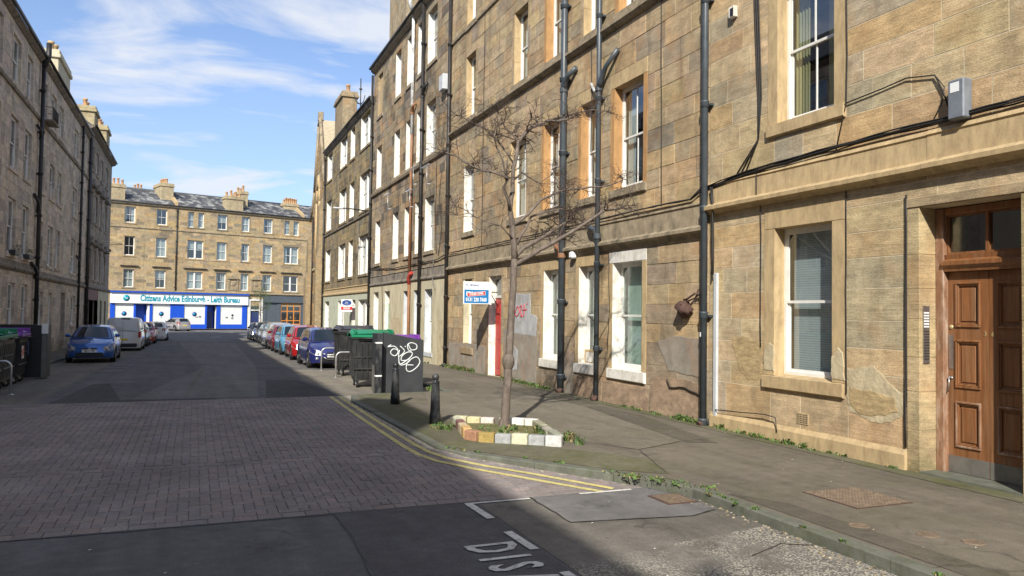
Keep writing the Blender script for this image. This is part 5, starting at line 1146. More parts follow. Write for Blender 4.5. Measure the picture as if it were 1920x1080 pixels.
seam([(1.40, 8.2), (1.42, 7.2), (1.36, 6.2), (1.40, 3)], -.101, .014, 1); seam([(3.60, 8.16), (3.57, 7.05), (4.9, 6.85), (5.3, 7.0)], -.097, .018, 2); seam([(-3, 8.19), (3.0, 8.19)], -.1045, .05, 3, .01)
seam([(4.6, 5.55), (5.1, 5.75), (5.36, 5.6)], -.10, .015, 4, .03); seam([(7.2, 10.4), (6.15, 9.95), (4.9, 12.0), (4.4, 14.4)], .011, .010, 5); seam([(6.15, 9.95), (5.6, 8.4)], .009, .008, 6)
seam([(7.2, 10.4), (8.6, 10.6)], .009, .01, 7); seam([(1.5, 18.9), (3.4, 18.9)], -.088, .05, 8, .04)
R = rng(44)
for x0, x1, y0, y1 in ((5.18, 5.39, 3.5, 7.4), (3.0, 3.3, 11.5, 18.4), (-4.9, -3.0, 26.0, 33.5)):
    mb = MB()                                  # gutter grit and leaf crumbs
    for k in range(420):
        x = x1 - (x1 - x0) * R.random() ** 1.8; y = R.uniform(y0, y1); z = (tz(y) + .003 if y > 8.2 and y < 18.6 else gz(y) + (RD + .006 if y < 8.2 else -.094)); r = R.uniform(.006, .022)
        a = R.uniform(0, 6); mb.add([(x + r * cos(a), y + r * sin(a), z), (x + r * cos(a + 2.1), y + r * sin(a + 2.1), z), (x + r * cos(a + 4.2), y + r * sin(a + 4.2), z + r * .5)], [(0, 1, 2)], M['mortar' if k % 3 == 0 else ('leaf_dry' if k % 3 == 1 else 'ledge')])
    tag(mb.build('gutter_grit'), 'pale grit and leaf crumbs gathered in the gutter', 'grit', kind='stuff')
# block paving on the raised table: 90-degree herringbone inside stretcher courses
def in_table(x, y, hx=.0):
    if y < 11.15 and y >= 8.2:
        # kerb diagonal
        for (x0, y0), (x1, y1) in zip(kerbline[1:7], kerbline[2:8]):
            if y0 <= y <= y1: return x < x0 + (x1 - x0) * (y - y0) / (y1 - y0) - .03
        return x < 3.3
    return x < 3.28
W_ = .108; bricks = []; Rb = rng(77)
def bcol():
    return jit(pick(Rb, [(.7, (.225, .195, .186)), (.15, (.205, .184, .178)), (.15, (.250, .205, .190))]), Rb, .07, .02)
bands = [(8.21, 8.37), (10.78, 10.95), (18.44, 18.6)]
for j in range(-1, int((18.45 - 8.38) / W_) + 1):
    for i in range(int(-4.2 / W_), int(5.4 / W_)):
        k = (i - j) % 4; x = i * W_; y = 8.38 + j * W_
        if k == 0: b = (x, y, x + 2 * W_, y + W_)
        elif k == 3: b = (x, y, x + W_, y + 2 * W_)
        else: continue
        bricks.append(b)
def clipb(b):
    x0, y0, x1, y1 = b
    for lo, hi in bands:
        if y0 < lo < y1 and y1 <= hi + .3: y1 = lo
        if y0 < hi < y1 and y0 >= lo - .001: y0 = hi
        if y0 >= lo and y1 <= hi: return None
    if y1 - y0 < .03: return None
    if y0 < 8.38: y0 = 8.38
    if y1 - y0 < .03: return None
    cy = (y0 + y1) / 2
    if x0 < -3.6: return None
    if not in_table(x1, y0) or not in_table(x1, y1):
        if in_table(x0 + .05, y0) and in_table(x0 + .05, y1):
            while not (in_table(x1, y0) and in_table(x1, y1)): x1 -= .02
        else: return None
    return x0, y0, x1, y1
bricks = [c for c in map(clipb, bricks) if c]
for lo, hi in bands:
    x = -3.6
    while x < 5.2:
        l = .236
        if in_table(x + l, lo): bricks.append((x, lo, x + l, hi))
        x += l
def brick_geo(mb, x0, y0, x1, y1, dz, col, ox=0, oy=0, oz=0):
    g = .0026; c = .004; x0 += g; x1 -= g; y0 += g; y1 -= g; za, zb = tz(y0) + dz, tz(y1) + dz
    v = [(x0, y0, za - .04), (x1, y0, za - .04), (x1, y1, zb - .04), (x0, y1, zb - .04), (x0, y0, za - c), (x1, y0, za - c), (x1, y1, zb - c), (x0, y1, zb - c), (x0 + c, y0 + c, za), (x1 - c, y0 + c, za), (x1 - c, y1 - c, zb), (x0 + c, y1 - c, zb)]
    v = [(a - ox, b - oy, d - oz) for a, b, d in v]
    mb.add(v, [(0, 1, 5, 4), (1, 2, 6, 5), (2, 3, 7, 6), (3, 0, 4, 7), (4, 5, 9, 8), (5, 6, 10, 9), (6, 7, 11, 10), (7, 4, 8, 11), (8, 9, 10, 11)], M['paver'], col)
sc = []
for b in bricks:
    p, q = px((b[0], b[1], tz(b[1]))), px((b[2], b[3], tz(b[3]))); a = 0
    if p and q and 0 < p[0] < 1920 and p[1] < 1080: a = abs(p[0] - q[0]) * abs(p[1] - q[1]) + .01 * abs(p[0] - q[0])
    sc.append((a, b))
sc.sort(key=lambda t: -t[0]); rest = MB()
for i, (a, b) in enumerate(sc):
    dz = Rb.uniform(-.0035, .003); col = bcol()
    if i < 290: mb = MB(); brick_geo(mb, *b, dz, col, b[0], b[1], tz(b[1])); mb.build('brick', bed, (b[0], b[1], tz(b[1])))
    else: brick_geo(rest, *b, dz, col)
rest.build('brickwork', bed, kind='stuff')
# kerb stones, each a piece of its own
kb = empty('kerb', label='weathered whin kerb stones edging the right footway and its planted corner', cat='kerb'); kb['kind'] = 'structure'; del kb['category']; del kb['label']
def lay(line, L=.92, w=.145, seed=3, zt=.004, parent=kb, mt='kerb', far=60):
    R = rng(seed)
    for (x0, y0), (x1, y1) in zip(line, line[1:]):
        d = Vector((x1 - x0, y1 - y0, 0)); n = max(1, round(d.length / L)); u = d.normalized(); r = Vector((u.y, -u.x, 0)) * w
        rest = MB()
        for k in range(n):
            a = Vector((x0, y0, 0)) + d * (k / n) + u * .004; b = Vector((x0, y0, 0)) + d * ((k + 1) / n) - u * .004; c = .014; h = zt + R.uniform(-.004, .004)
            za, zb = gz(a.y) + h, gz(b.y) + h; mb = MB() if a.y < 45 else rest; up = Vector((0, 0, 1)); o = a.copy() if a.y < 45 else Vector((0, 0, 0))
            def q(p, z, s=0): v = p + r * s - o; return (v.x, v.y, z)
            lo = -.35
            v = [q(a, za + lo), q(b, zb + lo), q(b, zb + lo, 1), q(a, za + lo, 1), q(a, za - c), q(b, zb - c), q(b, zb, 1), q(a, za, 1), q(a, za, .09), q(b, zb, .09)]
            mb.add(v, [(0, 1, 5, 4), (1, 2, 6, 9, 5), (2, 3, 7, 6), (3, 0, 4, 8, 7), (4, 5, 9, 8), (8, 9, 6, 7)], M[mt])
            if a.y < 45: fixn(mb.build('kerb_stone', parent, (o.x, o.y, 0)))
        if rest.v: fixn(rest.build('kerb_run', parent, kind='stuff'))
lay([(x, y) for x, y in kerbline]); 
kl = empty('kerb', kind='structure')
lay([(-3.5, 17.3), (-3.5, 8.4)], parent=kl, seed=5); lay([(-5.0, 72), (-5.0, 19.2), (-5.0, 18.6), (-3.9, 18.4), (-3.5, 17.3)], parent=kl, seed=6)
# painted markings
def stripe(pts, w, z, mt, name='road_marking', hz=None):
    mb = MB(); vs = []; n = len(pts)
    for i, (x, y) in enumerate(pts):
        a, b = pts[max(i - 1, 0)], pts[min(i + 1, n - 1)]; d = Vector((b[0] - a[0], b[1] - a[1])).normalized(); k = w / 2
        for s in (-1, 1): X, Y = x - d.y * k * s, y + d.x * k * s; vs.append((X, Y, (hz(Y) if hz else gz(Y)) + z))
    mb.add(vs, [(2 * i, 2 * i + 2, 2 * i + 3, 2 * i + 1) for i in range(n - 1)], M[mt]); o = mb.build(name, kind='structure')
    for p in o.data.polygons:
        if p.normal.z < 0: p.flip()
    return o
def dense(pts, step=.25):
    o = [pts[0]]
    for p, q in zip(pts, pts[1:]):
        d = math.hypot(q[0] - p[0], q[1] - p[1]); n = max(1, int(d / step)); o += [(p[0] + (q[0] - p[0]) * k / n, p[1] + (q[1] - p[1]) * k / n) for k in range(1, n + 1)]
    return o
yo = [(3.02, 18.5), (2.97, 14.5), (2.96, 11.4), (2.99, 10.75), (3.13, 10.25), (3.5, 9.62), (3.99, 8.93), (4.56, 8.12)]
yi = [(3.21, 18.5), (3.17, 14.5), (3.16, 11.5), (3.19, 10.85), (3.32, 10.38), (3.66, 9.80), (4.13, 9.16), (4.74, 8.24)]
for l in (yo, yi): stripe(dense(l), .085, .004, 'mark_yellow', 'yellow_line', tz)
ZM = -.0965
stripe([(2.80, 8.10), (3.58, 8.10)], .055, ZM, 'mark_white', 'bay_line'); stripe([(4.22, 8.12), (4.92, 8.12)], .055, ZM, 'mark_white', 'bay_line')
stripe([(2.84, 8.07), (2.86, 7.45)], .09, ZM, 'mark_white', 'bay_line'); stripe([(2.84, 6.95), (2.86, 6.35)], .09, ZM, 'mark_white', 'bay_line'); stripe([(2.84, 5.72), (2.86, 5.1)], .09, ZM, 'mark_white', 'bay_line'); stripe([(2.84, 4.6), (2.86, 4.0)], .09, ZM, 'mark_white', 'bay_line')
TM = Matrix(((0, 1, 0, 2.51), (-1, 0, 0, 5.62), (0, 0, 1, ZM - .001), (0, 0, 0, 1)))
tx = text('DISABLED', .66, 'bay_lettering', M['mark_white'], None, None, .001, .58, .012, align='LEFT', space=1.55); tx.data.transform(Matrix.Translation((0, 0, 0)))
tx.matrix_world = Matrix(((0, 1, 0, 2.50), (-1, 0, 0, 6.66), (0, 0, 1, ZM), (0, 0, 0, 1))); tx['kind'] = 'structure'
R = rng(33)
for y0, n in ((27.5, 7), (33.5, 6), (39, 6), (45, 5), (51, 5), (58, 4)):           # worn bay ticks in front of the parked cars, right
    for k in range(2 if y0 > 30 else 4): y = y0 + R.uniform(0, 3); stripe([(3.0 + R.uniform(0, .2) + (y - 27) * .012, y), (3.75 + (y - 27) * .012, y - .1)], .12, -.088, 'mark_worn', 'bay_tick')
for y in (29.5, 31.2, 33.0, 35.4, 37.5, 40, 43, 47, 52, 56, 61):
    stripe([(-2.9 + (y - 30) * .02, y), (-2.2 + (y - 30) * .02, y + .1)], .13, -.088, 'mark_worn', 'bay_tick')
stripe([(-1.95, 24.3), (-1.55, 24.3)], .12, -.088, 'mark_worn', 'bay_tick'); stripe([(1.5, 75), (2.3, 75)], .3, -.094, 'mark_white', 'give_way_mark')
# iron covers
mc = empty('manhole_cover', (6.88, 6.57, 0), 0, 'square rusty studded cover set in the footway before the brown door', 'manhole cover')
mb = MB(); s = .40; mb.box((-s, -s, -.02), (s, s, .008), M['rust']); plate = mb.build('frame', mc)
M['iron_brown'] = simple('brown_worn_iron', (.17, .125, .085), .75, .4, 14, bump=.4, dirt=(.08, .06, .04), dirtf=.6)
mb = MB(); n = 17
for i in range(n):
    for j in range(n):
        x = -.365 + .73 * i / (n - 1); y = -.365 + .73 * j / (n - 1); r = .013; mb.add([(x - r, y - r, .008), (x + r, y - r, .008), (x + r, y + r, .008), (x - r, y + r, .008), (x, y, .018)], [(0, 1, 4), (1, 2, 4), (2, 3, 4), (3, 0, 4)], M['iron_brown'])
mb.build('studs', mc, kind='stuff'); mb = MB(); mb.box((-.385, -.385, .0082), (.385, .385, .0095), M['iron_brown']); mb.build('plate', mc)
for (x, y), lb in (((5.97, 5.67), 'small round rusty cover in the footway nearest the square cover'), ((6.34, 5.22), 'small round rusty cover, middle of three by the kerb'), ((6.52, 4.9), 'small round rusty cover nearest the bottom of the view')):
    mb = MB(); mb.lathe([(.0, .006), (.055, .007), (.075, .005), (.08, .009), (.095, .009), (.1, .0)], M['iron_brown'], 16); tag(mb.build('stopcock_cover', loc=(x, y, .001)), lb, 'cover')
gd = empty('drain_grate', (5.12, 7.55, -.1), 0, 'rusty gully grate in the gutter by the yellow lines', 'drain')
mb = MB(); mb.box((-.2, -.22, -.02), (.2, .22, .004), M['rust']); mb.build('frame', gd)
for k in range(6): mb = MB(); mb.box((-.17, -.19 + k * .066, .004), (.17, -.19 + k * .066 + .035, .012), M['iron_brown']); mb.build('bar', gd)
gd.location.z = RD + .012
# litter flecks
mb = MB(); R = rng(91)
for k in range(170):
    x, y = (R.uniform(5.6, 8.5), R.uniform(4.2, 17)) if k % 2 else (R.uniform(-1.2, 4.8), R.uniform(4.6, 8.0)); z = .008 if x > 5.6 else RD + .012; r = R.uniform(.003, .016) * (.5 + R.random())
    mb.add([(x, y, z), (x + r * 2, y + r * .3, z + .003), (x + r * 1.6, y + r, z + .004), (x + .2 * r, y + r, z)], [(0, 1, 2, 3)], M['sign_white' if k % 9 == 0 else ('mortar' if k % 2 else 'road_buff')])
tag(mb.build('litter'), 'tiny pale scraps of litter scattered on road and footway', 'litter', kind='stuff')
# ------------------------------------------------------------------ street furniture
def bollard(x, y, label):
    o = empty('bollard', (x, y, 0), 0, label, 'bollard', 'cast iron bollards at the footway corner')
    mb = MB(); mb.lathe([(.0, .0), (.100, .0), (.100, .16), (.094, .19), (.088, .22), (.084, .30), (.070, .72), (.068, .735), (.074, .742), (.074, .756), (.068, .762)], M['black_paint'], 20); mb.build('post', o)
    mb = MB(); mb.lathe([(.068, .762), (.054, .775), (.047, .785), (.052, .795), (.061, .815), (.064, .84), (.059, .865), (.045, .885), (.022, .897), (0, .90)], M['black_paint'], 20); mb.build('cap', o)
    mb = MB()
    for k in range(8):
        t = 2 * pi * k / 8; mb.add([(.09 * cos(t - .1), .09 * sin(t - .1), .22), (.09 * cos(t + .1), .09 * sin(t + .1), .22), (.0745 * cos(t + .1), .0745 * sin(t + .1), .66), (.0745 * cos(t - .1), .0745 * sin(t - .1), .66)], [(0, 1, 2, 3)], M['black_paint'])
    mb.build('fluting', o); return o
bollard(4.03, 13.36, 'near black cast iron bollard standing left of the tree planter')
bollard(4.07, 16.49, 'farther black bollard standing in shade before the graffitied screen')
# planter of painted kerb blocks round the tree
pl = empty('tree_planter', (5.0, 12.1, 0), 0, 'ring of painted stone blocks round the base of the street tree', 'planter'); Rr = rng(3)
Q = [(4.32, 13.18), (4.04, 11.72), (4.42, 11.42), (5.22, 10.55), (6.05, 11.35)]
blk = []
def blocks(p, q, cols, w=.14, h=.15):
    d = Vector((q[0] - p[0], q[1] - p[1], 0)); n = len(cols); a = atan2(d.y, d.x)
    for k, c in enumerate(cols):
        l = d.length / n; mb = MB(); hh = h + Rr.uniform(-.012, .012); mb.cbox((.006, 0, -.03), (l - .006, w, hh), M['tinted'], .012, c)
        o = mb.build('painted_block', pl); m_ = Vector((p[0], p[1], 0)) + d * (k / n) - Vector(pl.location); o.location = (m_.x, m_.y, Rr.uniform(-.004, .004)); o.rotation_euler = (Rr.uniform(-.02, .02), 0, a + Rr.uniform(-.03, .03))
YEL, WHT, GRY, PNK, ORG, PUR, BRK = (.50, .45, .28), (.58, .57, .52), (.33, .34, .34), (.56, .46, .40), (.52, .28, .08), (.20, .10, .09), (.33, .18, .11)
blocks((4.32, 13.25), (4.02, 11.72), [(.46, .47, .36), PUR, (.50, .41, .27), (.50, .33, .14)]); blocks((3.98, 11.62), (4.08, 11.36), [BRK])
blocks((4.10, 11.30), (5.16, 10.52), [(.33, .24, .08), GRY, (.52, .50, .36), (.32, .33, .33), (.52, .52, .50)]); 
blocks((5.26, 10.66), (5.62, 12.3), [(.30, .31, .24), (.36, .33, .28), (.30, .28, .2)])
blocks((5.64, 12.4), (5.1, 12.86), [WHT, (.60, .60, .55), (.5, .5, .46)]); blocks((5.02, 12.93), (4.42, 13.36), [(.55, .50, .44), (.52, .48, .28), (.45, .42, .28)])
mb = MB(); mb.add([(4.24 - 5, 13.1 - 12.1, .05), (4.12 - 5, 11.5 - 12.1, .05), (5.1 - 5, 10.72 - 12.1, .05), (5.55 - 5, 12.3 - 12.1, .05), (5.0 - 5, 12.8 - 12.1, .05)], [(0, 1, 2, 3, 4)], M['soil']); mb.add([(.0, .2, .11)], [], M['soil']); so_ = mb.build('soil', pl)
# weeds and grass: tufts along wall foot, kerb and planter
def tufts(name, spots, label, seed, mt='leaf', mt2='leaf_dark'):
    R = rng(seed); mb = MB()
    for (x, y, r, h, n) in spots:
        for _ in range(n):
            a = R.uniform(0, 2 * pi); d = r * sqrt(R.random()); px_, py_ = x + d * cos(a), y + d * sin(a) * 1.6; b = R.uniform(0, 2 * pi); L = h * R.uniform(.4, 1.1); w = R.uniform(.004, .010) + (.012 if R.random() < .3 else 0)
            l1 = (px_ + cos(b) * L * .35, py_ + sin(b) * L * .35, L * .75); l2 = (px_ + cos(b) * L * .8, py_ + sin(b) * L * .8, L * R.uniform(.55, 1.0)); wx, wy = -sin(b) * w, cos(b) * w; z0 = .0 + gz(y)
            mb.add([(px_ - wx, py_ - wy, z0), (px_ + wx, py_ + wy, z0), (l1[0] + wx, l1[1] + wy, l1[2] + z0), (l1[0] - wx, l1[1] - wy, l1[2] + z0), (l2[0], l2[1], l2[2] + z0)], [(0, 1, 2, 3), (3, 2, 4)], M[mt if R.random() < .55 else (mt2 if R.random() < .5 else 'leaf_dry')])
    return tag(mb.build(name), label, 'weeds', kind='stuff')
R = rng(8); sp = []
for y0, y1, n, h in ((8.9, 11.6, 26, .10), (11.9, 12.8, 16, .13), (13.2, 14.6, 14, .07), (18.6, 21.8, 44, .12), (24.5, 27.6, 50, .16), (28, 34, 14, .08), (7.6, 8.9, 6, .06)):
    for _ in range(n): sp.append((RX - .05 - R.uniform(0, .10), R.uniform(y0, y1), R.uniform(.02, .07), h * R.uniform(.5, 1.2), R.randint(8, 26)))
tufts('weeds', sp, 'low green weeds growing along the foot of the right wall', 9)
sp = []
for _ in range(16): t = R.random(); sp.append((4.85 + t * .75 + R.uniform(-.05, .12), 8.75 - t * 1.35 + R.uniform(-.05, .08), .09, .03, 20))
for _ in range(11): sp.append((5.44 + R.uniform(-.06, .04), R.uniform(4.2, 7.6), .025, .035, 12))
for _ in range(10): t = R.random(); sp.append((3.5 + t * 1.2, 10.8 - t * 1.7 + .12, .03, .04, 10))
tufts('weeds', sp, 'bright weeds in the joint behind the kerb by the yellow lines', 10)
sp = [(3.98 + R.uniform(-.12, .12), 12.9 + R.uniform(-.3, .3), .08, .08, 26) for _ in range(7)] + [(5.50 + R.uniform(-.05, .05), 10.85 + R.uniform(-.2, .3), .06, .17, 30) for _ in range(4)] + [(R.uniform(4.3, 5.3), R.uniform(11.3, 12.6), .10, .09, 16) for _ in range(24)] + [(4.8 + R.uniform(-.2, .2), 12.0 + R.uniform(-.2, .2), .08, .13, 26) for _ in range(4)] + [(5.35 + R.uniform(-.1, .1), 11.7 + R.uniform(-.2, .2), .1, .19, 30) for _ in range(4)]
tufts('weeds', sp, 'grass and weeds inside and beside the painted planter', 11)
tufts('weeds', [(5.65, 19.2, .1, .1, 40), (5.8, 19.4, .1, .12, 40)], 'small weed clump at the foot of the graffitied screen', 12)
# ---- the bare street tree
TR = empty('tree', (5.0, 12.45, 0), 0, 'leafless street tree with a smooth trunk and twisted spreading twigs in the painted planter', 'tree')
R = rng(2024); trunk = MB(); tw = MB()
def limb(pts, r0, r1, mb=None, amp=.02, n=8, mt='bark'):
    q = wobble(pts, R, amp, .16); L = len(q) - 1
    rs = [r0 + (r1 - r0) * (i / L) ** .8 for i in range(L + 1)]; (mb or trunk).tube([p - Vector(TR.location) for p in q], rs, M[mt], n); return q, rs
T0 = 12.45
q, rs = limb([(5.0, T0, -.05), (5.02, T0, .35), (5.06, T0, 1.05), (5.10, T0, 1.9), (5.13, T0, 2.45), (5.15, T0, 2.95)], .080, .056, amp=.008, n=14)
trunk.lathe([(.14, -.05), (.11, .05), (.084, .18)], M['bark'], 14, (0, 0, 0))
trunk.lathe([(.075, -.12), (.108, -.04), (.105, .05), (.07, .13)], M['bark'], 12, (.06, 0, 1.16))
limbs = []
def add(pts, r0, r1, amp=.025): q, rs = limb(pts, r0, r1, None, amp); limbs.append((q, rs)); return q
add([(5.15, T0, 2.95), (5.12, T0 + .05, 3.4), (5.05, T0, 3.8), (5.09, T0, 4.3), (5.14, T0 - .05, 4.75), (5.19, T0, 5.0), (5.45, T0, 5.3), (5.8, T0 + .1, 5.46), (6.18, T0, 5.52)], .062, .022)
add([(5.06, T0, 3.75), (4.98, T0 - .1, 3.95), (4.86, T0 - .15, 4.15), (4.9, T0 - .3, 4.3), (4.6, T0 - .3, 4.38), (4.3, T0 - .2, 4.45), (4.05, T0 - .1, 4.62), (3.85, T0, 4.7)], .034, .012)
add([(4.9, T0 - .2, 4.25), (4.78, T0 - .3, 4.6), (4.6, T0 - .35, 4.95), (4.66, T0 - .3, 5.15)], .022, .009)
add([(5.17, T0, 3.0), (5.35, T0 + .1, 3.15), (5.7, T0 + .2, 3.33), (6.15, T0 + .3, 3.6), (6.5, T0 + .35, 3.78)], .045, .026, .012)
add([(5.17, T0, 2.85), (5.4, T0 - .1, 3.0), (5.75, T0 - .2, 3.22), (6.2, T0 - .3, 3.5), (6.7, T0 - .4, 3.85), (7.0, T0 - .4, 3.9)], .045, .022, .012)
add([(5.14, T0, 3.55), (5.4, T0, 3.75), (5.6, T0 - .05, 4.0), (6.0, T0, 4.2), (6.45, T0, 4.28), (7.0, T0 + .05, 4.38), (7.3, T0, 4.5)], .030, .010)
add([(5.09, T0, 4.3), (5.3, T0 + .1, 4.5), (5.45, T0 + .1, 4.42), (5.7, T0 + .2, 4.35), (5.9, T0 + .15, 4.5)], .018, .007)
add([(5.12, T0, 4.6), (4.9, T0 + .1, 4.95), (4.65, T0 + .1, 5.18), (4.35, T0, 5.25), (4.1, T0, 5.35)], .020, .008)
add([(5.2, T0, 5.0), (5.0, T0 + .2, 5.3), (4.85, T0 + .1, 5.5)], .016, .006)
add([(5.8, T0 + .1, 5.46), (6.2, T0 + .1, 5.62), (6.5, T0 + .1, 5.72), (6.9, T0, 5.75)], .018, .007)
add([(5.2, T0, 3.2), (5.36, T0, 3.5), (5.5, T0 + .1, 3.72), (5.75, T0 + .1, 3.82), (6.1, T0 + .1, 3.9), (6.4, T0 + .2, 3.75)], .026, .010)
add([(5.1, T0, 3.3), (4.85, T0 - .1, 3.5), (4.6, T0 - .1, 3.55), (4.3, T0, 3.7), (4.1, T0, 3.65)], .016, .006)
trunk.build('trunk', TR)
def twig(p, d, L, r, lev):
    pts = [p.copy()]; n = max(3, int(L / .07)); v = d.normalized()
    for i in range(n):
        v = (v + Vector((R.uniform(-.45, .45), R.uniform(-.45, .45), R.uniform(-.42, .40)))).normalized(); p = p + v * (L / n); pts.append(p.copy())
    tw.tube([q - Vector(TR.location) for q in pts], [r * (1 - .65 * i / n) for i in range(n + 1)], M['twig'], 4 if lev else 5, cap=False)
    if lev < 3:
        for _ in range((4, 3, 2)[lev]):
            k = R.randint(1, n); dd = (pts[k] - pts[k - 1]).normalized(); side = Vector((R.uniform(-1, 1), R.uniform(-1, 1), R.uniform(-.6, .7)))
            twig(pts[k], dd * .6 + side, L * R.uniform(.42, .7), r * .62, lev + 1)
for li, (q, rs) in enumerate(limbs):
    dens = 2.3 if li in (3, 4, 10) else 2.1
    st = int(len(q) * (.35 if li != 0 else .45))
    for i in range(st, len(q)):
        m = int(dens) + (1 if R.random() < dens % 1 else 0); m = max(1, m) if i > len(q) - 4 else (m if R.random() < .62 else 0)
        if i == len(q) - 1: m += 3
        for _ in range(m):
            side = Vector((R.uniform(-1, 1), R.uniform(-1, 1), R.uniform(-.35, .8))); dd = (q[i] - q[i - 1]).normalized()
            twig(q[i], dd * .7 + side, R.uniform(.24, .55), max(.0062, rs[i] * .42), 0)
tw.build('twigs', TR, kind='stuff')
# small leafy tree before the far doorway
ft = empty('tree', (6.75, 88.5, -.5), 0, 'slender young tree coming into leaf in front of the far white doorway', 'tree'); R = rng(5)
mb = MB(); mb.tube([(0, 0, -.1), (0, 0, 1.5), (-.1, 0, 3.0), (-.2, .1, 4.5)], [.07, .06, .045, .02], M['bark'], 7)
tips = []
for k in range(22):
    z = R.uniform(1.9, 4.4); a = R.uniform(0, 2 * pi); L = R.uniform(.6, 1.3); e = (cos(a) * L - .15, sin(a) * L, z + R.uniform(.2, .9)); mb.tube([(-.1, 0, z), (e[0] * .5, e[1] * .5, z + .3), e], [.022, .014, .006], M['twig'], 4); tips.append(e)
mb.build('trunk', ft); mb = MB()
for e in tips:
    for k in range(46):
        c = Vector(e) * R.uniform(.55, 1.08); c.z = e[2] + R.uniform(-.7, .4); c += Vector((R.gauss(0, .22), R.gauss(0, .22), R.gauss(0, .15))); s = R.uniform(.03, .06); u = Vector((R.uniform(-1, 1), R.uniform(-1, 1), R.uniform(-1, 1))).normalized(); w = u.orthogonal()
        mb.add([c - u * s, c + w * s * .6, c + u * s, c - w * s * .6], [(0, 1, 2, 3)], M['leaf' if R.random() < .3 else 'leaf_dark'])
mb.build('crown', ft, kind='stuff')
# ---- bins
def bin_(x, y, rz, label, lid='lid_green', group='wheeled communal bins', W=1.25, D=.98, H=1.30, z=-.1, body='black_plastic', extra=None):
    """front faces local -y"""
    o = empty('communal_bin', (x, y, z + gz(y)), rz, label, 'bin', group); b = M[body]
    mb = MB(); w0, w1, d0, d1 = W * .43, W * .5, D * .40, D * .48; z0, z1 = .20, H - .10
    vs = [(-w0, -d0, z0), (w0, -d0, z0), (w0, d0, z0), (-w0, d0, z0), (-w1, -d1, z1), (w1, -d1, z1), (w1, d1, z1), (-w1, d1, z1)]
    mb.add(vs, [(0, 3, 2, 1), (0, 1, 5, 4), (1, 2, 6, 5), (2, 3, 7, 6), (3, 0, 4, 7), (4, 5, 6, 7)], b)
    mb.cbox((-w1 - .03, -d1 - .03, z1 - .02), (w1 + .03, d1 + .03, z1 + .06), b, .015); mb.build('body', o)
    mb = MB()                                   # moulded ribs
    for k in range(7):
        t = -1 + 2 * k / 6; t *= .9
        for s in (-1, 1):
            mb.add([(t * w0 - .02, s * (d0 + .0), z0 + .06), (t * w0 + .02, s * d0, z0 + .06), (t * w1 + .02, s * (d1), z1 - .12), (t * w1 - .02, s * d1, z1 - .12), (t * w0 - .02, s * (d0 + .03), z0 + .06), (t * w0 + .02, s * (d0 + .03), z0 + .06), (t * w1 + .02, s * (d1 + .025), z1 - .12), (t * w1 - .02, s * (d1 + .025), z1 - .12)], [(4, 5, 6, 7), (0, 4, 7, 3), (1, 2, 6, 5), (0, 1, 5, 4), (3, 7, 6, 2)], b)
    for z_ in (.5, .82):
        for s in (-1, 1): mb.cbox((-w1 * .95, s * (d1 * .93) - .03, z_), (w1 * .95, s * (d1 * .93) + .03, z_ + .045), b, .01)
    for s in (-1, 1):
        for t in (-.5, .0, .5): mb.cbox((s * w1 * .94 - .03, t * D * .7 - .02, z0 + .1), (s * w1 * .94 + .03, t * D * .7 + .02, z1 - .1), b, .008)
    mb.build('ribs', o)
    mb = MB(); n = 10; vs = []; lw, ld = w1 + .05, d1 + .05
    for i in range(n + 1):
        t = i / n; y_ = -ld + 2 * ld * t; z_ = z1 + .07 + .17 * sin(pi * (.10 + .80 * t)) ** .8
        for j, xx in enumerate((-lw, -lw * .93, 0, lw * .93, lw)): vs.append((xx, y_, z_ - (.09 if j in (0, 4) else 0) + (.015 if j == 2 else 0)))
    mb.add(vs, [(i * 5 + j, i * 5 + j + 1, (i + 1) * 5 + j + 1, (i + 1) * 5 + j) for i in range(n) for j in range(4)], M[lid], smooth=True)
    mb.cbox((-lw, -ld - .01, z1 + .04), (lw, -ld + .05, z1 + .12), M[lid], .01); mb.cbox((-lw, ld - .05, z1 + .04), (lw, ld + .01, z1 + .12), M[lid], .01)
    for s in (-.45, .45): mb.cbox((s * W - .025, -ld, z1 + .14), (s * W + .025, ld * .6, z1 + .26), M[lid], .012)
    ld_ = mb.build('lid', o)
    mb = MB(); mb.tube([(-w1 * .8, -ld - .05, z1 + .02), (w1 * .8, -ld - .05, z1 + .02)], .017, M['trim'], 8); mb.build('handle', o)
    for sx in (-1, 1):
        for sy in (-1, 1):
            mb = MB(); X, Y_ = sx * w0 * .86, sy * d0 * .78; mb.lathe([(.0, -.03), (.055, -.03), (.085, -.028), (.1, -.015), (.1, .015), (.085, .028), (.055, .03), (0, .03)], M['rubber'], 14, (X, Y_, .1), 'x'); wh = mb.build('wheel', o)
            mb = MB(); mb.lathe([(0, -.034), (.05, -.034), (.05, .034), (0, .034)], M['alloy'], 12, (X, Y_, .1), 'x'); mb.box((X - .045, Y_ - .03, .10), (X - .036, Y_ + .03, .22), M['galv']); mb.box((X + .036, Y_ - .03, .10), (X + .045, Y_ + .03, .22), M['galv']); mb.build('hub', wh)
    return o
def decal(o, x0, x1, z0, z1, y, mt, name='sticker'):
    mb = MB(); mb.box((x0, y - .004, z0), (x1, y, z1), M[mt]); return mb.build(name, o)
b1 = bin_(4.62, 21.6, radians(-4), 'black communal bin with bright green lid beside the graffitied screen', 'lid_green', H=1.44, W=1.12, D=1.0)
b2_ = bin_(4.88, 25.6, radians(3), 'black communal bin with a faded dark lid behind the green-lidded one', 'lid_dark', H=1.48, W=1.1)
b3_ = bin_(5.18, 20.9, radians(2), 'communal bin with a purple lid on the footway side of the graffitied screen', 'lid_purple', H=1.32, W=1.05)
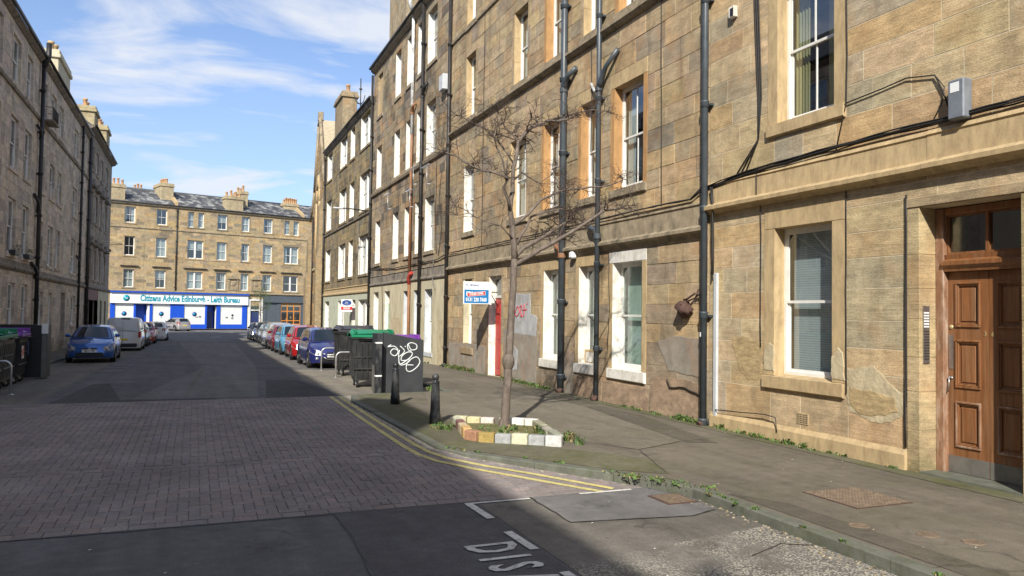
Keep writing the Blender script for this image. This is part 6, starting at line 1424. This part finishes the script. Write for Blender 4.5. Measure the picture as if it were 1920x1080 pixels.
lb1 = bin_(-4.80, 21.8, radians(88), 'grey bin with green lid, nearest on the left side of the street', 'lid_green', H=1.36, W=1.2, body='grey_plastic')
lb2 = bin_(-4.82, 23.3, radians(90), 'second green-lidded bin on the left, between the nearest one and the purple lid', 'lid_green', H=1.36, W=1.2, body='grey_plastic')
lb3 = bin_(-4.78, 24.85, radians(91), 'black bin with purple lid and hazard sticker on the left side', 'lid_purple', H=1.34, W=1.2)
def haz(o, x, y, z, s=.17):
    st = decal(o, x - s, x + s, z - s, z + s, y, 'sign_white', 'hazard_sticker'); mb = MB()
    for k in (-1, 0, 1):
        c = k * s * .9; P = [(-s, -s + c - .05), (-s, -s + c + .06), (s, s + c + .06), (s, s + c - .05)]; P = [(px_, max(-s, min(s, pz_))) for px_, pz_ in P]
        mb.add([(x + px_, y - .0055, z + pz_) for px_, pz_ in P], [(0, 1, 2, 3)], M['sign_red'])
    mb.build('stripe', st)
haz(lb3, -.33, -.495, .86); decal(lb3, .40, .52, .75, 1.12, -.5, 'sign_navy')
def screen(x, y, rz, w, h0, h1, label, t=.14):
    o = empty('bin_screen', (x, y, gz(y)), rz, label, 'screen'); mb = MB()
    mb.prism([(0, -.05), (w, -.05), (w, h1), (w * .8, h1 + .03), (0, h0)], -.02, t, M['screen_grey'], 'y'); fixn(mb.build('panel', o)); return o
s1 = screen(4.46, 19.40, radians(-1), 1.04, 1.47, 1.28, 'tall charcoal bin screen tagged with white looping graffiti')
mb = MB(); mb.cbox((-.16, -.02, -.05), (-.003, .62, 1.44), M['screen_grey'], .01); mb.build('side_panel', s1); mb = MB(); mb.box((-.165, .02, -.05), (-.16, .58, .62), M['screen_side']); mb.box((-.15, -.025, -.05), (-.02, -.0205, .52), M['screen_side']); mb.build('worn_patch', s1)
GR = [[(0.193, 1.157), (0.102, 1.1), (0.261, 1.119), (0.352, 1.043), (0.364, 0.948), (0.295, 0.873), (0.205, 0.91), (0.182, 0.986), (0.261, 1.053), (0.375, 1.005)], [(0.42, 1.119), (0.534, 0.99), (0.386, 0.854), (0.405, 1.024)], [(0.536, 1.115), (0.564, 1.104)], [(0.618, 1.184), (0.7, 1.028), (0.836, 1.047), (0.832, 1.157), (0.705, 1.206), (0.609, 1.157), (0.632, 1.02), (0.716, 0.99)], [(0.386, 0.873), (0.398, 0.721), (0.432, 0.664), (0.545, 0.721), (0.705, 0.854), (0.727, 0.948), (0.614, 0.967), (0.477, 0.873), (0.455, 0.759), (0.591, 0.759), (0.659, 0.797)], [(0.391, 0.721), (0.436, 0.639), (0.568, 0.664), (0.686, 0.759)], [(0.58, 0.569), (0.609, 0.489), (0.705, 0.474), (0.864, 0.588), (0.932, 0.721), (0.864, 0.835), (0.75, 0.816), (0.614, 0.702), (0.58, 0.569)], [(0.614, 0.641), (0.768, 0.634)]]
strokes(s1, GR, lambda u, v: (u * 1.02, -.024, v), .015, M['spray_white'], 'graffiti', n=5)
s2 = screen(-5.15, 26.15, radians(0), 1.05, 1.49, 1.46, 'plain black bin screen at the end of the left bins')
s2.children[0].data.materials[0] = M['trim']
mb = MB(); mb.cbox((1.052, -.02, -.05), (1.20, .62, 1.48), M['screen_grey'], .01); mb.box((1.06, -.024, -.05), (1.19, -.0205, 1.2), M['screen_side']); mb.build('side_panel', s2)
mb = MB(); mb.cbox((1.05, -.05, 1.22), (1.22, -.022, 1.52), M['sign_white'], .02); mb.build('notice', s2)
po = empty('marker_post', (4.28, 19.15, 0), 0, 'square black marker post with two white bands in front of the screen', 'post')
mb = MB(); mb.cbox((-.075, -.075, -.05), (.075, .075, 1.30), M['black_paint'], .012); mb.build('post', po)
for z in (.38, 1.20): mb = MB(); mb.box((-.078, -.078, z), (.078, .078, z + .035), M['sign_white']); mb.build('reflective_band', po)
def hoop(x, y, label, w=.85, h=.80, z=-.1, s=1):
    pts = [(0, 0, -.03), (0, 0, h - .16)] + [(s * (.16 - .16 * cos(t)), 0, h - .16 + .16 * sin(t)) for t in [pi / 12 * k for k in range(1, 7)]] + [(s * (w - .16 + .16 * sin(t)), 0, h - .16 + .16 * cos(t)) for t in [pi / 12 * k for k in range(0, 6)]] + [(s * w, 0, h - .16), (s * w, 0, -.03)]
    o = empty('hoop_rail', (x, y, z + gz(y)), 0, label, 'rail', 'galvanised hoop rails beside the bins'); mb = MB(); mb.tube(pts, .026, M['galv'], 10); mb.build('tube', o)
    for X in (0, s * w): mb = MB(); mb.lathe([(0, .022), (.05, .02), (.075, .0)], M['galv'], 12, (X, 0, 0)); mb.build('foot', o)
hoop(4.16, 24.6, 'galvanised hoop rail between the dark-lidded bin and the purple car'); hoop(4.22, 28.0, 'farther galvanised hoop rail close in front of the purple car', .75, .80); hoop(-3.98, 21.55, 'galvanised hoop rail at the left bins', 1.0, .80, s=-1)
# ---- estate agents' boards
e1 = empty('agent_board', (7.62, 22.5, 0), 0, 'white and blue agent board with a telephone number, fixed beside the red door', 'sign'); w, z0, z1 = .88, 2.27, 2.96
mb = MB(); mb.cbox((0, -.01, z0), (w, .01, z1), M['sign_white'], .004); pb = mb.build('board', e1)
mb = MB(); mb.box((.03, -.0135, z0 + .025), (w - .05, -.0102, z0 + .44), M['sign_blue']); mb.build('blue_panel', pb)
FR = lambda x, y, z, r=0: Matrix.Translation((x, y, z)) @ Matrix.Rotation(r, 4, 'Y') @ Matrix.Rotation(pi / 2, 4, 'X')
text('TO VIEWING', .085, 'lettering', M['sign_navy'], pb, FR(.28, -.012, z1 - .12), .002, .9, .002)
text('0131 220 7660', .16, 'lettering', M['sign_white'], pb, FR(.42, -.015, z0 + .13), .003, .70, .004)
text('ESPC', .17, 'lettering', M['sign_white'], pb, FR(.20, -.015, z0 + .31), .003, .6, .004)
mb = MB(); c, s_ = cos(radians(6)), sin(radians(6)); P = [(-.30, -.06), (.30, -.06), (.30, .06), (-.30, .06)]
mb.add([(.42 + c * a - s_ * b, -.019, z0 + .31 + s_ * a + c * b) for a, b in P], [(0, 1, 2, 3)], M['sign_white']); mb.add([(.42 + c * a * .97 - s_ * b * .85, -.0205, z0 + .31 + s_ * a * .97 + c * b * .85) for a, b in P], [(0, 1, 2, 3)], M['sign_red']); st = mb.build('sticker', pb)
text('UNDER OFFER', .10, 'lettering', M['sign_white'], st, FR(.42, -.022, z0 + .31, -radians(6)), .001, .72, .002)
mb = MB(); mb.box((w, -.015, 2.62), (RX - 7.62 + .0, .015, 2.66), M['steel']); mb.box((w, -.02, 2.25), (w + .035, .02, 2.98), M['sign_white']); mb.tube([(w + .02, 0, 2.6), (RX - 7.62, 0, 2.2)], .014, M['trim'], 6); mb.build('bracket', e1)
e2 = empty('agent_board', (8.0, 46.0, 0), radians(0), 'distant agent board with a blue oval above a red SOLD strip', 'sign'); 
mb = MB(); mb.cbox((0, -.012, 1.95), (.66, .012, 2.68), M['sign_white'], .004); pb = mb.build('board', e2)
mb = MB(); n = 20; mb.add([(.33 + .28 * cos(2 * pi * k / n), -.016, 2.48 + .165 * sin(2 * pi * k / n)) for k in range(n)], [tuple(range(n))], M['sign_navy']); mb.build('oval', pb)
for z, t_ in ((2.52, 'espc'), (2.42, 'home')): text(t_, .10, 'lettering', M['sign_white'], pb, FR(.33, -.019, z), .001)
mb = MB(); mb.box((0, -.018, 2.06), (.66, -.0125, 2.25), M['sign_red']); rs_ = mb.build('red_strip', pb); text('SOLD', .17, 'lettering', M['sign_white'], rs_, FR(.33, -.021, 2.155), .001, .9, .005)
mb = MB(); mb.box((.66, -.015, 2.3), (RX - 8.0, .015, 2.34), M['steel']); mb.build('bracket', e2)
# ------------------------------------------------------------------ parked vehicles
def paint(name, c, rough=.28, metal=.25): return mat(name, c, rough, metal, .9)
def ip(tab, x):
    if x <= tab[0][0]: return tab[0][1]
    for (a, b), (c, d) in zip(tab, tab[1:]):
        if x <= c: t = (x - a) / (c - a) if c > a else 0; return b + (d - b) * t
    return tab[-1][1]
def car(x, y, rz, pm, label, kind='hatch', L=4.0, W=1.74, H=1.46, front=True, plate='', z=-.1, group='cars parked along the kerbs', lampm='lamp_glass', wr=.31):
    """length runs along local +y from the nose at y=0; origin on the ground at the nose, centre line"""
    o = empty('parked_car' if kind != 'van' else 'parked_van', (x, y, z + gz(y)), rz, label, 'van' if kind == 'van' else 'car', group)
    hw = W / 2; wf, wb = .82 * L / 4.1, L - .72 * L / 4.1
    if kind == 'van':
        top = [(0, .62), (.08, .82), (.5, 1.0), (.95, 1.12), (1.2, 1.14), (L - .1, 1.14), (L, 1.1)]; wid = [(0, .66), (.12, .84), (.5, .97), (.9, 1), (L - .25, 1), (L - .04, .97), (L, .93)]
        ct = [(.85, 1.10), (1.35, 1.60), (1.75, H - .03), (2.4, H), (L - .25, H), (L - .04, H - .12), (L, 1.12)]; rw = .80; bw = .95
    elif kind == 'saloon':
        top = [(0, .60), (.08, .72), (.6, .84), (1.15, .93), (3.3, .97), (L - .1, .98), (L, .90)]; wid = [(0, .62), (.1, .80), (.45, .97), (.9, 1), (L - .6, 1), (L - .12, .86), (L, .72)]
        ct = [(1.05, .93), (1.75, H - .07), (2.3, H), (3.0, H - .03), (3.5, H - .15), (L - .35, .99), (L - .3, .98)]; rw = .66; bw = .90
    elif kind == 'suv':
        top = [(0, .72), (.08, .92), (.6, 1.02), (1.1, 1.10), (L - .1, 1.14), (L, 1.05)]; wid = [(0, .66), (.1, .83), (.4, .97), (.8, 1), (L - .5, 1), (L - .08, .88), (L, .78)]
        ct = [(1.0, 1.08), (1.6, H - .06), (2.2, H), (L - .7, H - .03), (L - .25, H - .12), (L - .02, 1.16), (L, 1.1)]; rw = .70; bw = .92
    else:
        top = [(0, .58), (.07, .74), (.5, .86), (1.0, .96), (1.3, .98), (L - .1, 1.02), (L, .92)]; wid = [(0, .60), (.09, .79), (.42, .96), (.85, 1), (L - .6, 1), (L - .1, .86), (L, .74)]
        ct = [(.92, .95), (1.75, H - .07), (2.3, H), (3.1, H - .02), (L - .45, H - .10), (L - .08, 1.02), (L, .95)]; rw = .64; bw = .90
    ar = wr + .07
    ys = sorted({0, .04, .09, .2, .35, .5, .8, 1.0, 1.3, 1.7, 2.0, 2.4, L - .6, L - .35, L - .18, L - .08, L - .03, L, *[wf + ar * cos(pi * k / 8) for k in range(9)], *[wb + ar * cos(pi * k / 8) for k in range(9)]})
    ys = [v for v in ys if 0 <= v <= L]; vs = []; NP = 8
    for yy in ys:
        w = hw * ip(wid, yy); t = ip(top, yy); zb = .20
        if yy < .2: zb = .24
        for c in (wf, wb):
            d = abs(yy - c)
            if d < ar - 1e-6: zb = max(zb, wr + sqrt(max(ar * ar - d * d, 0)))
        zs = [zb, min(max(zb + .02, .34), t - .12), min(max(zb + .03, .56), t - .10), t - .10, t - .02]
        ws = [w * .965, w, w * .995, w * .955, w * .84]
        if yy < .05 or yy > L - .04: ws = [w * .97, w, w * .98, w * .92, w * .8]
        half = [(ws[i], zs[i]) for i in range(5)] + [(0, t + .02)]
        row = [(-a, yy, b) for a, b in half] + [(a, yy, b) for a, b in half[:-1][::-1]]; NP = len(row); vs += row
    n = len(ys); mb = MB()
    mb.add(vs, [(i * NP + k, i * NP + k + 1, (i + 1) * NP + k + 1, (i + 1) * NP + k) for i in range(n - 1) for k in range(NP - 1)] + [tuple(range(NP))[::-1], tuple((n - 1) * NP + k for k in range(NP))], pm, smooth=True)
    mb.add([(v[0] * .97, v[1], v[2] + .004) for i in range(n) for v in (vs[i * NP], vs[i * NP + NP - 1])], [(2 * i, 2 * i + 1, 2 * i + 3, 2 * i + 2) for i in range(n - 1)], M['trim'])
    # cabin shell
    def cz(yy): return ip(ct, yy)
    y0c, y1c = ct[0][0], ct[-1][0]; yc = sorted({*[a for a, _ in ct], *[y0c + (y1c - y0c) * k / 18 for k in range(19)]})
    def belt(yy): return ip(top, yy) - .03
    def wat(yy, z_):                               # half width of the cabin side at height z
        b = hw * bw * ip(wid, yy); r = hw * rw; zt = H - .04; f = min(max((z_ - belt(yy)) / max(zt - belt(yy), .01), 0), 1); return b + (r - b) * f ** 1.15
    cv = []
    for yy in yc:
        zt = cz(yy); zb = belt(yy); zt = max(zt, zb + .005); w1 = wat(yy, zt - .03)
        cv += [(-wat(yy, zb), yy, zb), (-wat(yy, (zb + zt) / 2), yy, (zb + zt) / 2), (-w1, yy, zt - .035), (-w1 * .8, yy, zt), (0, yy, zt + .02), (w1 * .8, yy, zt), (w1, yy, zt - .035), (wat(yy, (zb + zt) / 2), yy, (zb + zt) / 2), (wat(yy, zb), yy, zb)]
    K = 9; m_ = len(yc); mb.add(cv, [(i * K + k, i * K + k + 1, (i + 1) * K + k + 1, (i + 1) * K + k) for i in range(m_ - 1) for k in range(K - 1)], pm, smooth=True)
    body = fixn(mb.build('body', o))
    # glazing laid 6 mm proud of the shell
    def gpatch(name, ya, yb, inset, nm=6, mt='car_glass', flip=False):
        mb = MB(); vv = []
        for i in range(nm + 1):
            yy = ya + (yb - ya) * i / nm; z_ = cz(yy)
            for j in range(7):
                u = -1 + 2 * j / 6; w = wat(yy, z_ - .03) * inset; xx = u * w; zz = z_ + (.02 * (1 - abs(u)) if abs(u) < .8 else .004 - (abs(u) - .8) * .175) + .008
                vv.append((xx, yy + (-.006 if not flip else .006), zz))
        mb.add(vv, [(i * 7 + j, i * 7 + j + 1, (i + 1) * 7 + j + 1, (i + 1) * 7 + j) for i in range(nm) for j in range(6)], M[mt], smooth=True)
        return mb.build(name, o)
    M['car_dark_glass'] = M.get('car_dark_glass') or mat('dark_car_window', (.010, .016, .022), .05, 0, 0, spec=.5)
    gl = 'car_dark_glass'
    ya = ct[0][0] + .06; yb = ct[1][0] - .03
    gpatch('windscreen', ya, yb, .93, mt=gl)
    if kind == 'van': r0, r1 = None, None
    elif kind == 'saloon': gpatch('rear_window', 3.55, L - .42, .90, mt=gl, flip=True)
    elif kind == 'suv': gpatch('rear_window', L - .24, L - .06, .86, 4, gl, True)
    else: gpatch('rear_window', L - .43, L - .12, .88, 4, gl, True)
    fr_, bk_ = ct[0][0] + .55, (L - .75 if kind != 'saloon' else 3.35); md = (fr_ + bk_) / 2 + .05
    if kind == 'van': fr_, md, bk_ = 1.35, 2.05, None
    for sx in (-1, 1):
        segs = [(fr_ - .18, md - .035)] + ([(md + .035, bk_)] if bk_ else [])
        for k, (a, b) in enumerate(segs):
            mb = MB(); vv = []; nn = 6
            for i in range(nn + 1):
                yy = a + (b - a) * i / nn; lo = belt(yy) + .045; hi = min(cz(yy) - .07, H - .11)
                if k == 1 and kind != 'van': hi = min(hi, cz(yy) - .08)
                hi = max(hi, lo + .01); 
                for f in (0, .5, 1): z_ = lo + (hi - lo) * f; vv.append((sx * (wat(yy, z_) + .012), yy, z_))
            mb.add(vv, [(3 * i + j, 3 * i + j + 1, 3 * i + j + 4, 3 * i + j + 3) for i in range(nn) for j in (0, 1)], M[gl], smooth=True); mb.build('side_window', o)
        for a in (fr_ - .22, md) + ((bk_ - .02,) if bk_ else ()):     # door shut lines
            mb = MB(); w = hw * ip(wid, a); t = ip(top, a); mb.add([(sx * (w * 1.003), a, .30), (sx * (w * 1.003), a + .012, .30), (sx * (w * 1.0), a + .012, .56), (sx * (w * 1.0), a, .56), (sx * (w * .962), a, t - .10), (sx * (w * .962), a + .012, t - .10)], [(0, 1, 2, 3), (3, 2, 5, 4)], M['trim']); mb.build('door_gap', body)
        mb = MB(); mb.cbox((sx * hw * .965 - .02, md - .22, ip(top, md) - .17), (sx * hw * .985 + .02, md - .08, ip(top, md) - .145), pm, .008); mb.build('door_handle', body)
        mb = MB(); mx_ = sx * (wat(ya + .3, belt(1.1) + .08) + .12); yy = ct[0][0] + .32; zz = belt(1.1) + .12; mb.cbox((mx_ - .10, yy - .05, zz - .06), (mx_ + .09, yy + .06, zz + .07), pm, .035); mb.box((mx_ - .16 if sx > 0 else mx_ + .06, yy - .02, zz - .05), (mx_ - .06 if sx > 0 else mx_ + .16, yy + .03, zz - .02), M['trim']); mr = mb.build('mirror', o)
        mb = MB(); mb.box((mx_ - .08, yy + .061, zz - .045), (mx_ + .07, yy + .065, zz + .055), M['alloy']); mb.build('mirror_glass', mr)
        # lamps
        def surf(yy, f, out=.012):                # point on flank/nose surface: yy and height fraction
            w = hw * ip(wid, yy); t = ip(top, yy); return (sx * (w * (1.0 if f < .6 else .955) + out), yy, f)
        hz_ = ip(top, .06)
        mb = MB(); zt = hz_ - .05; P = [(.50, -.012, zt - .17), (.50, -.012, zt - .08)]
        w0 = hw * .56; w1 = hw * ip(wid, .10); w2 = hw * ip(wid, .45)
        vv = [(sx * w0, -.014, zt - .16), (sx * w0 * .98, .02, zt - .035), (sx * (w1 - .02), .035, zt - .17), (sx * (w1 - .06), .10, zt + .035), (sx * (w2 + .006), .46, zt - .06), (sx * (w2 - .04), .50, zt + .09)]
        if kind == 'van': vv = [(a, b, c + .05) for a, b, c in vv]
        mb.add(vv, [(0, 1, 3, 2), (2, 3, 5, 4)], M[lampm], smooth=False); 
        hl = mb.build('headlight', o)
        mb = MB(); mb.lathe([(0, -.01), (.05, 0), (.055, .03)], M['alloy'], 10, (sx * (w0 + w1) / 2, .0, zt - .10), 'y'); mb.build('reflector', hl)
        ty = L; tw_ = hw * ip(wid, L - .02); tz_ = ip(top, L - .1); h_ = .16 if kind != 'van' else .42
        vv = [(sx * tw_ * .70, L + .008, tz_ - .10 - h_), (sx * tw_ * .70, L + .008, tz_ - .06), (sx * (tw_ + .012), L - .03, tz_ - .12 - h_), (sx * (tw_ * .985 + .01), L - .03, tz_ - .05), (sx * (hw * ip(wid, L - .25) + .008), L - .25, tz_ - .10 - h_ * .6), (sx * (hw * ip(wid, L - .25) * .97 + .008), L - .25, tz_ - .06)]
        if kind == 'van': vv = [(sx * hw * .84, L + .01, .78), (sx * hw * .84, L + .01, 1.10), (sx * (hw * .955), L - .02, .78), (sx * (hw * .95), L - .02, 1.10), (sx * (hw + .008), L - .14, .78), (sx * (hw * .99), L - .14, 1.08)]
        mb = MB(); mb.add(vv, [(0, 1, 3, 2), (2, 3, 5, 4)], M['tail_red']); mb.build('tail_light', o)
        for c in (wf, wb):
            cx = sx * (hw - .105); mb = MB(); mb.lathe([(wr * .6, -.09), (wr * .93, -.10), (wr, -.075), (wr, .075), (wr * .93, .10), (wr * .66, .10), (wr * .62, .07)], M['rubber'], 24, (cx, c, wr), 'x'); wl = mb.build('wheel', o)
            mb = MB(); xo = cx + sx * .075
            mb.lathe([(wr * .64, 0), (wr * .64, .012), (wr * .56, .012), (wr * .56, 0)], M['alloy'], 20, (xo, c, wr), 'x'); mb.lathe([(0, .02 * sx), (.05, .015 * sx), (.05, -.02 * sx)], M['alloy'], 10, (xo, c, wr), 'x'); mb.lathe([(0, -.04 * sx), (wr * .6, -.04 * sx)], M['trim'], 16, (xo, c, wr), 'x')
            for k in range(5):
                t = 2 * pi * k / 5 + .3; u = Vector((0, cos(t), sin(t))); v = Vector((0, -sin(t), cos(t))); b_ = Vector((xo + sx * .005, c, wr))
                mb.add([b_ + v * .035, b_ - v * .035, b_ + u * wr * .6 - v * .028, b_ + u * wr * .6 + v * .028], [(0, 1, 2, 3)], M['alloy'])
            mb.build('rim', wl)
    # nose: grille, plate, bumper opening
    mb = MB(); zt = ip(top, .05); w = hw * .60; mb.cbox((-w * .50, -.022, zt - .17), (w * .50, .03, zt - .09), M['trim'], .012)
    mb.add([(-w * .98, -.006, .27), (w * .98, -.006, .27), (w * .86, -.012, .42), (-w * .86, -.012, .42)], [(0, 1, 2, 3)], M['trim']); mb.cbox((-w, -.03, .26), (w, .02, .30), M['trim'], .012); mb.build('grille', o)
    mb = MB(); mb.box((-.26, -.040, .43), (.26, -.028, .545), M['plate_white']); pf = mb.build('number_plate', o)
    if plate: text(plate, .105, 'plate_lettering', M['trim'], pf, Matrix.Translation((0, -.042, .487)) @ Matrix.Rotation(pi / 2, 4, 'X'), .001, .9, .003)
    zb = .60 if kind in ('hatch', 'suv', 'saloon') else .62
    mb = MB(); mb.box((-.26, L + .004, zb), (.26, L + .014, zb + .11), M['plate_yellow']); mb.build('number_plate', o)
    mb = MB(); mb.cbox((-hw * .78, L - .05, .25), (hw * .78, L + .03, .46), M['trim'] if kind in ('van', 'suv') else pm, .03); mb.build('rear_bumper', o)
    mb = MB(); mb.lathe([(0, 0), (.045, .0), (.035, .012), (0, .014)], M['alloy'], 10, (0, -.035, zt - .13), 'y'); mb.build('badge', o)
    for sx in (-1, 1):
        mb = MB(); mb.tube([(sx * .28, ya - .02, belt(ya) + .06), (sx * .28 - .5, ya + .03, belt(ya) + .09)], .009, M['trim'], 4); mb.build('wiper', o)
    return o, body
# right kerb: noses towards the camera unless noted
X = 4.83
cp = car(X, 28.95, radians(1), paint('deep_violet_blue', (.020, .026, .14)), 'violet-blue hatchback at the head of the right row, nose to the camera', plate='LC57 KTJ', H=1.47)
mb = MB(); mb.tube([(-.42, -.045, .58), (-.30, -.05, .50), (.30, -.05, .50), (.42, -.045, .58)], .012, M['alloy'], 6); mb.tube([(-.40, -.05, .44), (-.26, -.05, .36), (.26, -.05, .36), (.40, -.05, .44)], .012, M['alloy'], 6); mb.build('chrome_grille_bar', cp[0])
for sx in (-1, 1): mb = MB(); mb.lathe([(0, 0), (.05, 0), (.06, .02)], M['lamp_glass'], 12, (sx * .62, -.0, .38), 'y'); mb.build('fog_light', cp[0])
car(X + .02, 34.9, radians(-1), paint('bright_red', (.42, .012, .012)), 'bright red hatchback parked directly behind the violet-blue car', H=1.50, plate='SK09 LRE')
car(X + .06, 40.2, radians(1), paint('sky_blue', (.10, .30, .46)), 'small sky blue car parked behind the bright red one', L=3.6, H=1.48, W=1.66)
car(X + .10, 44.9, radians(0), paint('dark_red', (.20, .008, .014)), 'dark red hatchback between the sky blue and the silver car', H=1.45)
car(X + .25, 54.2, radians(180), paint('silver_white', (.52, .52, .50), .3, .5), 'silver-white high hatchback on the right showing its red tail lamps', kind='suv', L=4.2, H=1.62, W=1.8)
car(X + .35, 55.6, radians(0), paint('mid_grey', (.16, .165, .17), .3, .5), 'grey hatchback behind the silver-white car on the right', H=1.47)
car(X + .42, 61.2, radians(0), paint('black_car', (.012, .012, .013)), 'black car, second from the far end of the right row', kind='suv', H=1.55)
car(X + .30, 66.8, radians(0), paint('dark_charcoal', (.025, .026, .028)), 'charcoal car at the far end of the right row', H=1.46)
# left kerb
cb = car(-3.78, 34.6, radians(1), paint('metallic_blue', (.010, .095, .36), .25, .4), 'metallic blue hatchback heading the left row, nose to the camera', plate='SK11 YPJ', H=1.47, W=1.78, L=4.2)
van, vb = car(-3.55, 51.3, radians(180), paint('van_white', (.46, .46, .45), .4, .0), 'pale grey-white panel van seen from behind on the left', kind='van', L=4.4, W=1.82, H=1.84, wr=.32)
mb = MB(); mb.box((-.006, 4.405, .50), (.006, 4.409, 1.66), M['trim']); mb.build('door_gap', vb)
mb = MB(); mb.lathe([(.05, 0), (.06, .004), (.10, .004), (.11, 0)], M['trim'], 16, (-.42, 4.36, 1.52), 'y'); mb.lathe([(0, 0), (.05, .004)], M['trim'], 12, (-.42, 4.36, 1.52), 'y'); mb.build('round_logo', vb)
mb = MB(); mb.cbox((-.35, 4.2, 1.80), (.1, 4.36, 1.83), M['trim'], .01); mb.build('brake_lamp', vb)
car(-3.50, 57.2, radians(180), paint('black_blue', (.018, .024, .035)), 'dark estate car just beyond the white van', H=1.56, kind='suv'); 
car(-3.30, 59.0, radians(0), paint('burnt_red', (.34, .035, .012)), 'orange-red car between the dark estate and the white car on the left', H=1.48)
car(-2.75, 70.5, radians(180), paint('clean_white', (.62, .62, .60), .3, .0), 'white hatchback at the far end of the left row, tail to the camera', H=1.48)
car(-2.75, 98.4, radians(207), paint('warm_silver', (.42, .40, .38), .3, .6), 'silver hatchback standing on the cross street before the blue shopfront', H=1.50, z=-.10)
bpy.context.view_layer.update()
